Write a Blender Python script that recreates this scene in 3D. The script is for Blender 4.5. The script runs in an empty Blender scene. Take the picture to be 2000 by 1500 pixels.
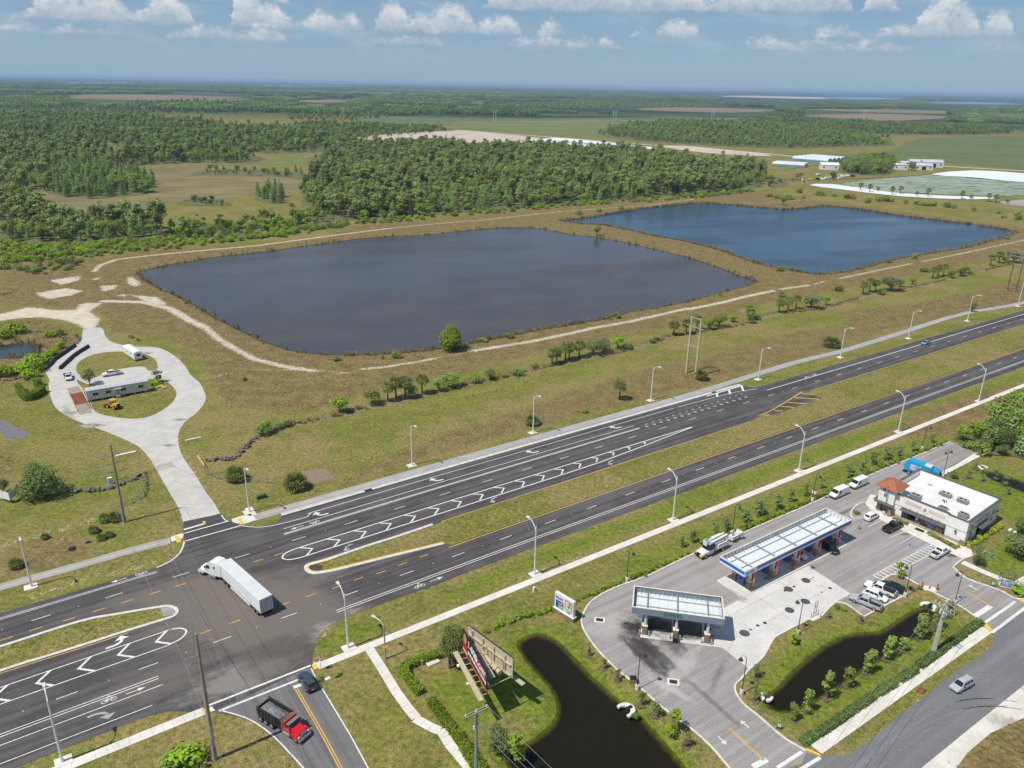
import bpy, bmesh, math, random
import numpy as np
from mathutils import Vector, Matrix
R = math.radians
sc = bpy.context.scene
random.seed(7); rng = np.random.default_rng(11)
# ------------------------------------------------------------------ camera (a drone 92.7 m above the ground)
CAM_H, FOC, CX, CY = 92.7, 1523.0, 1000.0, 750.0
ROLL = math.atan(0.019); PITCH = math.atan((CY-166.0)*math.cos(ROLL)/FOC)
_c, _s = math.cos(ROLL), math.sin(ROLL); _cp, _sp = math.cos(PITCH), math.sin(PITCH)
cam = bpy.data.cameras.new('camera'); cam_o = bpy.data.objects.new('camera', cam); sc.collection.objects.link(cam_o)
fwd = Vector((0, _cp, -_sp)); up0 = Vector((0, _sp, _cp)); rt0 = Vector((1, 0, 0))
right = rt0*_c+up0*_s; up = up0*_c-rt0*_s
mw = Matrix((right, up, -fwd)).transposed().to_4x4(); mw.translation = (0, 0, CAM_H)
cam_o.matrix_world = mw
cam.sensor_fit = 'HORIZONTAL'; cam.sensor_width = 36; cam.lens = FOC/2000*36
cam.clip_start = 1; cam.clip_end = 120000
sc.camera = cam_o
# ------------------------------------------------------------------ sun and sky
SUN_EL, SUN_AZ = R(58.5), R(214)            # azimuth of the sun counted from +X; shadows fall towards 34 degrees
sun = bpy.data.lights.new('sun', 'SUN'); sun.energy = 4.7; sun.angle = R(0.53); sun.color = (1, .955, .88)
sun_o = bpy.data.objects.new('sun', sun); sc.collection.objects.link(sun_o)
to_sun = Vector((math.cos(SUN_EL)*math.cos(SUN_AZ), math.cos(SUN_EL)*math.sin(SUN_AZ), math.sin(SUN_EL)))
sun_o.rotation_euler = to_sun.to_track_quat('Z', 'Y').to_euler(); sun_o.location = (-60, -40, 300)
world = bpy.data.worlds.new('World'); sc.world = world; world.use_nodes = True
world.cycles.sampling_method = 'MANUAL'; world.cycles.sample_map_resolution = 256
sc.view_settings.view_transform = 'Standard'; sc.view_settings.look = 'None'; sc.view_settings.gamma = 1.0
sc.view_settings.exposure = -0.06
sc.cycles.use_denoising = True; sc.cycles.max_bounces = 6; sc.cycles.diffuse_bounces = 2; sc.cycles.glossy_bounces = 2
sc.cycles.transparent_max_bounces = 6; sc.cycles.volume_bounces = 0; sc.cycles.caustics_reflective = False; sc.cycles.caustics_refractive = False
SKY_STRENGTH = 0.088

class NT:
    """small helper round a node tree"""
    def __init__(s, tree): s.t = tree; s.n = tree.nodes; s.l = tree.links
    def new(s, typ, **kw):
        n = s.n.new(typ)
        for k, v in kw.items(): setattr(n, k, v)
        return n
    def put(s, sock, v):
        if isinstance(v, bpy.types.NodeSocket): s.l.new(v, sock)
        elif v is not None: sock.default_value = v
    def math(s, op, a, b=None, c=None, clamp=False):
        n = s.new('ShaderNodeMath', operation=op, use_clamp=clamp)
        for i, v in enumerate((a, b, c)):
            if v is not None: s.put(n.inputs[i], v)
        return n.outputs[0]
    def mix(s, f, a, b, typ='MIX'):
        n = s.new('ShaderNodeMix', data_type='RGBA', blend_type=typ, clamp_factor=True)
        s.put(n.inputs['Factor'], f)
        for nm, v in (('A', a), ('B', b)):
            sk = [i for i in n.inputs if i.name == nm and i.type == 'RGBA'][0]
            if isinstance(v, tuple): v = (*v[:3], 1)
            s.put(sk, v)
        return [o for o in n.outputs if o.type == 'RGBA'][0]
    def noise(s, vec, scale, detail=3, rough=.55, dist=0, dim='3D'):
        n = s.new('ShaderNodeTexNoise', noise_dimensions=dim)
        if vec is not None: s.put(n.inputs['Vector'], vec)
        n.inputs['Scale'].default_value = scale; n.inputs['Detail'].default_value = detail
        n.inputs['Roughness'].default_value = rough; n.inputs['Distortion'].default_value = dist
        return n.outputs['Fac']
    def ramp(s, v, lo, hi, a=0.0, b=1.0, smooth=True):
        n = s.new('ShaderNodeMapRange', interpolation_type='SMOOTHSTEP' if smooth else 'LINEAR', clamp=True)
        s.put(n.inputs['Value'], v)
        for k, q in (('From Min', lo), ('From Max', hi), ('To Min', a), ('To Max', b)): s.put(n.inputs[k], q)
        return n.outputs['Result']
    def mapping(s, vec, scale=(1, 1, 1), rot=(0, 0, 0), loc=(0, 0, 0)):
        n = s.new('ShaderNodeMapping'); s.put(n.inputs['Vector'], vec)
        n.inputs['Scale'].default_value = scale; n.inputs['Rotation'].default_value = rot; n.inputs['Location'].default_value = loc
        return n.outputs[0]

def px_ray(px, py):
    x = (px-CX)/FOC; y = -(py-CY)/FOC
    xr = _c*x-_s*y; yr = _s*x+_c*y
    return (xr, _cp+_sp*yr, -_sp+_cp*yr)

def build_sky():
    T = NT(world.node_tree); T.n.clear()
    sky = T.new('ShaderNodeTexSky', sky_type='NISHITA', sun_disc=False, sun_elevation=SUN_EL,
                sun_rotation=math.atan2(to_sun.x, to_sun.y) % (2*math.pi), altitude=0, air_density=1.0, dust_density=0.8, ozone_density=1.0)
    co = T.new('ShaderNodeTexCoord').outputs['Generated']
    sep = T.new('ShaderNodeSeparateXYZ'); T.put(sep.inputs[0], co)
    x, y, z = sep.outputs
    az = T.math('ARCTAN2', x, y); el = T.math('ARCSINE', z)
    comb = T.new('ShaderNodeCombineXYZ'); T.put(comb.inputs[0], az); T.put(comb.inputs[1], T.math('MULTIPLY', el, 1.25)); v = comb.outputs[0]
    nz = T.noise(v, 46, 6, .65, .35); nzb = T.noise(v, 150, 4, .65)
    wob = T.math('ADD', T.math('MULTIPLY', T.math('SUBTRACT', nz, .5), 2.5), T.math('MULTIPLY', T.math('SUBTRACT', nzb, .5), 1.1))
    # three rows of cumulus: elevation of the base, then (place along the horizon, half width, height, brightness)
    ROWS = [(62, 26, [(60,30,22),(180,60,18),(420,60,22),(520,36,26),(800,60,18),(1050,40,22),(1130,50,20),(1182,20,22),(1490,38,26),(1590,34,24),(1690,50,18),(1760,30,12),(1960,32,16)], .45),
            (82, 60, [(60,28,12),(115,22,38),(152,26,42),(215,46,40),(290,36,22),(345,36,44),(495,24,58),(528,34,40),(574,20,24),(640,28,32),(684,26,28),(770,26,46),(826,24,34),(884,34,46),(974,32,34),(1075,22,28),(1246,15,20),(1314,32,30),(1622,34,22),(1736,32,22),(1824,46,54),(1922,24,38)], .85),
            (122, 60, [(205,32,30),(428,38,44),(560,14,14),(1000,38,44),(1120,120,52),(1240,64,56),(1330,25,40),(1432,50,40),(1490,46,34),(1570,50,48),(1695,25,34)], 1.0)]
    dens = None; shade = None; HALF = .66
    un = T.math('MULTIPLY_ADD', az, .5/HALF, .5)
    wobx = T.math('MULTIPLY_ADD', T.math('SUBTRACT', nzb, .5), .012, un)
    for (base, hmax, lst, br) in ROWS:
        fc = T.new('ShaderNodeFloatCurve'); cv = fc.mapping.curves[0]; cv.points[0].location = (0, 0); cv.points[1].location = (1, 0); used = set()
        prof = {}
        for q in range(0, 261):
            px = -220+q*2440/260
            h = 0
            for (c0, w0, h0) in lst:
                r = abs(px-c0)/w0
                if r < 1.5: h = max(h, 1.3*h0*math.sqrt(max(0, 1-(r/1.5)**2)))
            prof[px] = h
        for px, h in prof.items():
            d = px_ray(px, 166); u = math.atan2(d[0], d[1])*.5/HALF+.5
            if 0.002 < u < .998: cv.points.new(u, h/hmax)
        fc.mapping.update(); T.put(fc.inputs['Value'], wobx)
        hh = T.math('MULTIPLY', fc.outputs[0], hmax/FOC)                       # height of the cloud here
        up_ = T.math('SUBTRACT', el, base/FOC); rel = T.math('DIVIDE', up_, T.math('MAXIMUM', hh, .003))
        q = T.math('MINIMUM', T.math('MULTIPLY', T.math('SUBTRACT', hh, up_), FOC/16), T.math('MULTIPLY', T.math('ADD', up_, 3/FOC), FOC/7))
        q = T.math('MINIMUM', q, T.math('MULTIPLY', hh, FOC/8)); q = T.math('MINIMUM', T.math('SUBTRACT', q, .25), .5+br*.9)
        dens = q if dens is None else T.math('MAXIMUM', dens, q)
        on = T.ramp(q, -.4, .3); sh = T.math('MULTIPLY', T.ramp(rel, -.1, .75, .12, 1.05*br**.4), on)
        shade = sh if shade is None else T.math('MAXIMUM', shade, sh)
    # the same broken cumulus goes on round the rest of the sky
    out = T.ramp(T.math('ABSOLUTE', az), .60, .72)
    far = T.math('MULTIPLY_ADD', T.math('SUBTRACT', T.noise(v, 9, 4, .55), .56), 9.0, -.2)
    far = T.math('MULTIPLY_ADD', out, 6, T.math('SUBTRACT', far, 6))
    high = T.math('MULTIPLY', T.ramp(el, .11, .16), 1)                # overhead, above the picture
    over = T.math('MULTIPLY_ADD', T.math('SUBTRACT', T.noise(co, 3.2, 5, .55), .60), 9.0, 0)
    over = T.math('MULTIPLY_ADD', high, 6, T.math('SUBTRACT', over, 6))
    gen = T.math('MAXIMUM', far, over)
    dens = T.math('MAXIMUM', dens, T.math('MINIMUM', gen, .9))
    shade = T.math('MAXIMUM', shade, T.math('MULTIPLY', T.math('MAXIMUM', T.math('MINIMUM', gen, 1), 0), .7))
    cov = T.ramp(T.math('ADD', T.math('MULTIPLY', dens, .9), wob), -.05, 1.15, 0, .92)
    cov = T.math('MULTIPLY', cov, T.ramp(el, .012, .045))
    lum = T.ramp(T.math('ADD', T.math('MULTIPLY', shade, .8), T.math('MULTIPLY', wob, .5)), .05, 1.15)
    white = T.mix(lum, (4.7, 5.7, 7.0), (9.0, 9.2, 9.3))
    # thin haze veil low over the horizon
    grad = T.mix(T.ramp(el, .0, .15, smooth=False), (3.7, 5.5, 7.3), (1.75, 3.75, 6.4))
    veil = T.mix(T.ramp(el, .05, .7, .8, .25), sky.outputs[0], grad)
    thin = T.math('MULTIPLY', T.ramp(T.noise(T.mapping(v, (1, 2.2, 1)), 11, 5, .6, .4), .46, .74, 0, .42), T.ramp(el, .015, .05))
    col = T.mix(T.math('MULTIPLY', thin, T.ramp(el, .13, .09, .3, 1)), veil, (6.0, 7.0, 8.0))
    col = T.mix(cov, col, white)
    bg = T.new('ShaderNodeBackground'); T.put(bg.inputs['Color'], col); bg.inputs['Strength'].default_value = SKY_STRENGTH
    o = T.new('ShaderNodeOutputWorld'); T.l.new(bg.outputs[0], o.inputs[0])
build_sky()

# ------------------------------------------------------------------ helpers
def G(px, py, z=0.0):
    """the point of the level z that the drone sees at this place of the photograph"""
    d = px_ray(px, py); t = (CAM_H-z)/-d[2]
    return (d[0]*t, d[1]*t)
def G3(px, py, z=0.0): a = G(px, py, z); return (a[0], a[1], z)
TH = R(35.2); CT, SN = math.cos(TH), math.sin(TH)
def W(s, t, drift=True):
    """road frame: s along the highway, t across it"""
    if drift: t = t-.0078*max(0, s-85)
    return (s*CT-t*SN, s*SN+t*CT)
def GP(*pts, z=0): return [G(x, y, z) for x, y in pts]
def smooth(pts, n=5, closed=False):
    P = [Vector((*p[:2], 0)) for p in pts]; N = len(P); out = []
    for i in range(N if closed else N-1):
        a = P[(i-1) % N] if closed or i > 0 else P[0]; b = P[i]; c = P[(i+1) % N]; d = P[(i+2) % N] if closed or i+2 < N else P[-1]
        for k in range(n):
            t = k/n
            q = .5*((2*b)+(-a+c)*t+(2*a-5*b+4*c-d)*t*t+(-a+3*b-3*c+d)*t**3)
            out.append((q.x, q.y))
    if not closed: out.append((P[-1].x, P[-1].y))
    return out
def offset(pts, d, closed=False):
    out = []; N = len(pts)
    for i in range(N):
        a = pts[(i-1) % N] if closed or i > 0 else pts[i]; b = pts[(i+1) % N] if closed or i < N-1 else pts[i]
        dx, dy = b[0]-a[0], b[1]-a[1]; l = math.hypot(dx, dy) or 1
        out.append((pts[i][0]-dy/l*d, pts[i][1]+dx/l*d))
    return out

class MB:
    def __init__(s): s.v = []; s.f = []
    def add(s, vs, fs):
        o = len(s.v); s.v += [tuple(p) for p in vs]; s.f += [tuple(i+o for i in f) for f in fs]; return s
    def box(s, c, d, rz=0, rx=0, ry=0):
        x, y, z = d[0]/2, d[1]/2, d[2]/2
        vs = [(-x,-y,-z),(x,-y,-z),(x,y,-z),(-x,y,-z),(-x,-y,z),(x,-y,z),(x,y,z),(-x,y,z)]
        if rz or rx or ry:
            m = Matrix.Rotation(rz, 3, 'Z') @ Matrix.Rotation(ry, 3, 'Y') @ Matrix.Rotation(rx, 3, 'X'); vs = [m @ Vector(p) for p in vs]
        vs = [(p[0]+c[0], p[1]+c[1], p[2]+c[2]) for p in vs]
        return s.add(vs, [(3,2,1,0),(4,5,6,7),(0,1,5,4),(1,2,6,5),(2,3,7,6),(3,0,4,7)])
    def b2(s, x0, x1, y0, y1, z0, z1): return s.box(((x0+x1)/2, (y0+y1)/2, (z0+z1)/2), (x1-x0, y1-y0, z1-z0))
    def tube(s, pts, r, n=8, cap=True):
        P = [Vector(p) for p in pts]; rr = r if isinstance(r, (list, tuple)) else [r]*len(P); vs = []; fs = []
        for i, p in enumerate(P):
            d = (P[min(i+1, len(P)-1)]-P[max(i-1, 0)]).normalized()
            a = d.orthogonal().normalized() if abs(d.z) < .95 else Vector((1, 0, 0)); b = d.cross(a).normalized(); a = b.cross(d)
            for k in range(n):
                t = 2*math.pi*k/n; vs.append(p+(a*math.cos(t)+b*math.sin(t))*rr[i])
        for i in range(len(P)-1):
            for k in range(n): fs.append((i*n+k, i*n+(k+1) % n, (i+1)*n+(k+1) % n, (i+1)*n+k))
        if cap: fs += [tuple(range(n-1, -1, -1)), tuple((len(P)-1)*n+k for k in range(n))]
        return s.add(vs, fs)
    def prism(s, poly, z0, z1, bottom=False):
        n = len(poly); A = sum(poly[i][0]*poly[(i+1) % n][1]-poly[(i+1) % n][0]*poly[i][1] for i in range(n))
        if A < 0: poly = poly[::-1]
        vs = [(p[0], p[1], z0) for p in poly]+[(p[0], p[1], z1) for p in poly]
        fs = [tuple(n+i for i in range(n))]+[(i, (i+1) % n, n+(i+1) % n, n+i) for i in range(n)]
        if bottom: fs.append(tuple(range(n-1, -1, -1)))
        return s.add(vs, fs)
    def side(s, prof, y0, y1):
        """profile in x,z pushed from y0 to y1"""
        n = len(prof); A = sum(prof[i][0]*prof[(i+1) % n][1]-prof[(i+1) % n][0]*prof[i][1] for i in range(n))
        if A < 0: prof = prof[::-1]
        vs = [(p[0], y0, p[1]) for p in prof]+[(p[0], y1, p[1]) for p in prof]
        fs = [tuple(range(n)), tuple(n+i for i in range(n-1, -1, -1))]+[((i+1) % n, i, n+i, n+(i+1) % n) for i in range(n)]
        return s.add(vs, fs)
    def sheet(s, poly, z):
        n = len(poly); A = sum(poly[i][0]*poly[(i+1) % n][1]-poly[(i+1) % n][0]*poly[i][1] for i in range(n))
        if A < 0: poly = poly[::-1]
        return s.add([(p[0], p[1], z) for p in poly], [tuple(range(n))])
    def strip(s, pts, w, z, h=0, off=0):
        a = offset(pts, off+w/2); b = offset(pts, off-w/2); n = len(pts)
        if h == 0:
            s.add([(p[0], p[1], z) for p in b]+[(p[0], p[1], z) for p in a], [(i, i+1, n+i+1, n+i) for i in range(n-1)])
        else:
            vs = [(p[0], p[1], z) for p in b]+[(p[0], p[1], z) for p in a]+[(p[0], p[1], z+h) for p in b]+[(p[0], p[1], z+h) for p in a]
            fs = []
            for i in range(n-1): fs += [(2*n+i, 2*n+i+1, 3*n+i+1, 3*n+i), (i, i+1, 2*n+i+1, 2*n+i), (n+i+1, n+i, 3*n+i, 3*n+i+1)]
            fs += [(0, 2*n, 3*n, n), (n-1, 2*n-1, 4*n-1, 3*n-1)]
            s.add(vs, fs)
        return s
    def lathe(s, prof, n=12, c=(0, 0, 0), axis='z'):
        vs = []; fs = []; m = len(prof)
        for r, h in prof:
            for k in range(n):
                t = 2*math.pi*k/n; q = (r*math.cos(t), r*math.sin(t), h)
                if axis == 'y': q = (q[0], q[2], q[1])
                if axis == 'x': q = (q[2], q[0], q[1])
                vs.append((q[0]+c[0], q[1]+c[1], q[2]+c[2]))
        for i in range(m-1):
            for k in range(n): fs.append((i*n+k, i*n+(k+1) % n, (i+1)*n+(k+1) % n, (i+1)*n+k))
        fs += [tuple(range(n-1, -1, -1)), tuple((m-1)*n+k for k in range(n))]
        return s.add(vs, fs)
    def quad(s, a, b, c, d): return s.add([a, b, c, d], [(0, 1, 2, 3)])
    def frustum(s, base, top):
        n = len(base); return s.add(list(base)+list(top), [tuple(n+i for i in range(n))]+[(i, (i+1) % n, n+(i+1) % n, n+i) for i in range(n)])
    def mesh(s, name, mat):
        me = bpy.data.meshes.new(name); me.from_pydata(s.v, [], s.f); me.update()
        if mat: me.materials.append(mat)
        return me
    def build(s, name, mat, parent=None, fix=False):
        o = bpy.data.objects.new(name, s.mesh(name, mat)); sc.collection.objects.link(o)
        if fix:
            bm = bmesh.new(); bm.from_mesh(o.data); bmesh.ops.recalc_face_normals(bm, faces=bm.faces); bm.to_mesh(o.data); bm.free()
        if parent is not None: o.parent = parent
        return o
def smooth_shade(o):
    for p in o.data.polygons: p.use_smooth = True
    return o
def tag(o, label, cat, group=None, kind=None):
    o['label'] = label; o['category'] = cat
    if group: o['group'] = group
    if kind: o['kind'] = kind
    return o
def struct(o, label=None):
    o['kind'] = 'structure'
    if label: o['label'] = label
    return o
def thing(name, label, cat, loc=(0, 0, 0), rz=0, group=None):
    o = bpy.data.objects.new(name, None); sc.collection.objects.link(o); o.empty_display_size = .5
    o.location = (loc[0], loc[1], loc[2] if len(loc) > 2 else 0); o.rotation_euler = (0, 0, rz)
    return tag(o, label, cat, group)
def copy_tree(o, parent=None):
    c = o.copy(); sc.collection.objects.link(c)
    if parent is not None: c.parent = parent
    for ch in o.children: copy_tree(ch, c)
    return c
ORD = ['first','second','third','fourth','fifth','sixth','seventh','eighth','ninth','tenth','eleventh','twelfth','thirteenth','fourteenth','fifteenth',
       'sixteenth','seventeenth','eighteenth','nineteenth','twentieth','twenty-first','twenty-second','twenty-third','twenty-fourth','twenty-fifth','twenty-sixth',
       'twenty-seventh','twenty-eighth','twenty-ninth','thirtieth','thirty-first','thirty-second','thirty-third','thirty-fourth','thirty-fifth','thirty-sixth',
       'thirty-seventh','thirty-eighth','thirty-ninth','fortieth']+['forty-'+q for q in ('first','second','third','fourth','fifth','sixth','seventh','eighth','ninth')]+['fiftieth']+['fifty-'+q for q in ('first','second','third','fourth','fifth','sixth','seventh','eighth','ninth')]+['sixtieth']+['sixty-'+q for q in ('first','second','third','fourth','fifth','sixth','seventh','eighth','ninth')]
def text(body, size, mat, parent, loc, rot, name='lettering', ex=.012, align='CENTER', sx=1.0):
    cu = bpy.data.curves.new('t', 'FONT'); cu.body = body; cu.size = size; cu.align_x = align; cu.align_y = 'CENTER'; cu.extrude = ex; cu.offset = .022*size
    cu.resolution_u = 3
    tmp = bpy.data.objects.new('t', cu); sc.collection.objects.link(tmp)
    dg = bpy.context.evaluated_depsgraph_get(); me = bpy.data.meshes.new_from_object(tmp.evaluated_get(dg))
    bpy.data.objects.remove(tmp); bpy.data.curves.remove(cu)
    me.materials.clear(); me.materials.append(mat)
    o = bpy.data.objects.new(name, me); sc.collection.objects.link(o); o.location = loc; o.rotation_euler = rot; o.scale = (sx, 1, 1)
    if parent is not None: o.parent = parent
    return o

# ------------------------------------------------------------------ materials
MATS = {}
def mat(name, col, rough=.7, var=.12, scale=2.0, metal=0.0, spec=.4, bump=0.0, col2=None, coord='Object', det=4, rnd=0.0, stretch=None, trans=0.0, coat=0.0):
    if name in MATS: return MATS[name]
    m = bpy.data.materials.new(name); m.use_nodes = True; T = NT(m.node_tree); b = T.n['Principled BSDF']
    tc = T.new('ShaderNodeTexCoord').outputs['Object'] if coord == 'Object' else T.new('ShaderNodeNewGeometry').outputs['Position']
    v = tc if not stretch else T.mapping(tc, stretch)
    n = T.noise(v, scale, det)
    f = T.ramp(n, .3, .7, smooth=False)
    c2 = col2 if col2 else tuple(q*(1-var*1.6) for q in col); c1 = col if col2 else tuple(min(1, q*(1+var*.6)) for q in col)
    c = T.mix(f, c1, c2)
    if rnd:
        oi = T.new('ShaderNodeObjectInfo').outputs['Random']
        h = T.new('ShaderNodeHueSaturation'); T.put(h.inputs['Color'], c)
        T.put(h.inputs['Value'], T.math('MULTIPLY_ADD', oi, rnd*2, 1-rnd)); T.put(h.inputs['Hue'], T.math('MULTIPLY_ADD', oi, rnd*.12, .5-rnd*.06)); c = h.outputs[0]
    T.put(b.inputs['Base Color'], c); b.inputs['Roughness'].default_value = rough; b.inputs['Metallic'].default_value = metal
    b.inputs['Specular IOR Level'].default_value = spec
    if coat: b.inputs['Coat Weight'].default_value = coat; b.inputs['Coat Roughness'].default_value = .08
    if bump:
        bp = T.new('ShaderNodeBump'); bp.inputs['Strength'].default_value = bump; bp.inputs['Distance'].default_value = .1
        T.put(bp.inputs['Height'], T.noise(v, scale*4, 4)); T.l.new(bp.outputs[0], b.inputs['Normal'])
    if trans:
        tr = T.new('ShaderNodeBsdfTranslucent'); T.put(tr.inputs[0], T.mix(.5, c, (.16, .24, .03), 'MIX'))
        mx = T.new('ShaderNodeMixShader'); mx.inputs[0].default_value = trans
        T.l.new(b.outputs[0], mx.inputs[1]); T.l.new(tr.outputs[0], mx.inputs[2]); T.l.new(mx.outputs[0], T.n['Material Output'].inputs[0])
    MATS[name] = m; return m
WHITE = mat('white_paint', (.78, .78, .76), .55, .1, 1.5)
# ------------------------------------------------------------------ outlines read off the photograph, laid on the ground
ZW = -.45
POND = {
 'big': [(270,532),(330,518),(420,503),(520,492),(620,478),(700,467),(760,462),(830,460),(900,452),(960,446),(1010,444),(1060,447),(1110,458),(1160,463),(1220,474),(1290,490),(1350,505),(1400,522),(1440,538),(1478,550),(1455,560),(1400,573),(1350,588),(1290,600),(1230,610),(1170,625),(1110,635),(1050,645),(1000,655),(950,665),(900,675),(850,682),(800,688),(740,692),(680,694),(620,692),(570,685),(530,672),(490,655),(450,635),(415,617),(385,598),(350,580),(310,562),(285,548)],
 'far': [(1094,432),(1152,425),(1247,409),(1310,402),(1355,397),(1400,398),(1535,410),(1574,407),(1610,402),(1670,408),(1760,422),(1910,440),(1985,453),(1958,465),(1886,484),(1815,495),(1741,508),(1660,530),(1622,535),(1594,537),(1545,529),(1482,516),(1405,488),(1335,471),(1280,462),(1230,450),(1180,440),(1130,437)],
 'sign': [(1020,1258),(1033,1249),(1053,1244),(1080,1257),(1104,1281),(1145,1326),(1190,1366),(1235,1398),(1268,1434),(1322,1497),(1365,1560),(990,1560),(1020,1510),(1000,1485),(1035,1461),(1065,1443),(1092,1419),(1102,1395),(1101,1371),(1089,1344),(1068,1320),(1038,1287)],
 'store': [(1505,1368),(1530,1350),(1560,1317),(1590,1290),(1626,1263),(1662,1247),(1692,1243),(1725,1242),(1755,1224),(1785,1203),(1809,1191),(1818,1194),(1800,1230),(1770,1242),(1740,1266),(1695,1290),(1650,1320),(1605,1350),(1560,1374),(1530,1383),(1512,1378)],
 'left': [(-70,680),(0,678),(22,673),(49,672),(66,678),(76,687),(66,693),(33,698),(0,699),(-70,702)],
 'ditch': [(1924,924),(1946,925),(2000,945),(2060,965),(2060,980),(2000,958),(1964,944),(1940,933)],
}
PW = {k: [G(x, y, ZW) for x, y in v] for k, v in POND.items()}
def seg_dist(P, poly, closed=True):
    d = np.full(len(P), 1e9); n = len(poly)
    for i in range(n if closed else n-1):
        a = np.array(poly[i]); b = np.array(poly[(i+1) % n]); ab = b-a; L = (ab@ab) or 1
        t = np.clip(((P-a)@ab)/L, 0, 1); q = P-(a+t[:, None]*ab); d = np.minimum(d, np.hypot(q[:, 0], q[:, 1]))
    return d
def inside(P, poly):
    c = np.zeros(len(P), bool); n = len(poly); x, y = P[:, 0], P[:, 1]
    for i in range(n):
        x0, y0 = poly[i]; x1, y1 = poly[(i+1) % n]
        if y0 == y1: continue
        c ^= ((y0 > y) != (y1 > y)) & (x < (x1-x0)*(y-y0)/(y1-y0)+x0)
    return c
def sd(P, poly, pad=12):
    """signed distance (positive inside) near a polygon"""
    q = np.array(poly); lo = q.min(0)-pad; hi = q.max(0)+pad
    k = np.where((P[:, 0] > lo[0]) & (P[:, 0] < hi[0]) & (P[:, 1] > lo[1]) & (P[:, 1] < hi[1]))[0]
    out = np.full(len(P), -1e6)
    if len(k):
        d = seg_dist(P[k], poly); out[k] = np.where(inside(P[k], poly), d, -d)
    return out
def sstep(a, b, x): t = np.clip((x-a)/(b-a), 0, 1); return t*t*(3-2*t)

# dry brown grass, green mown grass, bare sand, mulch, forest floor
DRY = [
 [(0,500),(180,505),(300,488),(500,478),(620,466),(700,440),(850,428),(1000,412),(1100,402),(1300,388),(1500,372),(1600,392),(1780,415),(2000,445),(2100,470),(2100,478),(1990,490),(1850,525),(1700,552),(1600,575),(1500,592),(1400,617),(1290,645),(1170,665),(1060,690),(960,712),(900,727),(780,752),(700,772),(640,797),(540,806),(440,792),(415,745),(400,705),(340,665),(290,655),(215,650),(200,610),(100,600),(0,595)],
 [(0,628),(70,622),(130,640),(160,660),(150,690),(110,712),(95,715),(60,755),(0,750)],
 [(690,945),(640,965),(700,922),(850,852),(1000,806),(1100,770),(1200,738),(1300,708),(1400,688),(1500,660),(1560,645),(1640,640),(1700,635),(1750,640),(1650,675),(1550,705),(1450,730),(1350,762),(1250,785),(1150,808),(1000,848),(850,890)],
 [(1640,610),(1720,600),(1800,590),(1900,570),(2000,545),(2080,540),(2000,590),(1880,612),(1760,640),(1680,655)],
 [(0,1080),(60,1060),(120,1045),(180,1050),(175,1085),(100,1110),(30,1125),(0,1130)],
 [(0,870),(20,880),(25,920),(0,940)],
 [(1700,860),(1800,800),(1900,770),(2000,745),(2000,800),(1900,820),(1850,850)],
 [(1840,1500),(1920,1440),(2000,1385),(2100,1400),(2100,1560),(1840,1560)],
 [(570,925),(650,915),(655,940),(600,955)],
]
SAND_POLY = [
 [(0,613),(57,599),(104,605),(147,605),(151,594),(173,591),(203,591),(178,608),(198,624),(189,640),(165,645),(147,634),(121,625),(78,620),(35,622),(0,627),(-80,640),(-80,620)],
 [(68,572),(130,562),(165,568),(140,577),(95,585),(75,578)],
 [(92,548),(130,542),(158,538),(158,547),(120,557)],
 [(178,545),(195,541),(196,545),(180,548)], [(193,558),(232,556),(225,565),(200,570)],
 [(247,540),(262,541),(278,556),(262,560),(247,554)], [(220,578),(250,573),(245,580)], [(250,575),(310,580),(330,596),(300,595)],
 [(1430,612),(1470,600),(1460,606)],
]
SAND_LINE = [
 ([(184,530),(195,518),(227,507),(293,499),(373,491),(500,480),(612,465),(657,459),(760,446)], 3.2), ([(760,446),(851,437),(950,429),(1085,414),(1180,407),(1265,401),(1355,389)], 2.6),
 ([(203,588),(280,590),(333,603),(373,627),(400,639)], 4.5), ([(400,639),(427,662),(467,686),(499,702),(560,717),(610,724)], 3.4), ([(610,724),(683,728)], 1.2),
 ([(708,721),(756,716),(824,705),(850,700)], 2.2), ([(850,700),(927,685)], .7), ([(927,685),(985,675),(1037,667),(1100,654),(1162,640),(1225,629),(1287,615),(1345,602)], 3.0),
 ([(1345,604),(1405,592),(1457,579),(1510,568)], 3.4), ([(1524,565),(1580,557)], 2.8), ([(1590,555),(1612,549)], 1.6), ([(1640,544),(1720,527),(1779,515)], 2.2), ([(1800,511),(1860,499),(1930,484),(2000,469),(2080,452)], 2.2),
 ([(395,741),(450,730),(500,722),(600,724)], .2), ([(1400,397),(1500,396),(1575,390),(1640,385),(1700,392)], 2.2),
 ([(40,372),(56,385),(62,395)], 1.2),
 ([(560,745),(680,728)], .5),
]
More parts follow.
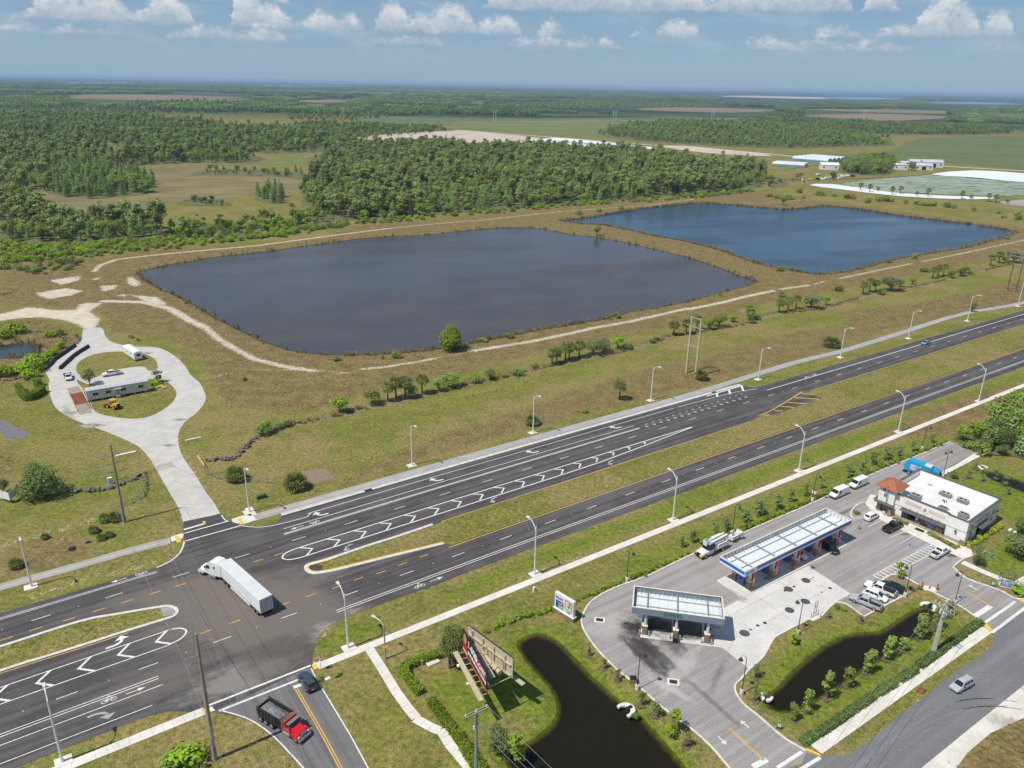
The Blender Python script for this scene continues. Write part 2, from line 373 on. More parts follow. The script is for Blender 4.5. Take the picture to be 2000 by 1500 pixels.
ROCKFALL = [([(358,1022),(345,985),(310,925),(270,872),(205,842),(130,812),(98,772),(88,725),(110,700),(150,672)], 1.0), ([(205,655),(235,673),(300,678),(345,698),(372,732),(399,765),(396,792),(358,828),(348,858),(378,922),(430,1003)], 1.0), ([(0,1068),(60,1050),(140,1028),(200,1010),(255,992),(275,980)], 2.0), ([(60,1168),(110,1150),(170,1133),(250,1113),(300,1100)], 1.6), ([(850,782),(930,768),(1000,752),(1060,742)], .8), ([(690,905),(740,888),(800,870)], .7), ([(565,880),(620,868)], .8),
 ([(1020,1068),(1100,1024),(1180,992)], .35), ([(1040,1120),(1130,1090),(1230,1058),(1340,1016),(1450,978)], .7), ([(640,1225),(620,1255),(612,1280),(615,1300)], 1.3), ([(540,1440),(500,1415),(470,1402)], 1.2), ([(1600,1487),(1690,1458),(1755,1404),(1860,1322),(1912,1286),(1942,1262),(1944,1240)], .55),
 ([(630,1340),(690,1450),(720,1500)], .5), ([(0,1198),(150,1155),(300,1112)], .4), ([(1700,1010),(1860,880)], .1)]
MULCH = [[(1863,1107),(1898,1082),(1905,1100),(1910,1112),(1880,1112)], [(1662,1000),(1672,988),(1688,982),(1695,992),(1680,1010),(1668,1012)], [(1725,1131),(1749,1123),(1770,1129),(1800,1148),(1770,1160)],
 [(585,920),(640,915),(655,935),(610,945)], [(862,1290),(885,1268),(912,1268),(920,1290),(890,1306),(868,1304)], [(1020,1258),(1030,1240),(1053,1234),(1080,1246),(1092,1268),(1060,1262)]]
LUSH = [
 [W(70,113.5),W(200,113.3),W(420,113),W(420,107),W(200,107),W(45,107.5)], [W(20,112.5),W(46,113),W(60,107),W(40,107)], [W(205,157),W(420,156),W(420,153.5),W(212,153.5)], [W(45,162.5),W(180,163),W(180,161.3),W(45,160.8)],
 GP((1300,690),(1480,640),(1650,600),(1800,575),(2000,525),(2080,510),(2000,555),(1850,590),(1720,625),(1600,640),(1450,680),(1340,720)), GP((700,800),(860,770),(1000,740),(1140,706),(1240,690),(1290,690),(1200,725),(1050,765),(900,800),(760,845),(640,870)),
 GP((1500,590),(1600,575),(1700,555),(1850,525),(1920,515),(1880,535),(1780,553),(1650,585),(1540,605)), GP((880,735),(960,715),(1060,692),(1120,682),(1160,690),(1060,712),(950,735)), GP((1220,665),(1290,648),(1380,625),(1440,612),(1440,625),(1330,648),(1250,672)),
 GP((1240,1125),(1440,1035),(1600,965),(1850,855),(1840,840),(1700,880),(1500,965),(1300,1050),(1180,1110)), GP((820,1330),(900,1285),(1010,1240),(1090,1215),(1130,1250),(1200,1340),(1330,1500),(1200,1500),(1000,1400),(900,1460),(850,1390)), GP((1450,1330),(1530,1250),(1680,1220),(1800,1170),(1910,1220),(1700,1370),(1560,1450),(1480,1390)), GP((1860,940),(1950,905),(2060,960),(2060,1130),(1960,1140),(1900,1110),(1960,1020)), GP((150,905),(260,880),(300,930),(330,1000),(340,1050),(250,1075),(60,1120),(0,1130),(0,1020),(100,1010)), GP((0,780),(90,790),(130,830),(240,870),(280,920),(100,930),(0,930))]
FENCE_PX = [(505,853),(520,846),(560,832),(610,822),(655,812),(700,799),(770,786),(850,766),(920,748),(980,736),(1040,724),(1085,712),(1140,700),(1200,690),(1240,681),(1275,670),(1310,656),(1370,648),(1420,640),(1470,629),(1500,617),(1540,611),(1600,604),(1650,590),(1700,577),(1760,565),(1800,557),(1840,548),(1880,538),(1920,528),(1960,519),(2000,508),(2060,492)]

def axis(lo, fine0, fine1, hi, st, g1, mid_, g2):
    def run(a, end, sgn):
        out = []; d = st; x = a
        while sgn*(end-x) > 0:
            d *= g1 if abs(x) < mid_ else g2; x += sgn*d; out.append(x)
        return out
    return np.array(run(fine0, lo, -1)[::-1]+list(np.arange(fine0, fine1, st))+run(fine1-st, hi, 1))
def make_ground():
    xs = axis(-42000, -200, 250, 42000, 1.35, 1.012, 480, 1.07); ys = axis(-3000, 66, 340, 46000, 1.2, 1.008, 760, 1.035)
    X, Y = np.meshgrid(xs, ys); P = np.stack([X.ravel(), Y.ravel()], 1); n = len(P); nx, ny = len(xs), len(ys)
    z = np.zeros(n); dry = np.zeros(n); sand = np.zeros(n); mulch = np.zeros(n); lush = np.zeros(n); mud_depth_shade = np.zeros(n)
    for k, poly in PW.items():
        d = sd(P, poly, 40); big = k in ('big', 'far')
        e = np.where(d < -1e5, 0, sstep(-3.0 if big else -3.8, 3.5 if big else 1.8, d)); z = np.minimum(z, -1.05*e); mud_depth_shade = np.maximum(mud_depth_shade, np.where(d < -1e5, 0, sstep(-2.0, 1.3, d)))
        if not big: lush = np.maximum(lush, np.where(d < -1e5, 0, .8*sstep(-5, -1, d)))
        else: lush = np.maximum(lush, np.where(d < -1e5, 0, .75*sstep(-2.6, -.8, d)))
    for poly in DRY: dry = np.maximum(dry, sstep(-5, 5, sd(P, [G(*q) for q in poly])))
    for i, poly in enumerate(LUSH): lush = np.maximum(lush, (.7 if i in (0, 1, 2, 9, 10, 11, 12) else .4)*sstep(-4, 4, sd(P, poly)))
    dry = np.maximum(dry-.9*np.where(lush > .71, lush, 0), 0)
    for poly in SAND_POLY: sand = np.maximum(sand, .84*sstep(-3.5, 3, sd(P, [G(*q) for q in poly])))
    near = (P[:, 1] < 900) & (np.abs(P[:, 0]) < 700); kk = np.where(near)[0]
    for pts, w in SAND_LINE: 
        d = seg_dist(P[kk], [G(*q) for q in pts], False); sand[kk] = np.maximum(sand[kk], .74*sstep(w/2+2.8, w/2-1.8, d))
    for pts, w in ROCKFALL:
        d = seg_dist(P[kk], [G(*q) for q in pts], False); sand[kk] = np.maximum(sand[kk], .46*sstep(w/2+2.2, w/2-.6, d))
    for poly in MULCH: mulch = np.maximum(mulch, sstep(-.7, .7, sd(P, [G(*q) for q in poly])))
    d = seg_dist(P[kk], [G(*q) for q in FENCE_PX], False); mulch[kk] = np.maximum(mulch[kk], .72*sstep(2.6, .2, d))
    me = bpy.data.meshes.new('ground'); i = np.arange((ny-1)*(nx-1)); r, c = i//(nx-1), i % (nx-1); a = r*nx+c
    F = np.stack([a, a+1, a+nx+1, a+nx], 1).astype(np.int32)
    me.vertices.add(n); me.vertices.foreach_set('co', np.column_stack([P, z]).astype(np.float32).ravel())
    me.loops.add(F.size); me.loops.foreach_set('vertex_index', F.ravel()); me.polygons.add(len(F))
    me.polygons.foreach_set('loop_start', np.arange(0, F.size, 4, dtype=np.int32)); me.polygons.foreach_set('loop_total', np.full(len(F), 4, np.int32))
    me.update()
    for nm, q in (('dry', dry), ('sand', sand), ('mulch', mulch), ('lush', lush), ('mud_depth_shade', mud_depth_shade)):
        at = me.attributes.new(nm, 'FLOAT', 'POINT'); at.data.foreach_set('value', q.astype(np.float32))
    me.polygons.foreach_set('use_smooth', np.ones(len(F), bool))
    o = bpy.data.objects.new('ground', me); sc.collection.objects.link(o); struct(o, 'green and brown grassland reaching to the horizon'); return o

def ground_mat(name, dry_bias=0.0, lush_bias=0.0):
    m = bpy.data.materials.new(name); m.use_nodes = True; T = NT(m.node_tree); b = T.n['Principled BSDF']
    pos = T.new('ShaderNodeNewGeometry').outputs['Position']
    def at(nm):
        n = T.new('ShaderNodeAttribute'); n.attribute_name = nm; return n.outputs['Fac']
    dry, sand, mulch, lush, mud_depth_shade = at('dry'), at('sand'), at('mulch'), at('lush'), at('mud_depth_shade')
    n1 = T.noise(pos, .035, 4, .6); n2 = T.noise(pos, .22, 4, .65); n3 = T.noise(pos, 1.6, 3, .7); n4 = T.noise(pos, .9, 4, .7, .4)
    rt = T.mapping(T.mapping(pos, rot=(0, 0, -TH)), (.02, .16, 1)); n5 = T.noise(rt, 1, 4, .6)          # mowing and drainage streaks run along the road
    g = T.mix(T.ramp(T.math('MULTIPLY_ADD', n2, .55, T.math('MULTIPLY', n5, .45)), .36, .64), (.12, .14, .022), (.205, .20, .042))
    g = T.mix(T.ramp(T.math('ADD', n1, T.math('MULTIPLY', n2, .45)), .62, .86), g, (.25, .195, .075))
    g = T.mix(T.ramp(n4, .42, .66, 0, .5), g, (.21, .16, .06))
    g = T.mix(T.ramp(n3, .57, .70, 0, .55), g, (.33, .28, .14))
    g = T.mix(T.ramp(n3, .30, .45, .7, 0), g, (.055, .07, .014))
    lg = T.mix(T.ramp(n2, .35, .7), (.105, .16, .012), (.165, .195, .024)); lg = T.mix(T.ramp(n3, .3, .46, .6, 0), lg, (.05, .085, .01)); lg = T.mix(T.ramp(T.noise(pos, 5.5, 2, .6), .55, .7, 0, .4), lg, (.24, .26, .06))
    n6 = T.noise(pos, 5.5, 2, .6); g = T.mix(T.ramp(n6, .55, .68, 0, .55), g, (.30, .27, .12)); g = T.mix(T.ramp(n6, .32, .46, .6, 0), g, (.055, .07, .015))
    lf = T.ramp(T.math('ADD', T.math('ADD', lush, lush_bias), T.math('MULTIPLY', T.math('SUBTRACT', n2, .5), .7)), .25, .75, 0, .85)
    g = T.mix(lf, g, lg)
    d = T.mix(T.ramp(n2, .3, .7), (.165, .115, .05), (.26, .19, .085)); d = T.mix(T.ramp(n4, .45, .68, 0, .75), d, (.15, .15, .05))
    d = T.mix(T.ramp(n3, .30, .46, .75, 0), d, (.085, .06, .03)); d = T.mix(T.ramp(n3, .57, .70, 0, .6), d, (.36, .28, .155))
    df = T.ramp(T.math('ADD', T.math('ADD', dry, dry_bias), T.math('ADD', T.math('MULTIPLY', T.math('SUBTRACT', n2, .5), .9), T.math('MULTIPLY', T.math('SUBTRACT', n4, .5), .9))), .3, .75)
    c = T.mix(df, g, d)
    vv = T.math('MULTIPLY_ADD', T.noise(pos, 1.1, 2, .5), .5, T.math('MULTIPLY', n6, .5)); gm_ = T.ramp(vv, .36, .64, .58, 1.42, False); cm = T.new('ShaderNodeCombineXYZ')
    for k in range(3): T.put(cm.inputs[k], gm_)
    c = T.mix(1.0, c, cm.outputs[0], 'MULTIPLY')
    mu = T.mix(n3, (.15, .095, .06), (.36, .29, .21))
    c = T.mix(T.ramp(T.math('ADD', mulch, T.math('MULTIPLY', T.math('SUBTRACT', n4, .5), .9)), .35, .7), c, mu)
    s = T.mix(T.ramp(n2, .3, .7), (.50, .43, .32), (.62, .56, .45)); s = T.mix(T.ramp(n3, .32, .45, .5, 0), s, (.36, .30, .21))
    sf = T.ramp(T.math('ADD', sand, T.math('ADD', T.math('MULTIPLY', T.math('SUBTRACT', n4, .5), 1.0), T.math('MULTIPLY', T.math('SUBTRACT', n3, .5), .55))), .42, .72)
    c = T.mix(sf, c, s)
    mk = T.ramp(T.math('ADD', mud_depth_shade, T.math('MULTIPLY', T.math('SUBTRACT', n4, .5), .35)), .05, .62); c = T.mix(mk, c, T.mix(T.ramp(mud_depth_shade, .1, .5), (.085, .07, .028), (.02, .019, .012)))  # olive-brown mud at the rim; blackening inward paints the light lost in deep water
    # beyond the farm the land breaks up into woods, pasture and ploughed ground
    sep = T.new('ShaderNodeSeparateXYZ'); T.put(sep.inputs[0], pos)
    fv = T.mapping(pos, (.00055, .0016, 1)); fn = T.noise(fv, 1, 5, .6); fn2 = T.noise(T.mapping(pos, (.0012, .0034, 1), loc=(7, 3, 0)), 1, 4, .6); fn3 = T.noise(pos, .02, 3, .7)
    fc = T.mix(T.ramp(fn, .42, .5), (.028, .048, .02), (.085, .11, .04)); fc = T.mix(T.ramp(fn2, .60, .66, 0, .85), fc, (.24, .18, .115))
    fc = T.mix(T.ramp(fn3, .4, .6, 0, .6), fc, (.03, .05, .02))
    far = T.ramp(sep.outputs[1], 1900, 2600)
    c = T.mix(far, c, fc)
    T.put(b.inputs['Base Color'], c); b.inputs['Roughness'].default_value = .95; b.inputs['Specular IOR Level'].default_value = .08
    bp = T.new('ShaderNodeBump'); bp.inputs['Strength'].default_value = .9; bp.inputs['Distance'].default_value = .35
    T.put(bp.inputs['Height'], T.math('MULTIPLY', T.math('ADD', n3, T.math('MULTIPLY', n4, .6)), T.math('MULTIPLY_ADD', dry, .8, .35))); T.l.new(bp.outputs[0], b.inputs['Normal'])
    MATS[name] = m; return m
GROUND = ground_mat('grassland'); MEDIAN = ground_mat('median_grass', .22); LAWN = ground_mat('verge_grass', 0, .25)
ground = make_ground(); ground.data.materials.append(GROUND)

def water_mat(name, col, rough, bump, murk):
    m = bpy.data.materials.new(name); m.use_nodes = True; T = NT(m.node_tree); b = T.n['Principled BSDF']
    pos = T.new('ShaderNodeNewGeometry').outputs['Position']
    v = T.mapping(T.mapping(pos, rot=(0, 0, -.5)), (1, .45, 1))
    n1 = T.noise(v, .9, 3, .6); n2 = T.noise(v, .12, 3, .5)
    T.put(b.inputs['Base Color'], T.mix(T.ramp(T.noise(pos, .03, 3), .35, .65), col, murk)); b.inputs['Roughness'].default_value = rough
    b.inputs['IOR'].default_value = 1.333; b.inputs['Specular IOR Level'].default_value = .5
    bp = T.new('ShaderNodeBump'); bp.inputs['Distance'].default_value = .5; wn = T.noise(T.mapping(T.mapping(pos, rot=(0, 0, -.35)), (.006, .03, 1)), 1, 4, .6); T.put(bp.inputs['Strength'], T.ramp(wn, .38, .62, bump*.35, bump*1.7)); T.put(b.inputs['Roughness'], T.ramp(wn, .38, .62, rough*.6, rough*1.3))
    T.put(bp.inputs['Height'], T.math('MULTIPLY_ADD', n2, .8, n1)); T.l.new(bp.outputs[0], b.inputs['Normal'])
    MATS[name] = m; return m
WATER_A = water_mat('lake_water', (.062, .051, .047), .22, .25, (.078, .063, .055)); WATER_B = water_mat('blue_water', (.026, .052, .082), .2, .30, (.036, .064, .10)); WATER_D = water_mat('small_pond_water', (.035, .05, .06), .08, .12, (.06, .06, .03))
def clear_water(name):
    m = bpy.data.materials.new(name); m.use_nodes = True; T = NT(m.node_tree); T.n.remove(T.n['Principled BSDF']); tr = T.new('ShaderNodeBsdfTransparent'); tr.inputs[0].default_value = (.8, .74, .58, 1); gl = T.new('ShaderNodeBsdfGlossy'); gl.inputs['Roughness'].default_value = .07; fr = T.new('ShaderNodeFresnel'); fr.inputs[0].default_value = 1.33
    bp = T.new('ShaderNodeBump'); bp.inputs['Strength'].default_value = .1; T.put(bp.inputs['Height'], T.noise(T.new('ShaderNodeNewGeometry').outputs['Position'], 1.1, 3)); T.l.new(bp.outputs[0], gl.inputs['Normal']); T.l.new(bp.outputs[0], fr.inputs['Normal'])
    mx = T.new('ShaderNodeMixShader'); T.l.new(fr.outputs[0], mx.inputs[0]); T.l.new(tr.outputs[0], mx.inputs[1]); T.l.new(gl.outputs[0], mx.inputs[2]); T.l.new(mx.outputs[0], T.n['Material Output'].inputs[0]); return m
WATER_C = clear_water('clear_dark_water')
def pond(k, m, label):
    p = offset(PW[k], -2.6 if k in ('big', 'far') else -2.8, True)
    A = sum(PW[k][i][0]*PW[k][(i+1) % len(PW[k])][1]-PW[k][(i+1) % len(PW[k])][0]*PW[k][i][1] for i in range(len(PW[k])))
    if A < 0: p = offset(PW[k], 2.6 if k in ('big', 'far') else 2.8, True)
    struct(MB().sheet(p, ZW).build('water', m), label)
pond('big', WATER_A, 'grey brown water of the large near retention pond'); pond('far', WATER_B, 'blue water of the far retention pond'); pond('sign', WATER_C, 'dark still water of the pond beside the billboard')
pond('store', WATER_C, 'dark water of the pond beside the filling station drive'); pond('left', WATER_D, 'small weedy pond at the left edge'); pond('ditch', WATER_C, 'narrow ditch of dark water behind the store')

# ------------------------------------------------------------------ pavements
def asphalt(name, a, b, along=TH, speck=.5, crack=False, stains=(), iso=False):
    m = bpy.data.materials.new(name); m.use_nodes = True; T = NT(m.node_tree); p = T.n['Principled BSDF']
    pos = T.new('ShaderNodeNewGeometry').outputs['Position']; rt = T.mapping(pos, rot=(0, 0, -along))
    st = T.noise(T.mapping(rt, (.3, .4, 1) if iso else (.012, .75, 1)), 1, 4, .6); n2 = T.noise(pos, .12, 5, .65); n3 = T.noise(pos, 2.5, 3, .7)
    c = T.mix(T.ramp(T.math('MULTIPLY_ADD', st, .65, T.math('MULTIPLY', n2, .35)), .41, .60), a, b)
    c = T.mix(T.ramp(n3, .35, .65, 0, .22), c, tuple(q*1.5 for q in b)); c = T.mix(T.ramp(n2, .62, .78, 0, .45), c, tuple(min(q*1.7, .6) for q in b))
    for (sx, sy, rx, ry, rot, col, amt, sc_) in stains:
        q = T.mapping(T.mapping(pos, loc=(-sx, -sy, 0)), rot=(0, 0, -rot)); q = T.mapping(q, (1/rx, 1/ry, 0))
        ln = T.new('ShaderNodeVectorMath', operation='LENGTH'); T.put(ln.inputs[0], q)
        sn = T.noise(T.mapping(T.mapping(pos, rot=(0, 0, -rot)), (.5, 1, 1)), sc_, 4, .7)
        f = T.ramp(T.math('ADD', T.math('SUBTRACT', 1, ln.outputs['Value']), T.math('MULTIPLY', T.math('SUBTRACT', sn, .5), 1.9)), .1, .7, 0, amt)
        c = T.mix(f, c, col)
    if crack:
        vo = T.new('ShaderNodeTexVoronoi', feature='DISTANCE_TO_EDGE'); T.put(vo.inputs['Vector'], T.mapping(pos, (.11, .11, .11))); vo.inputs['Scale'].default_value = 1
        c = T.mix(T.ramp(vo.outputs['Distance'], .0, .006, .35, 0), c, tuple(q*.5 for q in a))
    T.put(p.inputs['Base Color'], c); p.inputs['Roughness'].default_value = .85; p.inputs['Specular IOR Level'].default_value = .25
    MATS[name] = m; return m
ASPH = asphalt('highway_asphalt', (.052, .046, .045), (.105, .097, .095), crack=False, stains=[(*G(500,1190), 36, 19, R(-12), (.165, .142, .122), .85, .06), (*G(300,1330), 18, 5, R(34), (.15, .13, .112), .6, .12), (*G(720,1215), 15, 5, R(25), (.36, .32, .28), .75, .35), (*G(470,1325), 13, 5, R(30), (.3, .27, .24), .6, .35), (*G(640,1110), 9, 5, R(50), (.17, .15, .135), .5, .5), (*G(560,1290), 8, 12, R(-50), (.09, .08, .07), .5, .3)])
ASPH_NEW = asphalt('fresh_asphalt', (.05, .046, .046), (.075, .068, .066))
ASPH_S = asphalt('side_road_asphalt', (.12, .115, .115), (.17, .16, .158), along=R(-55), crack=False)
ASPH_E = asphalt('street_asphalt', (.145, .143, .146), (.19, .185, .187), along=R(34), crack=False)
_st = G(1330,1225)
ASPH_L = asphalt('lot_asphalt', (.235, .215, .205), (.32, .295, .28), stains=[(*G(1265,1228), 9, 4.2, R(-25), (.025, .022, .022), .95, .4), (*G(1345,1240), 6, 2.8, R(-10), (.03, .027, .026), .9, .6), (*G(1258,1275), 9, 3.0, R(-62), (.05, .045, .045), .85, .6), (*G(1290,1285), 10, 1.6, R(-58), (.06, .055, .055), .8, .7), (*G(1318,1262), 7, 2.4, R(-70), (.07, .065, .062), .7, .6),
   (*G(1262,1262), 5, 2.2, R(-55), (.04, .036, .036), .7, .9), (*G(1275,1300), 8, 1.0, R(-58), (.05, .045, .045), .6, .8), (*G(1335,1300), 9, 2.4, R(55), (.5, .47, .45), .5, .5), (*G(1400,1320), 7, 1.2, R(60), (.1, .09, .085), .5, .6), (*G(1390,1370), 9, .8, R(-58), (.09, .085, .08), .5, .6), (*G(1180,1220), 7, 4, R(40), (.42, .40, .38), .5, .4),
   (*G(1310,1345), 5, 1.2, R(-40), (.5, .48, .46), .5, .6), (*G(1860,1085), 2.2, .9, R(20), (.04, .037, .035), .8, .8), (*G(1770,1044), 2, .8, R(20), (.05, .045, .043), .75, .8), (*G(1650,1000), 6, .7, R(35), (.09, .085, .08), .6, .5)])
def concrete(name, a, b, stains=()):
    return asphalt(name, a, b, stains=stains, iso=True)
CONC = concrete('sidewalk_concrete', (.56, .53, .47), (.66, .63, .57)); CONC_D = concrete('drive_concrete', (.42, .395, .36), (.50, .475, .44), stains=[(*G(300,700), 3, 1.5, 0, (.25, .22, .2), .5, .5), (*G(130,810), 9, 3, R(-60), (.25, .24, .23), .6, .4), (*G(185,830), 4, 1.5, 0, (.16, .14, .11), .7, .7)])
CONC_L = concrete('apron_concrete', (.5, .48, .45), (.58, .56, .53), stains=[(*G(1290,1222), 10, 4.2, R(-10), (.025, .022, .021), .97, .4), (*G(1345,1230), 6, 4.2, R(-10), (.04, .036, .034), .9, .5), (*G(1430,1160), 5, 1.3, R(-50), (.22, .17, .11), .7, .7), (*G(1500,1128), 2, .6, R(35), (.1, .08, .06), .8, .8), (*G(1330,1225), 9, 4, R(-10), (.16, .14, .13), .6, .35)])
CURB = mat('kerb_concrete', (.66, .63, .57), .85, .15, 1.0, coord='P', spec=.2); PATH = concrete('path_asphalt', (.30, .285, .285), (.36, .345, .34)); SHELL = concrete('shell_gravel', (.52, .49, .43), (.62, .59, .52), stains=[(*G(1985,1420), 3, 5, R(50), (.25, .2, .16), .6, .4)])
LINE_W = mat('white_road_paint', (.74, .73, .70), .7, .2, 3, coord='P', spec=.2); LINE_Y = mat('yellow_road_paint', (.72, .42, .07), .7, .2, 3, coord='P', spec=.2); LINE_F = mat('worn_white_paint', (.42, .41, .40), .8, .3, 2, coord='P', spec=.2)
LINE_B = mat('blue_road_paint', (.08, .2, .5), .7, .2, 3, coord='P', spec=.2); TACT = mat('yellow_tactile_pad', (.75, .5, .1), .8, .15, 3, coord='P', spec=.2); LINE_PY = mat('pale_yellow_paint', (.62, .48, .24), .8, .2, 2, coord='P', spec=.2)
def pave(name, poly, z, m, label=None): return struct(MB().sheet(poly, z).build(name, m), label)
ZR = .03
top = [(-70,151.2),(-8,151.0),(19,150.8)]
hw = [W(*q) for q in [(-80,109.2),(-10,109.2),(8,109.4)]]+GP((328,1389),(420,1392),(470,1402),(500,1412),(560,1430),(600,1330),(608,1302),(607,1283),(617,1250),(643,1222),(683,1203),(760,1174),(850,1143))+[W(70,114.6),W(160,114.5),W(330,114.4),W(520,114.2),W(900,114)]
hw += [W(900,152.2),W(520,152.2),W(330,152.2),W(240,152.3),W(211,152.4)]+GP((1466,757),(1452,752))+[W(204,156.6),W(150,156.7),W(90,156.8),W(47,156.6)]+GP((547,1013),(540,1022),(505,1029),(470,1026),(446,1017),(432,1004),(400,1010),(358,1019),(358,1033),(360,1058),(353,1077),(333,1095),(306,1108))+[W(-8,151),W(-80,151.2)]
highway = pave('highway', hw, ZR, ASPH, 'dark asphalt four-lane highway running up to the right')
jx = GP((306,1112),(336,1099),(357,1079),(365,1056),(380,1042),(450,1032),(520,1038),(570,1062),(610,1090),(600,1112),(612,1126),(680,1112),(760,1098),(720,1150),(683,1198),(645,1218),(620,1247),(610,1283),(611,1300),(600,1325),(560,1405),(500,1400),(440,1388),(330,1384),(260,1395),(180,1400),(250,1345),(310,1325),(355,1262),(362,1240),(350,1205),(346,1190),(300,1170),(250,1152))
junction = pave('junction', jx, ZR+.006, ASPH, 'worn brownish asphalt of the road junction')
pave('driveway_apron', GP((360,1019),(430,1004),(446,1018),(470,1027),(505,1030),(440,1040),(372,1056),(359,1052)), ZR+.011, ASPH_NEW, 'dark fresh asphalt apron between highway and concrete drive')
side = GP((423,1388),(477,1403),(505,1419),(530,1440),(560,1470),(586,1500),(640,1570),(770,1570),(720,1500),(683,1432),(640,1362),(617,1322),(608,1302))
pave('side_road', side, ZR+.014, ASPH_S, 'grey two-lane side road leaving at the bottom of the picture')
# concrete drive with its turning loop
loop_out = [(358,1022),(352,1000),(345,985),(330,960),(310,925),(292,895),(270,872),(240,857),(205,842),(165,828),(130,812),(108,795),(98,772),(95,750),(97,742),(88,725),(92,713),(110,700),(128,690),(150,672),(160,655),(165,643),(198,640),(205,655),(215,666),(235,673),(262,677),(300,678),(322,684),(345,698),(362,716),(372,732),(390,748),(399,765),(402,778),(396,792),(382,808),(368,818),(358,828),(350,842),(348,858),(352,880),(362,900),(378,922),(392,945),(405,965),(418,982),(430,1003)]
drive = pave('concrete_drive', smooth(GP(*loop_out), 3)+[], .02, CONC_D, 'pale concrete drive with a turning loop round the site office')
isl1 = smooth(GP((149,724),(152,710),(165,700),(185,692),(210,688),(240,687),(275,690),(300,700),(308,714),(304,722),(290,724),(280,716),(245,719),(205,728),(192,735),(178,738),(160,735)), 4, True)
isl2 = smooth(GP((150,742),(175,752),(200,755),(250,748),(300,742),(322,744),(334,752),(344,765),(342,778),(330,792),(310,805),(290,814),(262,818),(235,816),(205,811),(185,803),(178,788),(172,775),(160,758)), 4, True)
for p_ in (isl1, isl2): struct(MB().prism(p_, .0, .07).build('lawn', MEDIAN), 'mown grass island inside the drive loop')
struct(MB().sheet(smooth(GP((-40,812),(0,819),(27,831),(57,845),(40,857),(13,855),(0,844),(-40,838)), 3, True), .015).build('mud_flat', mat('grey_mud', (.17, .165, .16), .6, .15, .5, coord='P')), 'grey mud flat at the left edge')
for a, b in (((322,905),(385,930)), ((338,940),(402,955)), ((352,985),(420,984)), ((275,868),(352,850))): MB().strip(GP(a, b), .12, .026).build('slab_joint', mat('drive_joint', (.25, .235, .22), .9), drive)
for q, r_ in (((175,832),3.2),((140,806),2.2),((288,690),2.0),((352,820),1.8),((190,700),1.2),((330,870),1.6)):
    g = G(*q); MB().sheet([(g[0]+r_*(1+.3*math.sin(3*a))*math.cos(a), g[1]+.45*r_*(1+.25*math.cos(4*a))*math.sin(a)) for a in np.linspace(0, 6.28, 18)[:-1]], .0255).build('drive_patch', mat('drive_stain', (.33, .30, .265), .9, .35, .8, coord='P'), drive)
# medians
def curb_ring(pts, w, z, h, m, name, parent=None, closed=True):
    q = list(pts)+([pts[0]] if closed else []); o = MB().strip(q, w, z, h).build(name, m, parent)
    if parent is None: struct(o)
    return o
medW_out = smooth([W(-80,140.3), W(-40,140.4), W(-9,140.2)]+GP((157,1214),(230,1200),(313,1186),(330,1185),(343,1189),(346,1196),(340,1203),(325,1209),(250,1232),(157,1262),(80,1286))+[W(-9,133.3), W(-40,133.3), W(-80,133.3)], 3)
struct(MB().prism(medW_out, ZR, .11).build('median', MEDIAN), 'grassed median strip left of the junction')
mw_in = offset(medW_out, -.3); struct(MB().strip(medW_out, .62, ZR, .14).build('kerb', CURB), 'white concrete kerb round the left median')
MB().strip(offset(medW_out[-16:], .62), .16, ZR+.012).build('lane_line', LINE_Y, highway)
medE = smooth(GP((867,1062),(760,1088),(680,1108),(640,1117),(612,1120),(599,1114),(598,1107),(607,1102),(640,1093),(720,1066),(780,1047),(845,1025)), 4)
medE_poly = medE+[W(74,134.3)]+[W(s_, 134.2) for s_ in (100,130,160,180)]+GP((1482,815),(1495,808))+[W(190,134.6)]+GP((1520,808),(1604,777),(1580,771),(1566,765))+[W(219,140.3)]+[W(s_, 140.2) for s_ in (260,330,420,520,900)]+[W(s_, 124.9) for s_ in (900,520,330,240,160,120,90,73)]
struct(MB().sheet(medE_poly, .05).build('median', MEDIAN), 'long grassed median between the two carriageways')
struct(MB().strip(medE, .7, ZR, .15).build('kerb', CURB), 'white concrete kerb round the nose of the long median')
MB().strip(offset(medE, -.5)[:34], .3, .186).build('kerb_paint', LINE_Y, highway)
struct(MB().sheet(smooth(GP((606,1113),(604,1108),(615,1104),(628,1105),(630,1112),(618,1117)), 3, True), .07).build('median_nose', ASPH_NEW)); struct(MB().sheet(GP((314,1188),(332,1187),(342,1191),(341,1200),(318,1206)), .135).build('median_nose', ASPH_L))
# far-side kerb and gutter
kr = [W(s_, 157.0) for s_ in np.arange(47, 204, 6)]+[W(204, 157.0)]
struct(MB().strip(kr, .9, ZR, .05).build('gutter', CURB), 'white concrete gutter along the turn lane'); struct(MB().strip(kr, .28, ZR, .14, off=.45).build('kerb', CURB), 'white concrete kerb along the turn lane')
MB().strip([W(67.5,156.9), W(69.5,156.9)], 1.0, ZR+.055).build('storm_inlet', mat('iron', (.03,.03,.03), .7), highway)
MB().strip([W(190,156.9), W(192,156.9)], 1.0, ZR+.055).build('storm_inlet', MATS['iron'], highway)
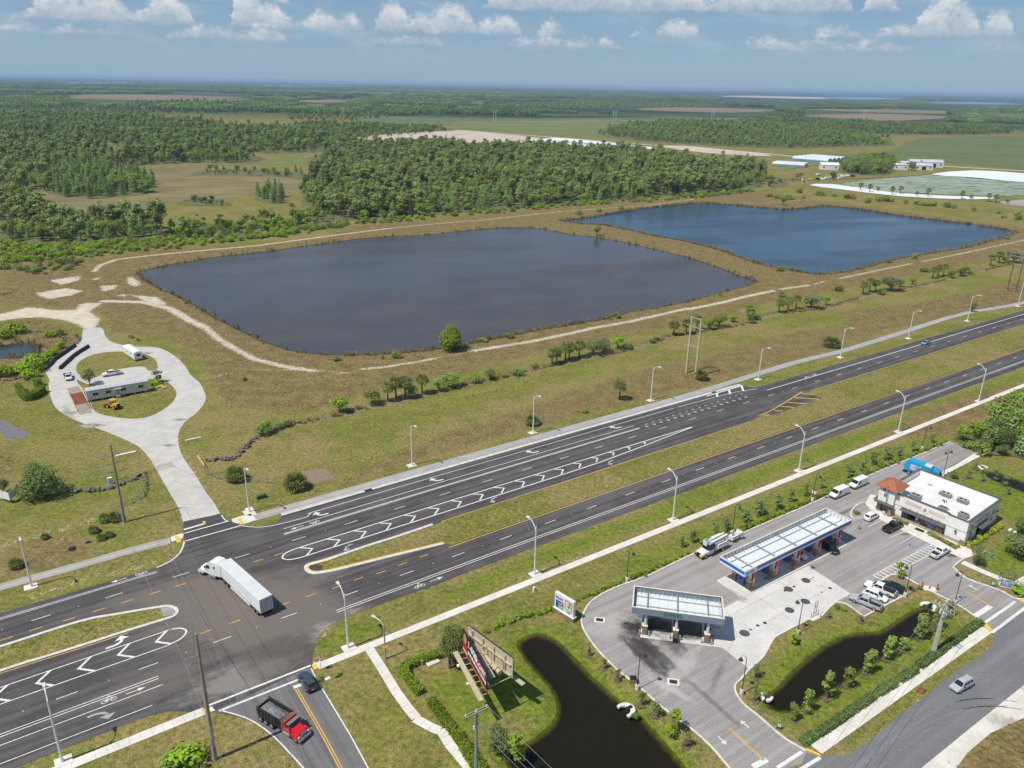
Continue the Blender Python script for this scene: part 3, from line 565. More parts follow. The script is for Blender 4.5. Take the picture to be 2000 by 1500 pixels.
# shared path on the far side
sp = [W(41,159.2), W(60,159.3), W(100,159.5), W(150,159.6), W(185,159.6)]+[(lambda a: a)(G(*q)) for q in [(1484,729),(1560,706),(1650,684),(1760,650),(1880,613),(2000,591),(2120,556)]]
shared = struct(MB().strip(smooth(sp, 4), 2.9, .02).build('shared_path', PATH), 'grey asphalt shared path along the far side of the highway')
spW = GP((-60,1166),(0,1147),(60,1130),(130,1111),(200,1091),(270,1071),(332,1056)); pathW = struct(MB().strip(smooth(spW, 3), 2.6, .02).build('shared_path', PATH), 'grey asphalt shared path left of the concrete drive')
MB().strip(smooth(spW[1:], 3), .3, .028).build('lane_line', LINE_PY, pathW)
MB().strip([W(43,159.3), W(72,159.6)], .3, .028).build('lane_line', LINE_PY, shared)
for q in ([(335,1058),(357,1051),(359,1043),(353,1042),(333,1049)], [(452,1014),(455,1020),(475,1024),(502,1015),(490,1004),(470,1008)], [(478,993),(492,990),(502,1005),(486,1008)]): struct(MB().prism(GP(*q), 0, .035).build('landing_slab', CONC))
for q in ([(341,1048),(350,1046),(354,1058),(346,1061)], [(463,1013),(470,1011),(476,1023),(469,1025)]): MB().sheet(GP(*q), .045).build('tactile_pad', TACT, pathW)
# near sidewalk, slab by slab
def slab_walk(name, pts, w, ln, label, m=CONC, z=.05, maxn=260):
    root = struct(bpy.data.objects.new(name, None), label); sc.collection.objects.link(root)
    me = MB().box((0, 0, 0), (ln-.025, w, .09)).mesh('slab', m); P = [Vector((*p, 0)) for p in pts]; k = 0; carry = 0
    for a, b in zip(P, P[1:]):
        L = (b-a).length; d = (b-a)/L; x = carry+ln/2
        while x < L+ln*.5 and k < maxn:
            if x > L: break
            c = a+d*x; o = bpy.data.objects.new('slab', me); sc.collection.objects.link(o); o.parent = root
            o.location = (c.x, c.y, z-.045+.004*random.random()); o.rotation_euler = (0, 0, math.atan2(d.y, d.x)); x += ln; k += 1
        carry = x-ln/2-L
    return root
slab_walk('sidewalk', [W(-30,105.5), W(16.2,105.5)], 1.75, 1.55, 'pale concrete sidewalk left of the side road')
slab_walk('sidewalk', [W(35.0,105.2), W(330,104.9)], 1.65, 1.55, 'long pale concrete sidewalk along the near verge')
struct(MB().prism([W(333,105.7),W(333,104.1),W(900,103.9),W(900,105.5)], 0, .05).build('sidewalk', CONC), 'far end of the long concrete sidewalk')
slab_walk('sidewalk', GP((722,1268),(747,1307),(773,1350),(797,1383),(817,1407),(843,1421),(864,1430),(879,1455),(912,1494),(950,1545)), 1.6, 1.55, 'concrete footpath branching down past the billboard hedge')
slab_walk('sidewalk', GP((1594,1464),(1929,1228)), 2.0, 1.6, 'concrete sidewalk between hedge and street')
slab_walk('sidewalk', GP((1880,1098),(1912,1113),(1960,1133),(2004,1154),(2040,1165)), 1.6, 1.55, 'concrete footpath from the store to the street')
slab_walk('sidewalk', GP((1975,1147),(2010,1128)), 1.6, 1.55, 'short concrete footpath at the right edge')
for q, w_ in (([(386,1388),(414,1380),(420,1388),(395,1397)], 0), ([(610,1297),(626,1291),(632,1300),(616,1308)], 0)): struct(MB().prism(GP(*q), 0, .055).build('landing_slab', CONC))
for q in ([(394,1386),(404,1383),(410,1391),(400,1394)], [(609,1300),(618,1297),(623,1305),(614,1309)]): MB().sheet(GP(*q), .062).build('tactile_pad', TACT, junction)
# shoulder strip of pale shell beside the drive mouth
pave('loading_dock_slab', GP((1863,910),(1905,884),(1923,887),(1840,930),(1832,924)), .045, CONC, 'pale concrete strip at the back of the store lot')

# ------------------------------------------------------------------ road markings (parts of the highway)
ZM = ZR+.016
def line(s0, s1, t, w=.16, m=LINE_W, z=ZM, name='lane_line', par=None):
    n = max(2, int((s1-s0)/12)+1); pts = [W(s0+(s1-s0)*i/(n-1), t) for i in range(n)]
    return MB().strip(pts, w, z).build(name, m, par or highway)
for t in (117.6, 117.0): line(-60, 12.2, t, .16); line(43.5, 420, t, .16)
line(-60, 12.4, 115.15); line(-60, 10, 111.25); line(-60, 17, 128.9, .2); line(-60, 15.5, 124.65, .2)
for t in (149.2, 148.75): line(-60, 18.6, t, .15)
for t in (148.95, 148.55): line(44.6, 150.3, t, .2)
line(45.3, 150.2, 150.9, .18); line(52, 172, 154.3, .18); line(207.5, 450, 148.9, .3); line(219, 460, 140.75, .22, LINE_Y); line(107, 187, 134.45, .22, LINE_Y); line(72, 460, 124.45, .22, LINE_Y); line(76, 107, 134.5, .2, LINE_Y)
MB().strip(smooth(GP((470,1027),(505,1030),(545,1024),(600,1010)), 4)+[W(53, 154.3)], .2, ZM+.002).build('lane_line', LINE_W, highway)
MB().strip(smooth(GP((432,1006),(440,1016),(447,1019)), 4), .25, ZM+.004).build('lane_line', LINE_W, highway); MB().strip(smooth(GP((306,1109),(333,1096),(353,1078),(360,1058)), 4), .35, ZM+.004).build('kerb_edge', CURB, highway)
MB().strip([W(170,154.3)]+GP((1400,775),(1440,765),(1478,760)), .2, ZM).build('lane_line', LINE_W, highway); MB().strip(GP((1380,774),(1450,753)), .5, ZM).build('lane_line', LINE_W, highway)
for a, b in (((1400,768),(1401,775)), ((1424,762),(1426,770)), ((1448,753),(1452,764))): MB().strip(GP(a, b), .7, ZM+.002).build('hatch_bar', LINE_W, highway)
dash = MB().box((0, 0, 0), (3.05, .17, .004)).mesh('lane_dash', LINE_W); ydash = MB().box((0, 0, 0), (2.0, .2, .004)).mesh('lane_dash', LINE_Y); sdash = MB().box((0, 0, 0), (1.0, .2, .004)).mesh('lane_dash', LINE_W); stud_m = MB().box((0, 0, .02), (.16, .16, .03)).mesh('road_stud', WHITE)
def put(me, s, t, name='lane_dash', rot=0):
    o = bpy.data.objects.new(name, me); sc.collection.objects.link(o); x, y = W(s, t); o.location = (x, y, ZM+.004); o.rotation_euler = (0, 0, TH+rot); o.parent = highway; return o
for i in range(-4, 34):
    s = -2.3+12.19*i
    if 12 < s < 25: pass
    put(dash, s+1.5, 121.0); put(stud_m, s+7.6, 121.0, 'road_stud')
    s2 = -3.6+12.19*i
    if not 26 < s2 < 30: put(dash, s2+1.5, 145.25)
    if not 8 < s2 < 30: put(stud_m, s2+7.6, 145.25, 'road_stud')
for p in [(12,1248),(70,1229),(135,1210),(193,1192),(248,1175),(303,1158),(353,1143),(505,1095),(545,1083),(556,1180),(607,1163),(658,1147),(700,1131),(744,1118),(786,1102),(828,1086),(458,1215),(403,1234)]:
    x, y = G(*p); o = bpy.data.objects.new('lane_dash', ydash); sc.collection.objects.link(o); o.location = (x, y, ZM+.012); o.rotation_euler = (0, 0, TH); o.parent = highway
for i in range(16): put(sdash, 154+2.9*i, 149.9+.07*i); put(sdash, 153+2.9*i, 148.7); put(sdash, 153+2.9*i, 148.2)
# painted gore with chevrons: right-hand one, closing to a point, and the left-hand one
def path_strip(pts, w, name='lane_line', m=LINE_W, z=ZM): return MB().strip(pts, w, z).build(name, m, highway)
path_strip([W(45,141.85), W(95,141.6), W(164,141.2)], .3); path_strip([W(44.5,138.1), W(83,137.75), W(112,137.75), W(126,138.0), W(144,139.3), W(164,141.0)], .3)
path_strip(smooth([W(45,141.85), W(42.4,141.4), W(41.2,140.0), W(42.2,138.6), W(44.5,138.1)], 4), .3)
def chevron(s, lo, hi, a, w):
    m_ = (lo+hi)/2; MB().sheet([W(*q) for q in ((s, hi), (s+a, m_), (s, lo), (s+w, lo), (s+a+w, m_), (s+w, hi))], ZM+.004).build('chevron', LINE_W, highway)
for k in range(17):
    s = 45.3+6.15*k; lo = 138.05 if s < 112 else 138.05+(s-112)/52*3; hi = 141.75-.002*(s-45)
    if hi-lo > .9: chevron(s, lo, hi, 2.1*(hi-lo)/3.7, .52)
path_strip(smooth([W(15.2,124.7), W(17.6,125.3), W(18.9,126.8), W(18.2,128.3), W(16.4,128.95)], 4), .3)
for k in range(9): chevron(15.6-6.1*k, 124.75, 128.8, -2.1, .6)
# yellow hatching where the turn lane opens
struct(MB().sheet(GP((1482,813),(1500,806),(1604,778),(1582,769),(1566,764),(1530,780)), .058).build('hatched_pavement', ASPH))
MB().strip(smooth(GP((1482,812),(1496,807),(1515,797),(1540,782),(1567,765)), 3), .35, .064).build('lane_line', LINE_Y, highway)
for a, b in (((1563,768),(1591,771)), ((1551,777),(1599,780)), ((1538,786),(1576,789)), ((1524,794),(1551,796)), ((1512,802),(1528,803)), ((1494,811),(1503,811))): MB().strip(GP(a, b), .5, .066).build('hatch_bar', LINE_Y, highway)
# crossings and stop lines
for a, b, w in (((408,1378),(607,1300),.4), ((428,1389),(590,1325),.4), ((573,1343),(588,1338),.7)): MB().strip(GP(a, b), w, ZM+.008).build('crossing_line', LINE_W, junction)
for a, b, w in (((360,1042),(446,1018),.35), ((362,1057),(470,1027),.35), ((359,1035),(400,1023),.6)): MB().strip(GP(a, b), w, ZM+.01).build('crossing_line', LINE_W, junction)
yl = smooth(GP((579,1346),(610,1400),(637,1447),(666,1502),(705,1575)), 4)
for o_ in (-.18, .18): MB().strip(offset(yl, o_), .17, ZM+.008).build('lane_line', LINE_Y, junction)
MB().strip(GP((608,1306),(617,1325),(640,1363),(683,1434),(720,1502),(760,1570)), .2, ZM+.008).build('lane_line', LINE_W, junction); MB().strip(smooth(GP((432,1388),(477,1401),(508,1418),(537,1441),(566,1471),(593,1501),(640,1560)), 3), .22, ZM+.008).build('lane_line', LINE_W, junction)
for o_ in (-.15, .15): MB().strip(offset(GP((327,908),(397,1022)), o_), .13, .03).build('lane_line', LINE_PY, drive)
MB().strip(GP((398,1018),(400,1024)), .5, ZM+.012).build('lane_line', LINE_Y, junction)
# arrows and cycle symbols
def arrow_turn(side):     # points along +x, hooks to +y (side 1) or -y
    m = MB(); pts = [(-1.9, -.55*side), (-.9, -.5*side), (-.2, -.2*side), (.1, .3*side), (.15, .6*side)]
    m.strip(smooth(pts, 3), .42, 0); m.add([(-.75, .55*side, 0), (1.05, .55*side, 0), (.15, 1.6*side, 0)], [(0, 1, 2) if side > 0 else (2, 1, 0)]); return m
def arrow_straight(l=1.6):
    m = MB(); m.box((-.3, 0, 0), (l, .16, .002)); m.add([(l/2-.35, -.4, 0), (l/2+.6, 0, 0), (l/2-.35, .4, 0)], [(0, 1, 2)]); return m
def cycle_mark():
    m = MB()
    for x in (-.55, .55): m.strip([(x+.36*math.cos(a), .36*math.sin(a)) for a in np.linspace(0, 2*math.pi, 13)], .11, 0)
    for a, b in (((-.55, 0), (-.15, .45)), ((-.15, .45), (.4, .42)), ((.4, .42), (.05, -.05)), ((.05, -.05), (-.55, 0)), ((-.2, .4), (.05, -.05)), ((.55, 0), (.35, .62)), ((-.3, .55), (-.05, .55))): m.strip([a, b], .1, .001)
    m.lathe([(.17, -.001), (.17, .001)], 8, (.1, .95, .002)); return m
ME = {'tl': arrow_turn(1).mesh('turn_arrow', LINE_W), 'tr': arrow_turn(-1).mesh('turn_arrow', LINE_W), 'trf': arrow_turn(-1).mesh('turn_arrow', LINE_F), 'tlf': arrow_turn(1).mesh('turn_arrow', LINE_F), 'st': arrow_straight().mesh('straight_arrow', LINE_W), 'cy': cycle_mark().mesh('cycle_symbol', LINE_W)}
def mark(k, px, ang, scx=1.0, scl=1.0, par=None, z=ZM+.004):
    o = bpy.data.objects.new({'t': 'turn_arrow', 's': 'straight_arrow', 'c': 'cycle_symbol'}[k[0]], ME[k]); sc.collection.objects.link(o); x, y = G(*px); o.location = (x, y, z)
    o.rotation_euler = (0, 0, ang); o.scale = (scl*scx, scl, 1); o.parent = par or highway; return o
for p in ((622,1006),(849,939),(1037,884),(1200,836)): mark('tr', p, TH+math.pi, 1.15, 1.0)
mark('tl', (237,1253), TH, 1.3, 1.05); mark('trf', (206,1393), TH, 1.3, 1.0); mark('tlf', (675,1070), TH+math.pi, 1.1, .9); mark('tlf', (1189,904), TH+math.pi, 1.1, .9); mark('tlf', (960,977), TH+math.pi, 1.1, .9)
mark('st', (263,1350), TH, 1.2); mark('st', (851,1132), TH, 1.2); mark('st', (582,1030), TH+math.pi, 1.2); mark('st', (234,1133), TH+math.pi, 1.2); mark('st', (1577,736), TH+math.pi, 1.2)
for p in ((213,1368),(820,1145)): mark('cy', p, TH-math.pi/2+math.pi/2, 1.2)
for p in ((614,1020),(276,1120),(1590,732)): mark('cy', p, TH+math.pi, 1.2)
# ------------------------------------------------------------------ filling station: lot, kerbs, markings
lot = GP((1856,863),(1800,887),(1693,931),(1600,977),(1500,1020),(1440,1046),(1350,1084),(1300,1108),(1265,1125),(1214,1143),(1175,1161),(1151,1179),(1139,1200),(1136,1218),(1145,1239),(1169,1272),(1205,1308),(1250,1344),(1295,1383),(1340,1416),(1385,1455),(1424,1500),(1450,1530),(1600,1480),(1574,1467),(1529,1440),(1484,1401),(1454,1377),(1438,1355),(1436,1338),(1448,1326),(1463,1308),(1487,1287),(1499,1269),(1511,1248),(1529,1236),(1574,1213),(1602,1206),(1629,1179),(1656,1182),(1687,1205),(1710,1193),(1767,1163),(1730,1140),(1725,1131),(1735,1125),(1749,1123),(1770,1129),(1800,1146),(1830,1161),(1860,1176),(1890,1194),(1923,1219),(1938,1236),(2040,1190),(1998,1171),(1980,1168),(1950,1152),(1890,1131),(1866,1112),(1863,1106),(1884,1090),(1860,1070),(1800,1030),(1712,985),(1738,955),(1800,925),(1832,924),(1905,884))
lot_o = pave('station_lot', lot, .035, ASPH_L, 'grey asphalt forecourt of the filling station')
street = GP((1560,1510),(1574,1470),(1602,1478),(1640,1476),(1665,1470),(1692,1452),(1755,1398),(1815,1353),(1860,1317),(1914,1281),(1935,1263),(1942,1245),(1938,1234),(1990,1200),(2100,1140),(2250,1190),(2000,1338),(1899,1419),(1800,1500),(1720,1575),(1480,1575))
street_o = pave('street', street, .041, ASPH_E, 'grey street crossing the bottom right corner'); pave('shell_verge', GP((1800,1500),(1899,1419),(2000,1338),(2120,1250),(2150,1290),(2000,1402),(1935,1432),(1890,1470),(1868,1500),(1800,1570),(1730,1570)), .03, SHELL, 'pale shell and gravel verge beyond the street')
apron = GP((1399,1134),(1447,1169),(1578,1106),(1662,1160),(1629,1178),(1602,1205),(1574,1212),(1529,1235),(1510,1248),(1498,1269),(1486,1287),(1463,1307),(1421,1273),(1409,1265),(1250,1245),(1254,1200),(1262,1180),(1300,1170),(1415,1195),(1447,1170))
pump_pad = struct(MB().sheet(GP((1399,1134),(1447,1169),(1655,1064),(1608,1030)), .045).build('pump_slab', CONC_L), 'pale concrete slab under the petrol canopy')
ap = struct(MB().sheet(GP((1448,1169),(1578,1105.5),(1662,1160),(1629,1178),(1602,1205),(1574,1212),(1529,1235),(1510,1248),(1498,1269),(1486,1287),(1463,1307),(1421,1273),(1409,1265),(1250,1245),(1258,1195),(1415,1187)), .042).build('apron_slab', CONC_L), 'pale concrete apron with tank covers')
JOINT = mat('joint_sealant', (.30, .285, .27), .9)
for a, b in (((1470,1160),(1560,1223)), ((1520,1135),(1605,1195)), ((1421,1205),(1545,1140)), ((1440,1245),(1615,1152)), ((1300,1246),(1312,1200)), ((1355,1256),(1366,1200)), ((1420,1195),(1440,1240)), ((1440,1240),(1421,1272))): MB().strip(GP(a, b), .07, .048).build('slab_joint', JOINT, ap)
IRON = MATS['iron']; LID = mat('tank_lid', (.08, .085, .08), .8)
for p, r, m in [((1469,1238),.95,LID),((1542,1192),.9,LID),((1540,1151),.9,LID),((1574,1134),.9,LID),((1573,1175),.9,LID),((1454,1237),.95,LID)][1:] + [((1533,1154),.3,IRON),((1551,1146),.3,IRON),((1480,1222),.32,IRON),((1494,1217),.34,IRON),((1621,1149),.35,IRON),((1511,1208),.3,LINE_PY),((1556,1143),.25,LINE_PY),((1584,1131),.22,mat('red_paint',(.5,.05,.03),.6)),((1588,1128),.22,MATS['red_paint']),((1605,1157),.25,MATS['red_paint']),((1466,1230),.3,LINE_B)]:
    x, y = G(*p); MB().lathe([(r, .044), (r, .056), (r*.9, .058)], 16, (x, y, 0)).build('tank_cover', m, ap)
for p in ((1171,1211),(1315,1332)):
    x, y = G(*p); MB().box((x, y, .045), (2.0, 1.5, .03), R(-10)).build('drain_frame', CONC, lot_o); MB().box((x, y, .05), (1.3, .9, .03), R(-10)).build('drain_grate', IRON, lot_o)
kz = .03
KER = [[(1856,863),(1800,887),(1693,931),(1600,977),(1500,1020),(1440,1046),(1350,1084),(1265,1125),(1214,1143),(1175,1161),(1151,1179),(1139,1200),(1136,1218),(1145,1239),(1169,1272),(1205,1308),(1250,1344),(1295,1383),(1340,1416),(1385,1455),(1424,1500),(1450,1530)],
 [(1574,1467),(1529,1440),(1484,1401),(1454,1377),(1438,1355),(1436,1338),(1448,1326),(1463,1308),(1487,1287),(1499,1269),(1511,1248),(1529,1236),(1574,1213)], [(1602,1206),(1629,1179),(1640,1177),(1656,1182),(1687,1205)], [(1687,1205),(1710,1193),(1767,1163)], [(1767,1163),(1730,1140),(1725,1131),(1735,1125),(1749,1123),(1770,1129),(1800,1146),(1830,1161),(1860,1176),(1890,1194),(1923,1219)], [(1998,1171),(1980,1168),(1950,1152),(1890,1131),(1866,1112),(1863,1106),(1884,1090)], [(1662,1000),(1672,988),(1688,981),(1692,984)], [(1662,1000),(1662,1008),(1668,1013),(1682,1012)]]
for k, q in enumerate(KER): struct(MB().strip(smooth(GP(*q), 3), .32, kz, .13).build('kerb', CURB), 'pale concrete kerb of the station lot')
# store forecourt walk
struct(MB().prism(GP((1690,984),(1717,1014),(1766,1038),(1818,1063),(1856,1081),(1883,1092),(1912,1082),(1886,1068),(1881,1066),(1742,1008),(1730,1000),(1722,972),(1700,966)), .0, .13).build('store_walk', CONC), 'raised concrete walk in front of the store')
def pline(a, b, w=.13, m=LINE_W, z=.05, name='bay_line', par=None): return MB().strip(GP(a, b), w, z).build(name, m, par or lot_o)
for a, b in (((1723,1016),(1695,1030)), ((1766,1038),(1738,1051)), ((1856,1081),(1830,1094)), ((1656,1166),(1704,1196)), ((1700,1150),(1737,1176)), ((1687,1204),(1767,1162)), ((1656,1182),(1687,1204)), ((1748,1140),(1766,1156)), ((1680,1158),(1722,1186))): pline(a, b, .14)
for a, b in (((1789,1047),(1762,1062)), ((1818,1062),(1792,1076))): pline(a, b, .2, LINE_B); pline((a[0]-3, a[1]), (b[0]-3, b[1]), .12)
x, y = G(1781,1067); m_ = MB(); m_.strip([(x+.5*math.cos(a), y+.5*math.sin(a)) for a in np.linspace(0, 5, 11)], .22, .05); m_.box((x-.1, y+.7, .05), (.5, .5, .002), TH); m_.strip([(x+.2, y+.2), (x+.9, y-.6)], .2, .051); m_.build('accessible_symbol', LINE_B, lot_o)
A0, A1, B0, B1 = [Vector((*G(*q), 0)) for q in ((1829,1068),(1704,1124),(1820,1062),(1718,1132))]
c0, c1 = Vector((*G(1822,1062), 0)), Vector((*G(1705,1124), 0)); e0, e1 = Vector((*G(1843,1070), 0)), Vector((*G(1723,1133), 0))
for a, b in ((c0, c1), (e0, e1)): MB().strip([a[:2], b[:2]], .16, .052).build('crossing_line', LINE_W, lot_o)
for i in range(19):
    t = i/18; a = c0.lerp(c1, t); b = e0.lerp(e1, min(1, t+.0)); MB().strip([a[:2], b[:2]], .28, .05).build('crossing_bar', LINE_W, lot_o)
for a, b, w in (((1905,1203),(1935,1184),1.0), ((1923,1217),(1983,1175),.55), ((1937,1236),(2004,1186),.55), ((1516,1470),(1565,1470),.01)): pline(a, b, w, z=.052, name='crossing_line')
for a, b, w in (((1518,1500),(1566,1469),.55), ((1556,1508),(1602,1480),.55), ((1470,1498),(1498,1484),.9)): pline(a, b, w, z=.052, name='crossing_line')
for o_ in (-.14, .14):
    MB().strip(offset(GP((1424,1423),(1492,1485)), o_), .14, .052).build('lane_line', LINE_Y, lot_o); MB().strip(offset(GP((1881,1153),(1936,1184)), o_), .14, .052).build('lane_line', LINE_Y, lot_o)
def lot_arrow(p, q):
    a, b = Vector(G(*p)), Vector(G(*q)); d = b-a; o = bpy.data.objects.new('straight_arrow', ME['st']); sc.collection.objects.link(o); o.location = ((a.x+b.x)/2, (a.y+b.y)/2, .054); o.rotation_euler = (0, 0, math.atan2(d.y, d.x)); o.scale = (d.length/2.2, 1.2, 1); o.parent = lot_o
lot_arrow((1463,1422),(1448,1409)); lot_arrow((1402,1438),(1417,1453)); lot_arrow((1911,1154),(1894,1144)); lot_arrow((1867,1160),(1880,1168))
for q in ([(1574,1466),(1604,1478),(1600,1473),(1576,1462)], [(1921,1223),(1926,1219),(1939,1231),(1934,1235)]): MB().prism(GP(*q), 0, .13).build('tactile_pad', TACT, street_o)
struct(MB().prism(GP((1988,1171),(2010,1165),(2020,1172),(1998,1177)), 0, .13).build('kerb_ramp', TACT))

# ------------------------------------------------------------------ canopies
STEEL = mat('galvanised_steel', (.42, .46, .48), .45, .2, 1.2, metal=.35); DECK = mat('canopy_deck', (.70, .73, .74), .6, .12, 2.0); RIM = mat('cream_rim', (.72, .66, .57), .6, .12, 1); BLUE = mat('fuel_blue', (.02, .14, .55), .35, .08, 1); REDP = mat('canopy_red', (.62, .02, .03), .35, .08, 1)
STONE = mat('stone_veneer', (.38, .27, .17), .9, .35, 3.2, bump=.8, col2=(.17, .12, .08)); GREYF = mat('grey_fascia', (.22, .265, .31), .55, .1, .6); BLACK = mat('black_plastic', (.02, .02, .022), .5, .2, 3); ORANGE = mat('orange_trim', (.75, .25, .08), .5, .1, 1); LAMPG = mat('dark_bronze', (.05, .035, .03), .5, .2, 3)
def canopy(name, label, ctr, ang, L, Wd, ztop, h, fascia, nbeam, nstud):
    t = thing(name, label, 'canopy', (*ctr, 0), ang)
    zb = ztop-h; hl, hw_ = L/2, Wd/2; th = .12
    n_p = max(6, int(L/1.6)); pw = (L-.3)/n_p
    pm = MB().box((0, 0, 0), (pw-.03, Wd-.3, .06)).mesh('deck_panel', DECK)
    for i in range(n_p):
        o = bpy.data.objects.new('deck_panel', pm); sc.collection.objects.link(o); o.parent = t; o.location = (-hl+.15+pw*(i+.5), 0, zb+.12)
    for nm, (x0, x1, y0, y1) in {'fascia_n': (-hl, hl, hw_-th, hw_), 'fascia_s': (-hl, hl, -hw_, -hw_+th), 'fascia_w': (-hl, -hl+th, -hw_+th, hw_-th), 'fascia_e': (hl-th, hl, -hw_+th, hw_-th)}.items():
        f = MB().b2(x0, x1, y0, y1, zb, ztop).build('fascia', fascia, t)
    for (x0, x1, y0, y1) in ((-hl-.02, hl+.02, hw_-th-.1, hw_+.02), (-hl-.02, hl+.02, -hw_-.02, -hw_+th+.1), (-hl-.02, -hl+th+.1, -hw_+th+.1, hw_-th-.1), (hl-th-.1, hl+.02, -hw_+th+.1, hw_-th-.1)): MB().b2(x0, x1, y0, y1, ztop, ztop+.07).build('rim', RIM, t)
    for y in (-hw_*.32, hw_*.5): MB().b2(-hl+.3, hl-.3, y-.07, y+.07, zb+.15, zb+.36).build('purlin', STEEL, t)
    for i in range(nbeam):
        x = -hl+L*(i+.5)/nbeam; MB().b2(x-.1, x+.1, -hw_+.3, hw_-.3, zb+.37, zb+.55).build('beam', STEEL, t)
    st = MB(); st.box((0, 0, h/2), (.06, .1, h-.12)); st.box((0, -.35, h*.35), (.05, .8, .05), rx=R(38)); sm = st.mesh('stud', STEEL)
    for i in range(nstud):
        for sgn in (1, -1):
            o = bpy.data.objects.new('stud', sm); sc.collection.objects.link(o); o.parent = t; o.location = (-hl+.5+(L-1)*i/(nstud-1), sgn*(hw_-th-.06), zb+.05); o.rotation_euler = (0, 0, 0 if sgn > 0 else math.pi)
    for i in range(7):
        for sgn in (1, -1):
            o = bpy.data.objects.new('stud', sm); sc.collection.objects.link(o); o.parent = t; o.location = (sgn*(hl-th-.06), -hw_+.5+(Wd-1)*i/6, zb+.05); o.rotation_euler = (0, 0, -sgn*math.pi/2)
    return t, zb
def stone_column(t, x, y, zb, w=.85, hst=1.9):
    MB().b2(x-.22, x+.22, y-.22, y+.22, hst, zb).build('column', mat('column_paint', (.66, .66, .63), .6), t); c = MB().b2(x-w/2, x+w/2, y-w/2, y+w/2, .04, hst).build('column_base', STONE, t); MB().b2(x-w/2-.08, x+w/2+.08, y-w/2-.08, y+w/2+.08, hst, hst+.16).build('cap', RIM, c)
# petrol canopy
cc = G(1535,1053,5.7); pc, zb = canopy('petrol_canopy', 'long petrol canopy with blue fascia band and open white roof deck', (58.25, 140.6), TH, 35.1, 6.3, 5.75, 1.25, mat('white_fascia', (.76, .76, .74), .5, .08, .6), 5, 34)
for y, s in ((-3.162, -1), (3.162, 1)):
    MB().b2(-17.0 if s < 0 else -17.55, 17.55, min(y, y+.014*s), max(y, y+.014*s), zb+.42, zb+1.08).build('blue_band', BLUE, pc); MB().b2(-17.55, 17.55, min(y, y+.018*s), max(y, y+.018*s), zb+1.1, zb+1.18).build('orange_stripe', ORANGE, pc)
for x, s in ((-17.562, -1), (17.562, 1)): MB().b2(min(x, x+.014*s), max(x, x+.014*s), -3.1, 3.1, zb+.42, zb+1.08).build('blue_band', BLUE, pc)
MB().b2(-17.5, -14.0, -3.21, -3.17, zb+.1, zb+1.2).build('sign_panel', WHITE, pc); 
text('M', .78, BLUE, pc, (-16.95, -3.225, zb+.68), (R(90), 0, 0), sx=1.1); text('o', .78, REDP, pc, (-16.28, -3.225, zb+.68), (R(90), 0, 0), sx=1.1); text('bil', .78, BLUE, pc, (-15.45, -3.225, zb+.68), (R(90), 0, 0), sx=1.2)
for i, x in enumerate((-14.4, -7.2, 0, 7.2, 14.4)):
    for y in (-2.2, 1.35): stone_column(pc, x, y, zb)
    MB().b2(x-.55, x+.55, -2.9, 2.1, .04, .18).build('pump_island', CONC, pc)
def red_arch(x, y):
    m = MB(); prof = [(-.0, .2), (-.0, 3.4)]; ring = []
    pts = [(0, 0, .2), (0, 0, 3.3), (0, -.06, 3.75), (0, -.25, 4.15), (0, -.55, 4.4)]
    for (a, b) in zip(pts, pts[1:]):
        m.add([(x-.38, y+a[1]-.28, a[2]), (x+.38, y+a[1]-.28, a[2]), (x+.38, y+a[1]+.28, a[2]), (x-.38, y+a[1]+.28, a[2]), (x-.38, y+b[1]-.28, b[2]), (x+.38, y+b[1]-.28, b[2]), (x+.38, y+b[1]+.28, b[2]), (x-.38, y+b[1]+.28, b[2])], [(3,2,1,0),(4,5,6,7),(0,1,5,4),(1,2,6,5),(2,3,7,6),(3,0,4,7)])
    return m
for i, x in enumerate((-14.4, -7.2, 0, 7.2, 14.4)):
    a = red_arch(x+.75, -2.35).build('number_arch', REDP, pc); MB().b2(x+.5, x+1.0, -2.66, -2.645, .5, 2.6).build('price_panel', mat('panel_print', (.75, .72, .72), .5, .4, 5, col2=(.55, .03, .05)), a)
def pump(i, x, side):
    m = G(0, 0); q = pc.matrix_basis @ Vector((x, side, 0))
    t = thing('fuel_pump', 'blue fuel pump, %s island from the left under the petrol canopy' % ORD[i], 'fuel pump', (q.x, q.y, .18), TH, 'pumps under the petrol canopy')
    MB().b2(-.42, .42, -.6, .6, 0, 1.9).build('cabinet', mat('pump_grey', (.3, .31, .32), .5), t)
    for s in (-1, 1):
        x0 = s*.43; MB().b2(min(x0, x0+s*.03), max(x0, x0+s*.03), -.55, .55, .15, 1.85).build('front_panel', BLUE, t); MB().b2(min(x0, x0+s*.05), max(x0, x0+s*.05), -.3, .3, 1.15, 1.6).build('display', BLACK, t)
    for s in (-1, 1): MB().tube([(.2*s, -.7, 1.5), (.2*s, -.85, 1.2), (.2*s, -.85, .7), (.2*s, -.7, .4)], .04, 6).build('hose', BLACK, t)
    MB().b2(-.45, .45, -.62, .62, 1.9, 2.15).build('topper', BLUE, t)
for i, x in enumerate((-14.4, -7.2, 0, 7.2, 14.4)): pump(i, x, -.4)
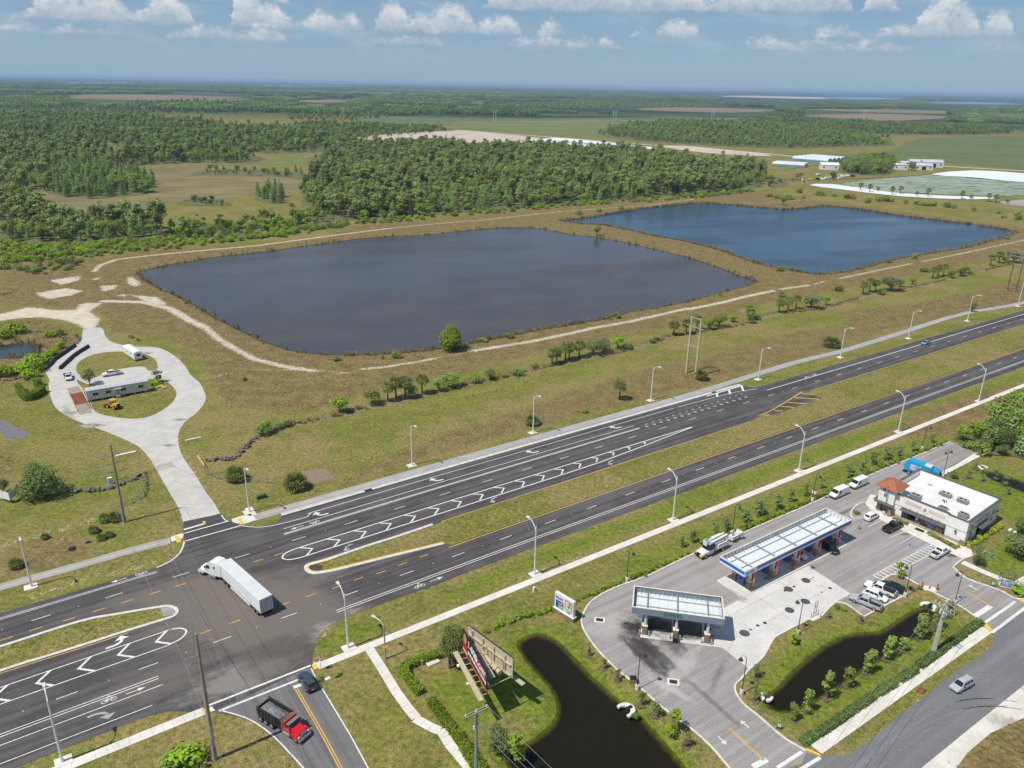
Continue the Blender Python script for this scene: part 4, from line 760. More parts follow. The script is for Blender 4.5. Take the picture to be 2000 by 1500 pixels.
# diesel canopy
dc, zd = canopy('diesel_canopy', 'grey-blue diesel canopy with open framed roof', (30.72, 117.7), R(-10.6), 16.1, 6.55, 6.0, 1.3, GREYF, 3, 19)
text('DIESEL', 1.0, mat('sign_green', (.01, .16, .07), .5), dc, (-.7, -3.295, zd+.65), (R(90), 0, 0), sx=1.1)
for x in (-5.5, 0, 5.5):
    stone_column(dc, x, -2.6, zd, .85, 2.0); MB().b2(x-.6, x+.6, -3.2, 2.6, .04, .17).build('pump_island', CONC, dc); MB().b2(x-.18, x+.18, 1.2, 1.6, 0, zd).build('column', STEEL, dc)
    for s in (-1, 1): MB().lathe([(.14, .05), (.14, 1.1), (.08, 1.16)], 8, (x+s*.85, -3.0, 0)).build('bollard', mat('grey_bollard', (.4, .4, .37), .6), dc)
for i, x in enumerate((-5.5, 0, 5.5)):
    q = dc.matrix_basis @ Vector((x, -.9, 0)); t = thing('diesel_pump', 'dark diesel pump, %s island from the left under the diesel canopy' % ORD[i], 'fuel pump', (q.x, q.y, .17), R(-10.6), 'pumps under the diesel canopy')
    MB().b2(-.35, .35, -.6, .6, 0, 2.0).build('cabinet', mat('pump_dark', (.05, .05, .06), .5), t); MB().b2(-.37, -.35, -.5, .5, 1.0, 1.8).build('display', mat('teal_panel', (.1, .3, .32), .4), t); MB().tube([(-.4, -.7, 1.6), (-.5, -.9, 1.0), (-.4, -.7, .4)], .05, 6).build('hose', BLACK, t)
q = dc.matrix_basis @ Vector((0, -3.6, 0)); t = thing('waste_bin', 'black waste bin at the middle diesel column', 'bin', (q.x, q.y, .05), R(-10)); MB().frustum([(-.4,-.3,0),(.4,-.3,0),(.4,.3,0),(-.4,.3,0)], [(-.45,-.36,1.0),(.45,-.36,1.0),(.45,.36,1.0),(-.45,.36,1.0)]).build('body', BLACK, t); MB().box((0, 0, 1.05), (.96, .78, .1)).build('lid', mat('dark_grey', (.07,.075,.08), .5), t)
q = pc.matrix_basis @ Vector((-1.2, -2.9, 0)); t = thing('traffic_cone', 'orange traffic cone under the petrol canopy', 'cone', (q.x, q.y, .05)); MB().box((0, 0, .03), (.55, .55, .06)).build('base', BLACK, t); MB().lathe([(.26, .06), (.06, 1.0)], 10).build('body', mat('cone_orange', (.85, .13, .03), .5), t)

# ------------------------------------------------------------------ store
FA = R(-52.5)          # front wall runs this way (from the tower to the corner)
o0 = Vector(G(1711,995)); o1 = Vector(G(1881,1067)); L_ = (o1-o0).length; FA = math.atan2(o1.y-o0.y, o1.x-o0.x)
STUC = mat('cream_stucco', (.82, .80, .75), .85, .08, .7); STUC2 = mat('tan_plinth', (.42, .38, .31), .85, .12, 1); TRIM = mat('grey_trim', (.11, .11, .115), .6, .1, 1); ROOFM = mat('white_roof_membrane', (.76, .76, .74), .8, .18, .35, col2=(.60, .585, .555)); TILE = mat('terracotta_tile', (.42, .15, .075), .75, .25, 1.5); GLASS = mat('dark_glass', (.012, .016, .018), .08, .3, 1, spec=.6)
RTX = R(35.2)-FA      # angle of the depth direction seen in the store's own frame (front along +x)
store = thing('convenience_store', 'single-storey cream convenience store with flat white roof and tiled corner tower', 'store', (o0.x, o0.y, .03), FA)
def S(x, d): return (x+d*math.cos(math.pi/2), d)       # square plan: x along the front, d back from it
D_, Hh = 16.6, 5.9; LX = L_
w = .3
def wall(x0, x1, y0, y1, z0, z1, m=STUC, n='wall'): return MB().b2(x0, x1, y0, y1, z0, z1).build(n, m, store)
wall(3.9, LX, 0, w, 0, Hh); wall(LX-w, LX, w, D_, 0, Hh); wall(3.9, LX-w, D_-w, D_, 0, Hh+.25); wall(1.2, 1.2+w, 3.9, D_, 0, Hh+.25); wall(1.2+w, 3.9, D_-w, D_, 0, Hh+.25); wall(1.2+w, 3.9, 3.9, 4.2, 0, Hh)
MB().b2(1.5, LX-w, 4.0, D_-w, 4.45, 4.6).build('roof', ROOFM, store); MB().b2(3.9, LX-w, w, 4.0, 4.45, 4.6).build('roof', ROOFM, store)
for (x0, x1, y0, y1, z) in ((3.7, LX+.12, -.12, w+.1, Hh), (LX-w-.1, LX+.12, w+.1, D_+.12, Hh), (1.05, LX+.12, D_-w-.1, D_+.12, Hh+.25), (1.05, 1.2+w+.1, 3.9, D_-w-.1, Hh+.25)): MB().b2(x0, x1, y0, y1, z, z+.14).build('coping', TRIM, store)
MB().b2(4.1, LX+.04, -.05, -.005, 0, .9).build('plinth', STUC2, store); MB().b2(LX+.005, LX+.06, -.05, D_, 0, 1.1).build('plinth', STUC2, store); MB().b2(3.95, LX+.05, -.06, -.003, 3.25, 3.38).build('band', STUC2, store); MB().b2(LX+.003, LX+.06, 0, D_, 3.25, 3.38).build('band', TRIM, store)
MB().b2(LX-.9, LX+.35, -.35, .5, 0, 1.3).build('stone_pier', STONE, store)
# raised sign parapet on the front
MB().b2(5.6, 15.6, -.16, w+.05, 3.42, 6.12).build('sign_parapet', STUC, store); MB().b2(5.5, 15.7, -.24, w+.15, 6.12, 6.26).build('coping', TRIM, store)
for i, (zz, m) in enumerate(((5.25, mat('stripe_orange', (.75,.25,.09), .5)), (4.9, mat('stripe_green', (.02,.12,.07), .5)), (4.55, MATS['canopy_red'] if 'canopy_red' in MATS else REDP))):
    for x0, x1 in ((6.2, 9.8), (11.5, 15.1)): MB().b2(x0, x1, -.19, -.165, zz-.035, zz+.035).build('sign_stripe', m, store)
MB().b2(9.9, 11.4, -.2, -.165, 4.1, 5.3).build('sign_plate', WHITE, store); text('7', 1.15, mat('logo_red', (.7, .05, .03), .5), store, (10.65, -.215, 4.72), (R(90), 0, 0), sx=1.1); text('ELEVEn', .26, mat('logo_green', (.01, .2, .09), .5), store, (10.65, -.22, 4.55), (R(90), 0, 0))
# shop front
sf = MB().b2(6.0, 15.4, -.03, .05, .15, 3.1).build('shop_front', GLASS, store)
for x in (6.0, 7.6, 9.0, 10.3, 11.6, 13.0, 14.4, 15.4): MB().b2(x-.05, x+.05, -.06, -.035, .15, 3.1).build('mullion', TRIM, sf)
MB().b2(6.0, 8.9, -.055, -.035, .15, .95).build('stall_riser', STUC2, sf)
PR = [(11.2, 11.8, 1.5, 2.2, (.55, .03, .06)), (11.85, 13.3, 1.05, 2.15, (.12, .14, .5)), (13.6, 15.1, .85, 1.75, (.72, .22, .05)), (9.05, 9.6, 1.6, 2.2, (.6, .62, .62)), (9.7, 10.2, .6, 1.1, (.7, .7, .68)), (9.1, 9.6, 1.0, 1.3, (.3, .5, .6))]
for i, (x0, x1, z0, z1, c) in enumerate(PR): MB().b2(x0, x1, -.05, -.036, z0, z1).build('window_poster', mat('poster_%d' % i, c, .5, .5, 3, col2=tuple(.5*q+.3 for q in c)), sf)
text('7', .9, MATS['logo_red'], sf, (12.6, -.06, 1.6), (R(90), 0, 0))
MB().box((10.6, -.75, 3.12), (9.9, 1.35, .08), rx=R(8)).build('awning', TRIM, store)
for i in range(12): MB().box((5.9+.85*i, -.75, 3.18), (.06, 1.35, .06), rx=R(8)).build('awning_rib', mat('dark_rib', (.045,.045,.05), .5), store)
for x in (7.6, 9.2, 10.8, 12.4, 14.0): MB().tube([(x, -.2, 3.75), (x, -.5, 3.85), (x, -.55, 3.65)], .05, 6).build('goose_lamp', LAMPG, store)
MB().box((10.9, -1.2, .14), (1.9, 1.1, .03)).build('door_mat', BLACK, store)
for xx, yy in ((LX-2.1, -.12), ): MB().lathe([(.05, 3.2), (.28, 2.8), (.28, 2.76)], 10, (xx, yy-.2, 0)).build('wall_lamp', LAMPG, store)
MB().lathe([(.05, 3.2), (.28, 2.8), (.28, 2.76)], 10, (LX+.32, 1.6, 0)).build('wall_lamp', LAMPG, store); MB().lathe([(.05, 3.9), (.28, 3.5), (.28, 3.46)], 10, (LX+.32, 15.4, 0)).build('wall_lamp', LAMPG, store)
# right flank
MB().b2(LX+.01, LX+.06, 5.6, 10.4, .6, 2.7).build('side_window', GLASS, store); MB().box((LX+.6, 8.0, 2.95), (1.2, 5.4, .08), ry=R(10)).build('awning', TRIM, store)
for y0, y1 in ((4.6, 7.0), (8.8, 11.2)): MB().b2(LX+.005, LX+.04, y0, y1, 4.55, 4.68).build('sign_stripe', MATS['stripe_orange'], store); MB().b2(LX+.005, LX+.04, y0, y1, 4.32, 4.44).build('sign_stripe', REDP, store)
text('7', .8, MATS['logo_red'], store, (LX+.05, 7.9, 4.5), (R(90), 0, R(90)))
for i in range(4): MB().tube([(LX+.02, 6+1.3*i, 3.8), (LX+.35, 6+1.3*i, 3.9), (LX+.38, 6+1.3*i, 3.7)], .05, 6).build('goose_lamp', LAMPG, store)
for y0, y1, z0, z1 in ((1.9, 3.1, .9, 2.3), (12.6, 13.8, .9, 2.6), (1.9, 3.1, 3.7, 4.4), (13.0, 14.0, 3.6, 4.6)): MB().b2(LX+.005, LX+.05, y0, y1, z0, z1).build('louvre', STUC2, store)
# tower with hipped tile roof
for x, y in ((.5, .2), (3.5, -.6), (.5, 3.4), (3.5, 3.4)): MB().b2(x-.45, x+.45, y-.45, y+.45, 0, 3.0).build('tower_pier', STONE, store)
MB().b2(.15, 3.9, -.75, 3.75, 3.0, 6.9).build('tower_wall', STUC, store); MB().b2(.9, 3.6, .9, 3.7, 0, 3.0).build('porch_wall', STUC2, store)
MB().box((2.0, -1.15, 2.95), (4.6, 1.1, .1), rx=R(10)).build('tower_awning', TRIM, store); MB().box((-.3, 1.5, 2.95), (1.1, 4.8, .1), ry=R(-10)).build('tower_awning', TRIM, store)
for x in (.7, 1.5, 2.5, 3.3): MB().lathe([(.11, 0), (.11, .03)], 8, (x, -.77, 4.6), 'y').build('tower_medallion', TRIM, store)
hr = MB(); ex = .75; bx0, bx1, by0, by1 = .15-ex, 3.9+ex, -.75-ex, 3.75+ex; cxr, cyr = 2.02, 1.5
troof = hr.frustum([(bx0, by0, 6.85), (bx1, by0, 6.85), (bx1, by1, 6.85), (bx0, by1, 6.85)], [(cxr-.05, cyr-.4, 8.55), (cxr+.05, cyr-.4, 8.55), (cxr+.05, cyr+.4, 8.55), (cxr-.05, cyr+.4, 8.55)]).build('tower_roof', TILE, store)
tm = MB().box((0, 0, 0), (.30, .46, .07)).mesh('roof_tile', TILE)
BASE = [Vector(q) for q in ((bx0, by0, 6.85), (bx1, by0, 6.85), (bx1, by1, 6.85), (bx0, by1, 6.85))]; APEX = [Vector(q) for q in ((cxr, cyr-.4, 8.55), (cxr, cyr-.4, 8.55), (cxr, cyr+.4, 8.55), (cxr, cyr+.4, 8.55))]
for e in range(4):
    a, b, ta, tb = BASE[e], BASE[(e+1) % 4], APEX[e], APEX[(e+1) % 4]; nrow = 7
    nrm = (b-a).cross(ta-a).normalized(); xd = (b-a).normalized(); yd = nrm.cross(xd)
    for r in range(nrow):
        u = (r+.5)/nrow; p, q = a.lerp(ta, u), b.lerp(tb, u); n_ = max(1, int((q-p).length/.34))
        for k in range(n_):
            c = p.lerp(q, (k+.5)/n_)+nrm*.03; o = bpy.data.objects.new('roof_tile', tm); sc.collection.objects.link(o); o.parent = troof
            o.matrix_local = Matrix((xd, yd, nrm)).transposed().to_4x4(); o.location = c
# roof plant
PLANT = mat('plant_grey', (.33, .33, .34), .6, .15, 1); PLANT2 = mat('plant_tan', (.46, .43, .37), .7, .15, 1)
def rtu(x, y, l, d, h, m): 
    b = MB().b2(x-l/2, x+l/2, y-d/2, y+d/2, 4.62, 4.62+h).build('air_conditioner', m, store); MB().lathe([(.38, 4.62+h), (.38, 4.66+h)], 12, (x-l/5, y, 0)).build('fan_grille', IRON, b); MB().lathe([(.38, 4.62+h), (.38, 4.66+h)], 12, (x+l/5, y, 0)).build('fan_grille', IRON, b); MB().b2(x-l/2-.01, x+l/2+.01, y-d/2-.012, y-d/2-.002, 4.75, 4.55+h).build('louvre', mat('louvre_dark', (.2,.2,.21), .6), b)
rtu(6.6, 3.6, 2.3, 1.5, 1.15, PLANT); rtu(17.2, 3.9, 2.0, 1.3, 1.05, PLANT); rtu(10.3, 10.6, 2.5, 1.2, 1.0, PLANT2); rtu(14.2, 10.6, 2.3, 1.2, 1.0, PLANT2); rtu(12.8, 4.0, 2.0, 1.2, .55, STEEL)
for dx, dy in ((0, 0), (.4, .3), (-.4, .25), (.2, -.35)): MB().tube([(11.4+dx, 7.6+dy, 4.6), (11.4+dx, 7.6+dy, 5.1)], .1, 8).build('vent_pipe', IRON, store)
MB().b2(8.6, 9.8, 9.8, 10.8, 4.6, 4.72).build('roof_hatch', ROOFM, store)
for i, (x, y, s) in enumerate(((5.5, 13.5, 1.1), (9, 12.5, .7))): MB().box((x, y, 4.615), (s, s*.8, .02), .3).build('roof_patch', mat('roof_stain', (.45, .41, .33), .9, .3, 2), store)
# rear: yard walls
for (x0, x1, y0, y1, z1) in ((11.5, 17.5, 20.3, 20.6, 2.6), (11.5, 11.8, D_+.1, 20.3, 2.6), (17.2, 17.5, D_+.1, 20.3, 2.6)):
    MB().b2(x0, x1, y0, y1, 0, z1).build('bin_yard_wall', STUC, store); MB().b2(x0-.06, x1+.06, y0-.06, y1+.06, z1, z1+.12).build('coping', TRIM, store)

# tyre marks and repaired patches
TM_L = mat('tyre_mark_pale', (.215, .21, .208), .9, .3, 1.5, coord='P')
def tyre(pts, w, m, par, z=.047):
    for o_ in (-.85, .85): MB().strip(offset(smooth(GP(*pts), 5), o_), w, z).build('tyre_mark', m, par)
for q in ([(1700,1500),(1760,1450),(1830,1400),(1890,1375),(1960,1372)], [(1780,1420),(1850,1385),(1920,1372),(1990,1378)], [(1860,1330),(1910,1320),(1970,1330),(2010,1345)]): tyre(q, .16, TM_L, street_o, .0445)
# ------------------------------------------------------------------ vehicles
TYRE = mat('tyre_rubber', (.018, .018, .018), .85, .2, 4); RIMM = mat('wheel_alloy', (.45, .45, .46), .35, .2, 4, metal=.5); CHROME = mat('bright_metal', (.6, .6, .6), .25, .15, 4, metal=.8); GLZ = mat('vehicle_glass', (.015, .02, .024), .06, .2, 1, spec=.7); REDL = mat('tail_lamp', (.5, .01, .01), .3); HEADL = mat('head_lamp', (.8, .8, .78), .2); TRIMB = mat('black_trim', (.02, .02, .02), .6)
def paint(name, c, r=.28): return mat(name, c, r, .05, .8, coat=.5)
P_WHITE = paint('white_car_paint', (.78, .78, .76)); P_SILVER = paint('silver_car_paint', (.42, .44, .47)); P_BLACK = paint('black_car_paint', (.012, .012, .014)); P_SLATE = paint('slate_blue_paint', (.045, .065, .095)); P_LBLUE = paint('light_blue_paint', (.16, .33, .45)); P_RED = paint('red_truck_paint', (.60, .012, .03)); P_CYAN = paint('bright_blue_paint', (.01, .33, .62), .4); P_YEL = paint('loader_yellow', (.72, .36, .02), .45)
def wheel(parent, x, y, r=.34, w=.24, rimm=None):
    s = 1 if y > 0 else -1
    t = MB().lathe([(r*.62, -w/2), (r*.94, -w/2), (r, -w/2+.04), (r, w/2-.04), (r*.94, w/2), (r*.62, w/2)], 16, (x, y, r), 'y').build('wheel', TYRE, parent)
    MB().lathe([(r*.62, 0), (r*.58, .02*s), (r*.3, .05*s)], 12, (x, y+s*(w/2-.01), r), 'y').build('rim', rimm or RIMM, t)
def shell(st, name, m, parent):
    """body lofted from stations (x, half width, z bottom, z waist, z top, top half width)"""
    mb = MB(); n = 8; vs = []
    for (x, hw_, zb, zm, zt, tw) in st: vs += [(x, -hw_*.92, zb), (x, -hw_, (zb+zm)/2), (x, -hw_*.98, zm), (x, -tw, zt), (x, tw, zt), (x, hw_*.98, zm), (x, hw_, (zb+zm)/2), (x, hw_*.92, zb)]
    fs = []
    for i in range(len(st)-1):
        for k in range(n): fs.append((i*n+k, i*n+(k+1) % n, (i+1)*n+(k+1) % n, (i+1)*n+k))
    fs += [tuple(range(n-1, -1, -1)), tuple((len(st)-1)*n+k for k in range(n))]
    mb.add(vs, fs); o = mb.build(name, m, parent, fix=True); return o
def house(parent, m, x0, x1, x2, x3, zb, zt, hb, ht, wins=2, solid_rear=False):
    """cabin: base from x0 (rear) to x3 (front), roof from x1 to x2"""
    B = [(x0, -hb, zb), (x3, -hb, zb), (x3, hb, zb), (x0, hb, zb)]; Tt = [(x1, -ht, zt), (x2, -ht, zt), (x2, ht, zt), (x1, ht, zt)]
    c = MB().frustum(B, Tt).build('cabin', m, parent)
    B = [Vector(q) for q in B]; Tt = [Vector(q) for q in Tt]
    def pane(name, a, b, c_, d, u0, u1, v0, v1, out):
        P = lambda u, v: (a.lerp(b, u)).lerp(d.lerp(c_, u), v)+out
        MB().quad(P(u0, v0), P(u1, v0), P(u1, v1), P(u0, v1)).build(name, GLZ, parent)
    pane('windscreen', B[1], B[2], Tt[2], Tt[1], .06, .94, .1, .92, Vector((.015, 0, .012)))
    pane('rear_window', B[3], B[0], Tt[0], Tt[3], .1, .9, .25, .9, Vector((-.015, 0, .012)))
    for s, (a, b, c_, d) in ((-1, (B[0], B[1], Tt[1], Tt[0])), (1, (B[2], B[3], Tt[3], Tt[2]))):
        for k in range(wins):
            u0 = .06+.88*k/wins+.015; u1 = .06+.88*(k+1)/wins-.015; pane('side_window', a, b, c_, d, u0, u1, .18, .88, Vector((0, .014*s, .004)))
    return c
def lights(t, xf, xr, y, zf, zr):
    for s in (-1, 1):
        MB().box((xf, s*y, zf), (.1, .34, .16)).build('headlight', HEADL, t); MB().box((xr, s*y, zr), (.08, .22, .28)).build('tail_light', REDL, t); MB().box((xf-1.55, s*(y+.32), zf+.32), (.14, .2, .13)).build('mirror', TRIMB, t)
    MB().box((xf-.02, 0, zf-.05), (.08, y*1.0, .22)).build('grille', TRIMB, t); MB().box((xr+.0, 0, zr-.32), (.05, .5, .14)).build('number_plate', WHITE, t)
def car(kind, m, label, cat, p, head, group=None, cover=None, name=None):
    """p: place on the ground, head: world angle of the nose"""
    t = thing(name or {'sedan': 'car', 'hatch': 'car', 'suv': 'suv', 'pickup': 'pickup_truck', 'wagon': 'car'}[kind], label, cat, (p[0], p[1], .045), head, group)
    if kind in ('sedan', 'hatch'):
        shell([(-2.3,.78,.42,.72,.86,.62),(-2.15,.86,.28,.72,1.0,.72),(-1.2,.9,.24,.74,1.0,.78),(.6,.9,.24,.74,.98,.78),(1.4,.89,.24,.7,.92,.74),(2.05,.82,.28,.62,.78,.62),(2.28,.66,.4,.58,.66,.5)], 'body', m, t)
        if kind == 'sedan': house(t, m, -1.75, -.95, .35, 1.25, .95, 1.44, .78, .58)
        else: house(t, m, -2.2, -1.75, .4, 1.35, .95, 1.58, .8, .62, 3)
        for x in (-1.35, 1.38):
            for y in (-.8, .8): wheel(t, x, y)
        lights(t, 2.14, -2.27, .56, .62, .78)
    elif kind in ('suv', 'wagon'):
        a = 1.0 if kind == 'suv' else .92
        shell([(-2.45*a,.86,.45,.9,1.1,.8),(-2.35*a,.95*a,.35,.9,1.12,.86*a),(.7,.95*a,.33,.9,1.12,.86*a),(1.6*a,.94*a,.33,.86,1.06,.82*a),(2.25*a,.86*a,.38,.76,.92,.7),(2.42*a,.72,.45,.7,.78,.6)], 'body', m, t)
        house(t, m, -2.42*a, -2.15*a, .45, 1.3, 1.1, 1.82 if kind == 'suv' else 1.66, .86*a, .68*a, 3)
        for s in (-1, 1): MB().tube([(-1.9*a, .6*s*a, 1.86 if kind == 'suv' else 1.7), (.3, .6*s*a, 1.86 if kind == 'suv' else 1.7)], .025, 5).build('roof_rail', TRIMB, t)
        for x in (-1.45*a, 1.45*a):
            for y in (-.85*a, .85*a): wheel(t, x, y, .38 if kind == 'suv' else .34)
        lights(t, 2.3*a, -2.46*a, .62*a, .78, 1.05)
    elif kind == 'pickup':
        shell([(.0,.98,.42,.95,1.12,.9),(1.3,.98,.42,.95,1.14,.9),(1.5,.98,.42,.95,1.14,.88),(2.5,.96,.45,.9,1.05,.84),(2.85,.86,.5,.8,.95,.74)], 'body', m, t); shell([(-2.85,.96,.5,.62,.72,.94),(.0,.97,.42,.62,.72,.94)], 'bed_floor', m, t)
        MB().b2(-2.78, -.72, -.8, .8, .72, .76).build('bed_liner', TRIMB, t)
        for s in (-1, 1): MB().b2(-2.85, -.6, min(s*.8, s*.98), max(s*.8, s*.98), .6, 1.15).build('bed_side', m, t)
        MB().b2(-2.9, -2.78, -.8, .8, .62, 1.15).build('tailgate', m, t); MB().b2(-.72, .02, -.97, .97, .5, 1.13).build('cab_rear', m, t)
        house(t, m, -.7, -.55, .75, 1.55, 1.12, 1.85, .9, .7, 2)
        if cover == 'tonneau': MB().b2(-2.8, -.72, -.86, .86, 1.15, 1.2).build('bed_cover', BLACK, t)
        MB().box((-3.0, 0, .58), (.22, 1.85, .2)).build('rear_bumper', CHROME if m is not P_BLACK else TRIMB, t); MB().box((2.9, 0, .58), (.22, 1.8, .25)).build('front_bumper', CHROME if m is not P_BLACK else TRIMB, t)
        for x in (-1.85, 1.85):
            for y in (-.88, .88): wheel(t, x, y, .41, .27)
        lights(t, 2.82, -2.91, .7, .85, .95)
    return t
def heading(a, b): p, q = G(*a), G(*b); return math.atan2(q[1]-p[1], q[0]-p[0])
def mid(a, b): p, q = G(*a), G(*b); return ((p[0]+q[0])/2, (p[1]+q[1])/2)
RP = TH+math.pi/2
def at_heading(px, ang): return G(*px), ang
car('suv', P_SLATE, 'dark slate-blue SUV waiting at the junction beside the stop sign', 'suv', mid((588,1322),(613,1352)), heading((616,1352),(592,1316)))
car('wagon', P_SILVER, 'silver wagon driving on the street at the lower right', 'car', mid((1862,1352),(1890,1336)), heading((1889,1334),(1860,1350)))
car('sedan', P_LBLUE, 'light blue sedan driving on the far carriageway', 'car', mid((1797,675),(1818,670)), TH+math.pi)
car('hatch', P_WHITE, 'white hatchback parked nearest the tower of the store', 'car', mid((1690,1018),(1712,1008)), heading((1690,1018),(1712,1006)))
car('pickup', P_BLACK, 'black pickup truck parked in front of the store', 'pickup', mid((1726,1041),(1760,1026)), heading((1728,1041),(1760,1025)))
car('pickup', P_WHITE, 'white pickup truck parked beside the striped crossing', 'pickup', mid((1819,1092),(1850,1075)), heading((1819,1093),(1850,1075)))
PH = heading((1722,1185),(1668,1162)); NB = 'cars parked in the row above the pond'
car('pickup', P_SILVER, 'silver pickup truck, nearest of the parked row above the pond', 'pickup', mid((1667,1172),(1713,1191)), PH+R(3)); car('hatch', P_WHITE, 'white hatchback between the silver and white pickups', 'car', mid((1690,1158),(1728,1178)), PH+math.pi+R(3)); car('pickup', P_WHITE, 'white pickup truck with black bed cover in the parked row', 'pickup', mid((1694,1145),(1742,1166)), PH+R(2), cover='tonneau'); car('sedan', P_BLACK, 'black sedan at the far end of the parked row', 'car', mid((1722,1141),(1762,1160)), PH+R(2))
car('suv', P_BLACK, 'black SUV filling up under the right end of the petrol canopy', 'suv', mid((1600,1066),(1635,1082)), heading((1604,1064),(1632,1081))); car('sedan', P_WHITE, 'white sedan half hidden under the petrol canopy', 'car', mid((1546,1082),(1566,1090)), heading((1540,1078),(1566,1090)))
car('pickup', P_WHITE, 'white pickup truck parked behind the site office', 'pickup', mid((202,735),(236,731)), heading((236,729),(200,735)))
def van(label, a, b):
    t = thing('van', label, 'van', (*mid(a, b), .045), heading(b, a), 'white vans parked behind the petrol canopy')
    shell([(-2.85,.95,.45,1.2,2.1,.82),(-2.8,.98,.42,1.2,2.15,.85),(.9,.98,.4,1.2,2.18,.85),(1.25,.98,.4,1.2,2.1,.82),(1.95,.97,.4,1.15,1.3,.85),(2.65,.93,.42,.95,1.08,.8),(2.85,.8,.5,.85,.95,.7)], 'body', P_WHITE, t)
    MB().quad((1.32, -.78, 2.04), (1.93, -.82, 1.36), (1.93, .82, 1.36), (1.32, .78, 2.04)).build('windscreen', GLZ, t).location = (.02, 0, .02)
    for s in (-1, 1): MB().quad((.35, .93*s, 1.35), (1.5, .96*s, 1.3), (1.1, .875*s, 1.98), (.35, .86*s, 2.0)).build('side_window', GLZ, t).location = (0, .03*s, 0)
    for x in (-1.8, 1.85):
        for y in (-.86, .86): wheel(t, x, y, .36)
    lights(t, 2.75, -2.84, .68, .8, 1.2); MB().box((2.86, 0, .55), (.12, 1.7, .22)).build('bumper', TRIMB, t)
van('white van, nearer of the two behind the petrol canopy', (1622,975),(1652,962)); van('white van, farther of the two behind the petrol canopy', (1660,956),(1690,943))
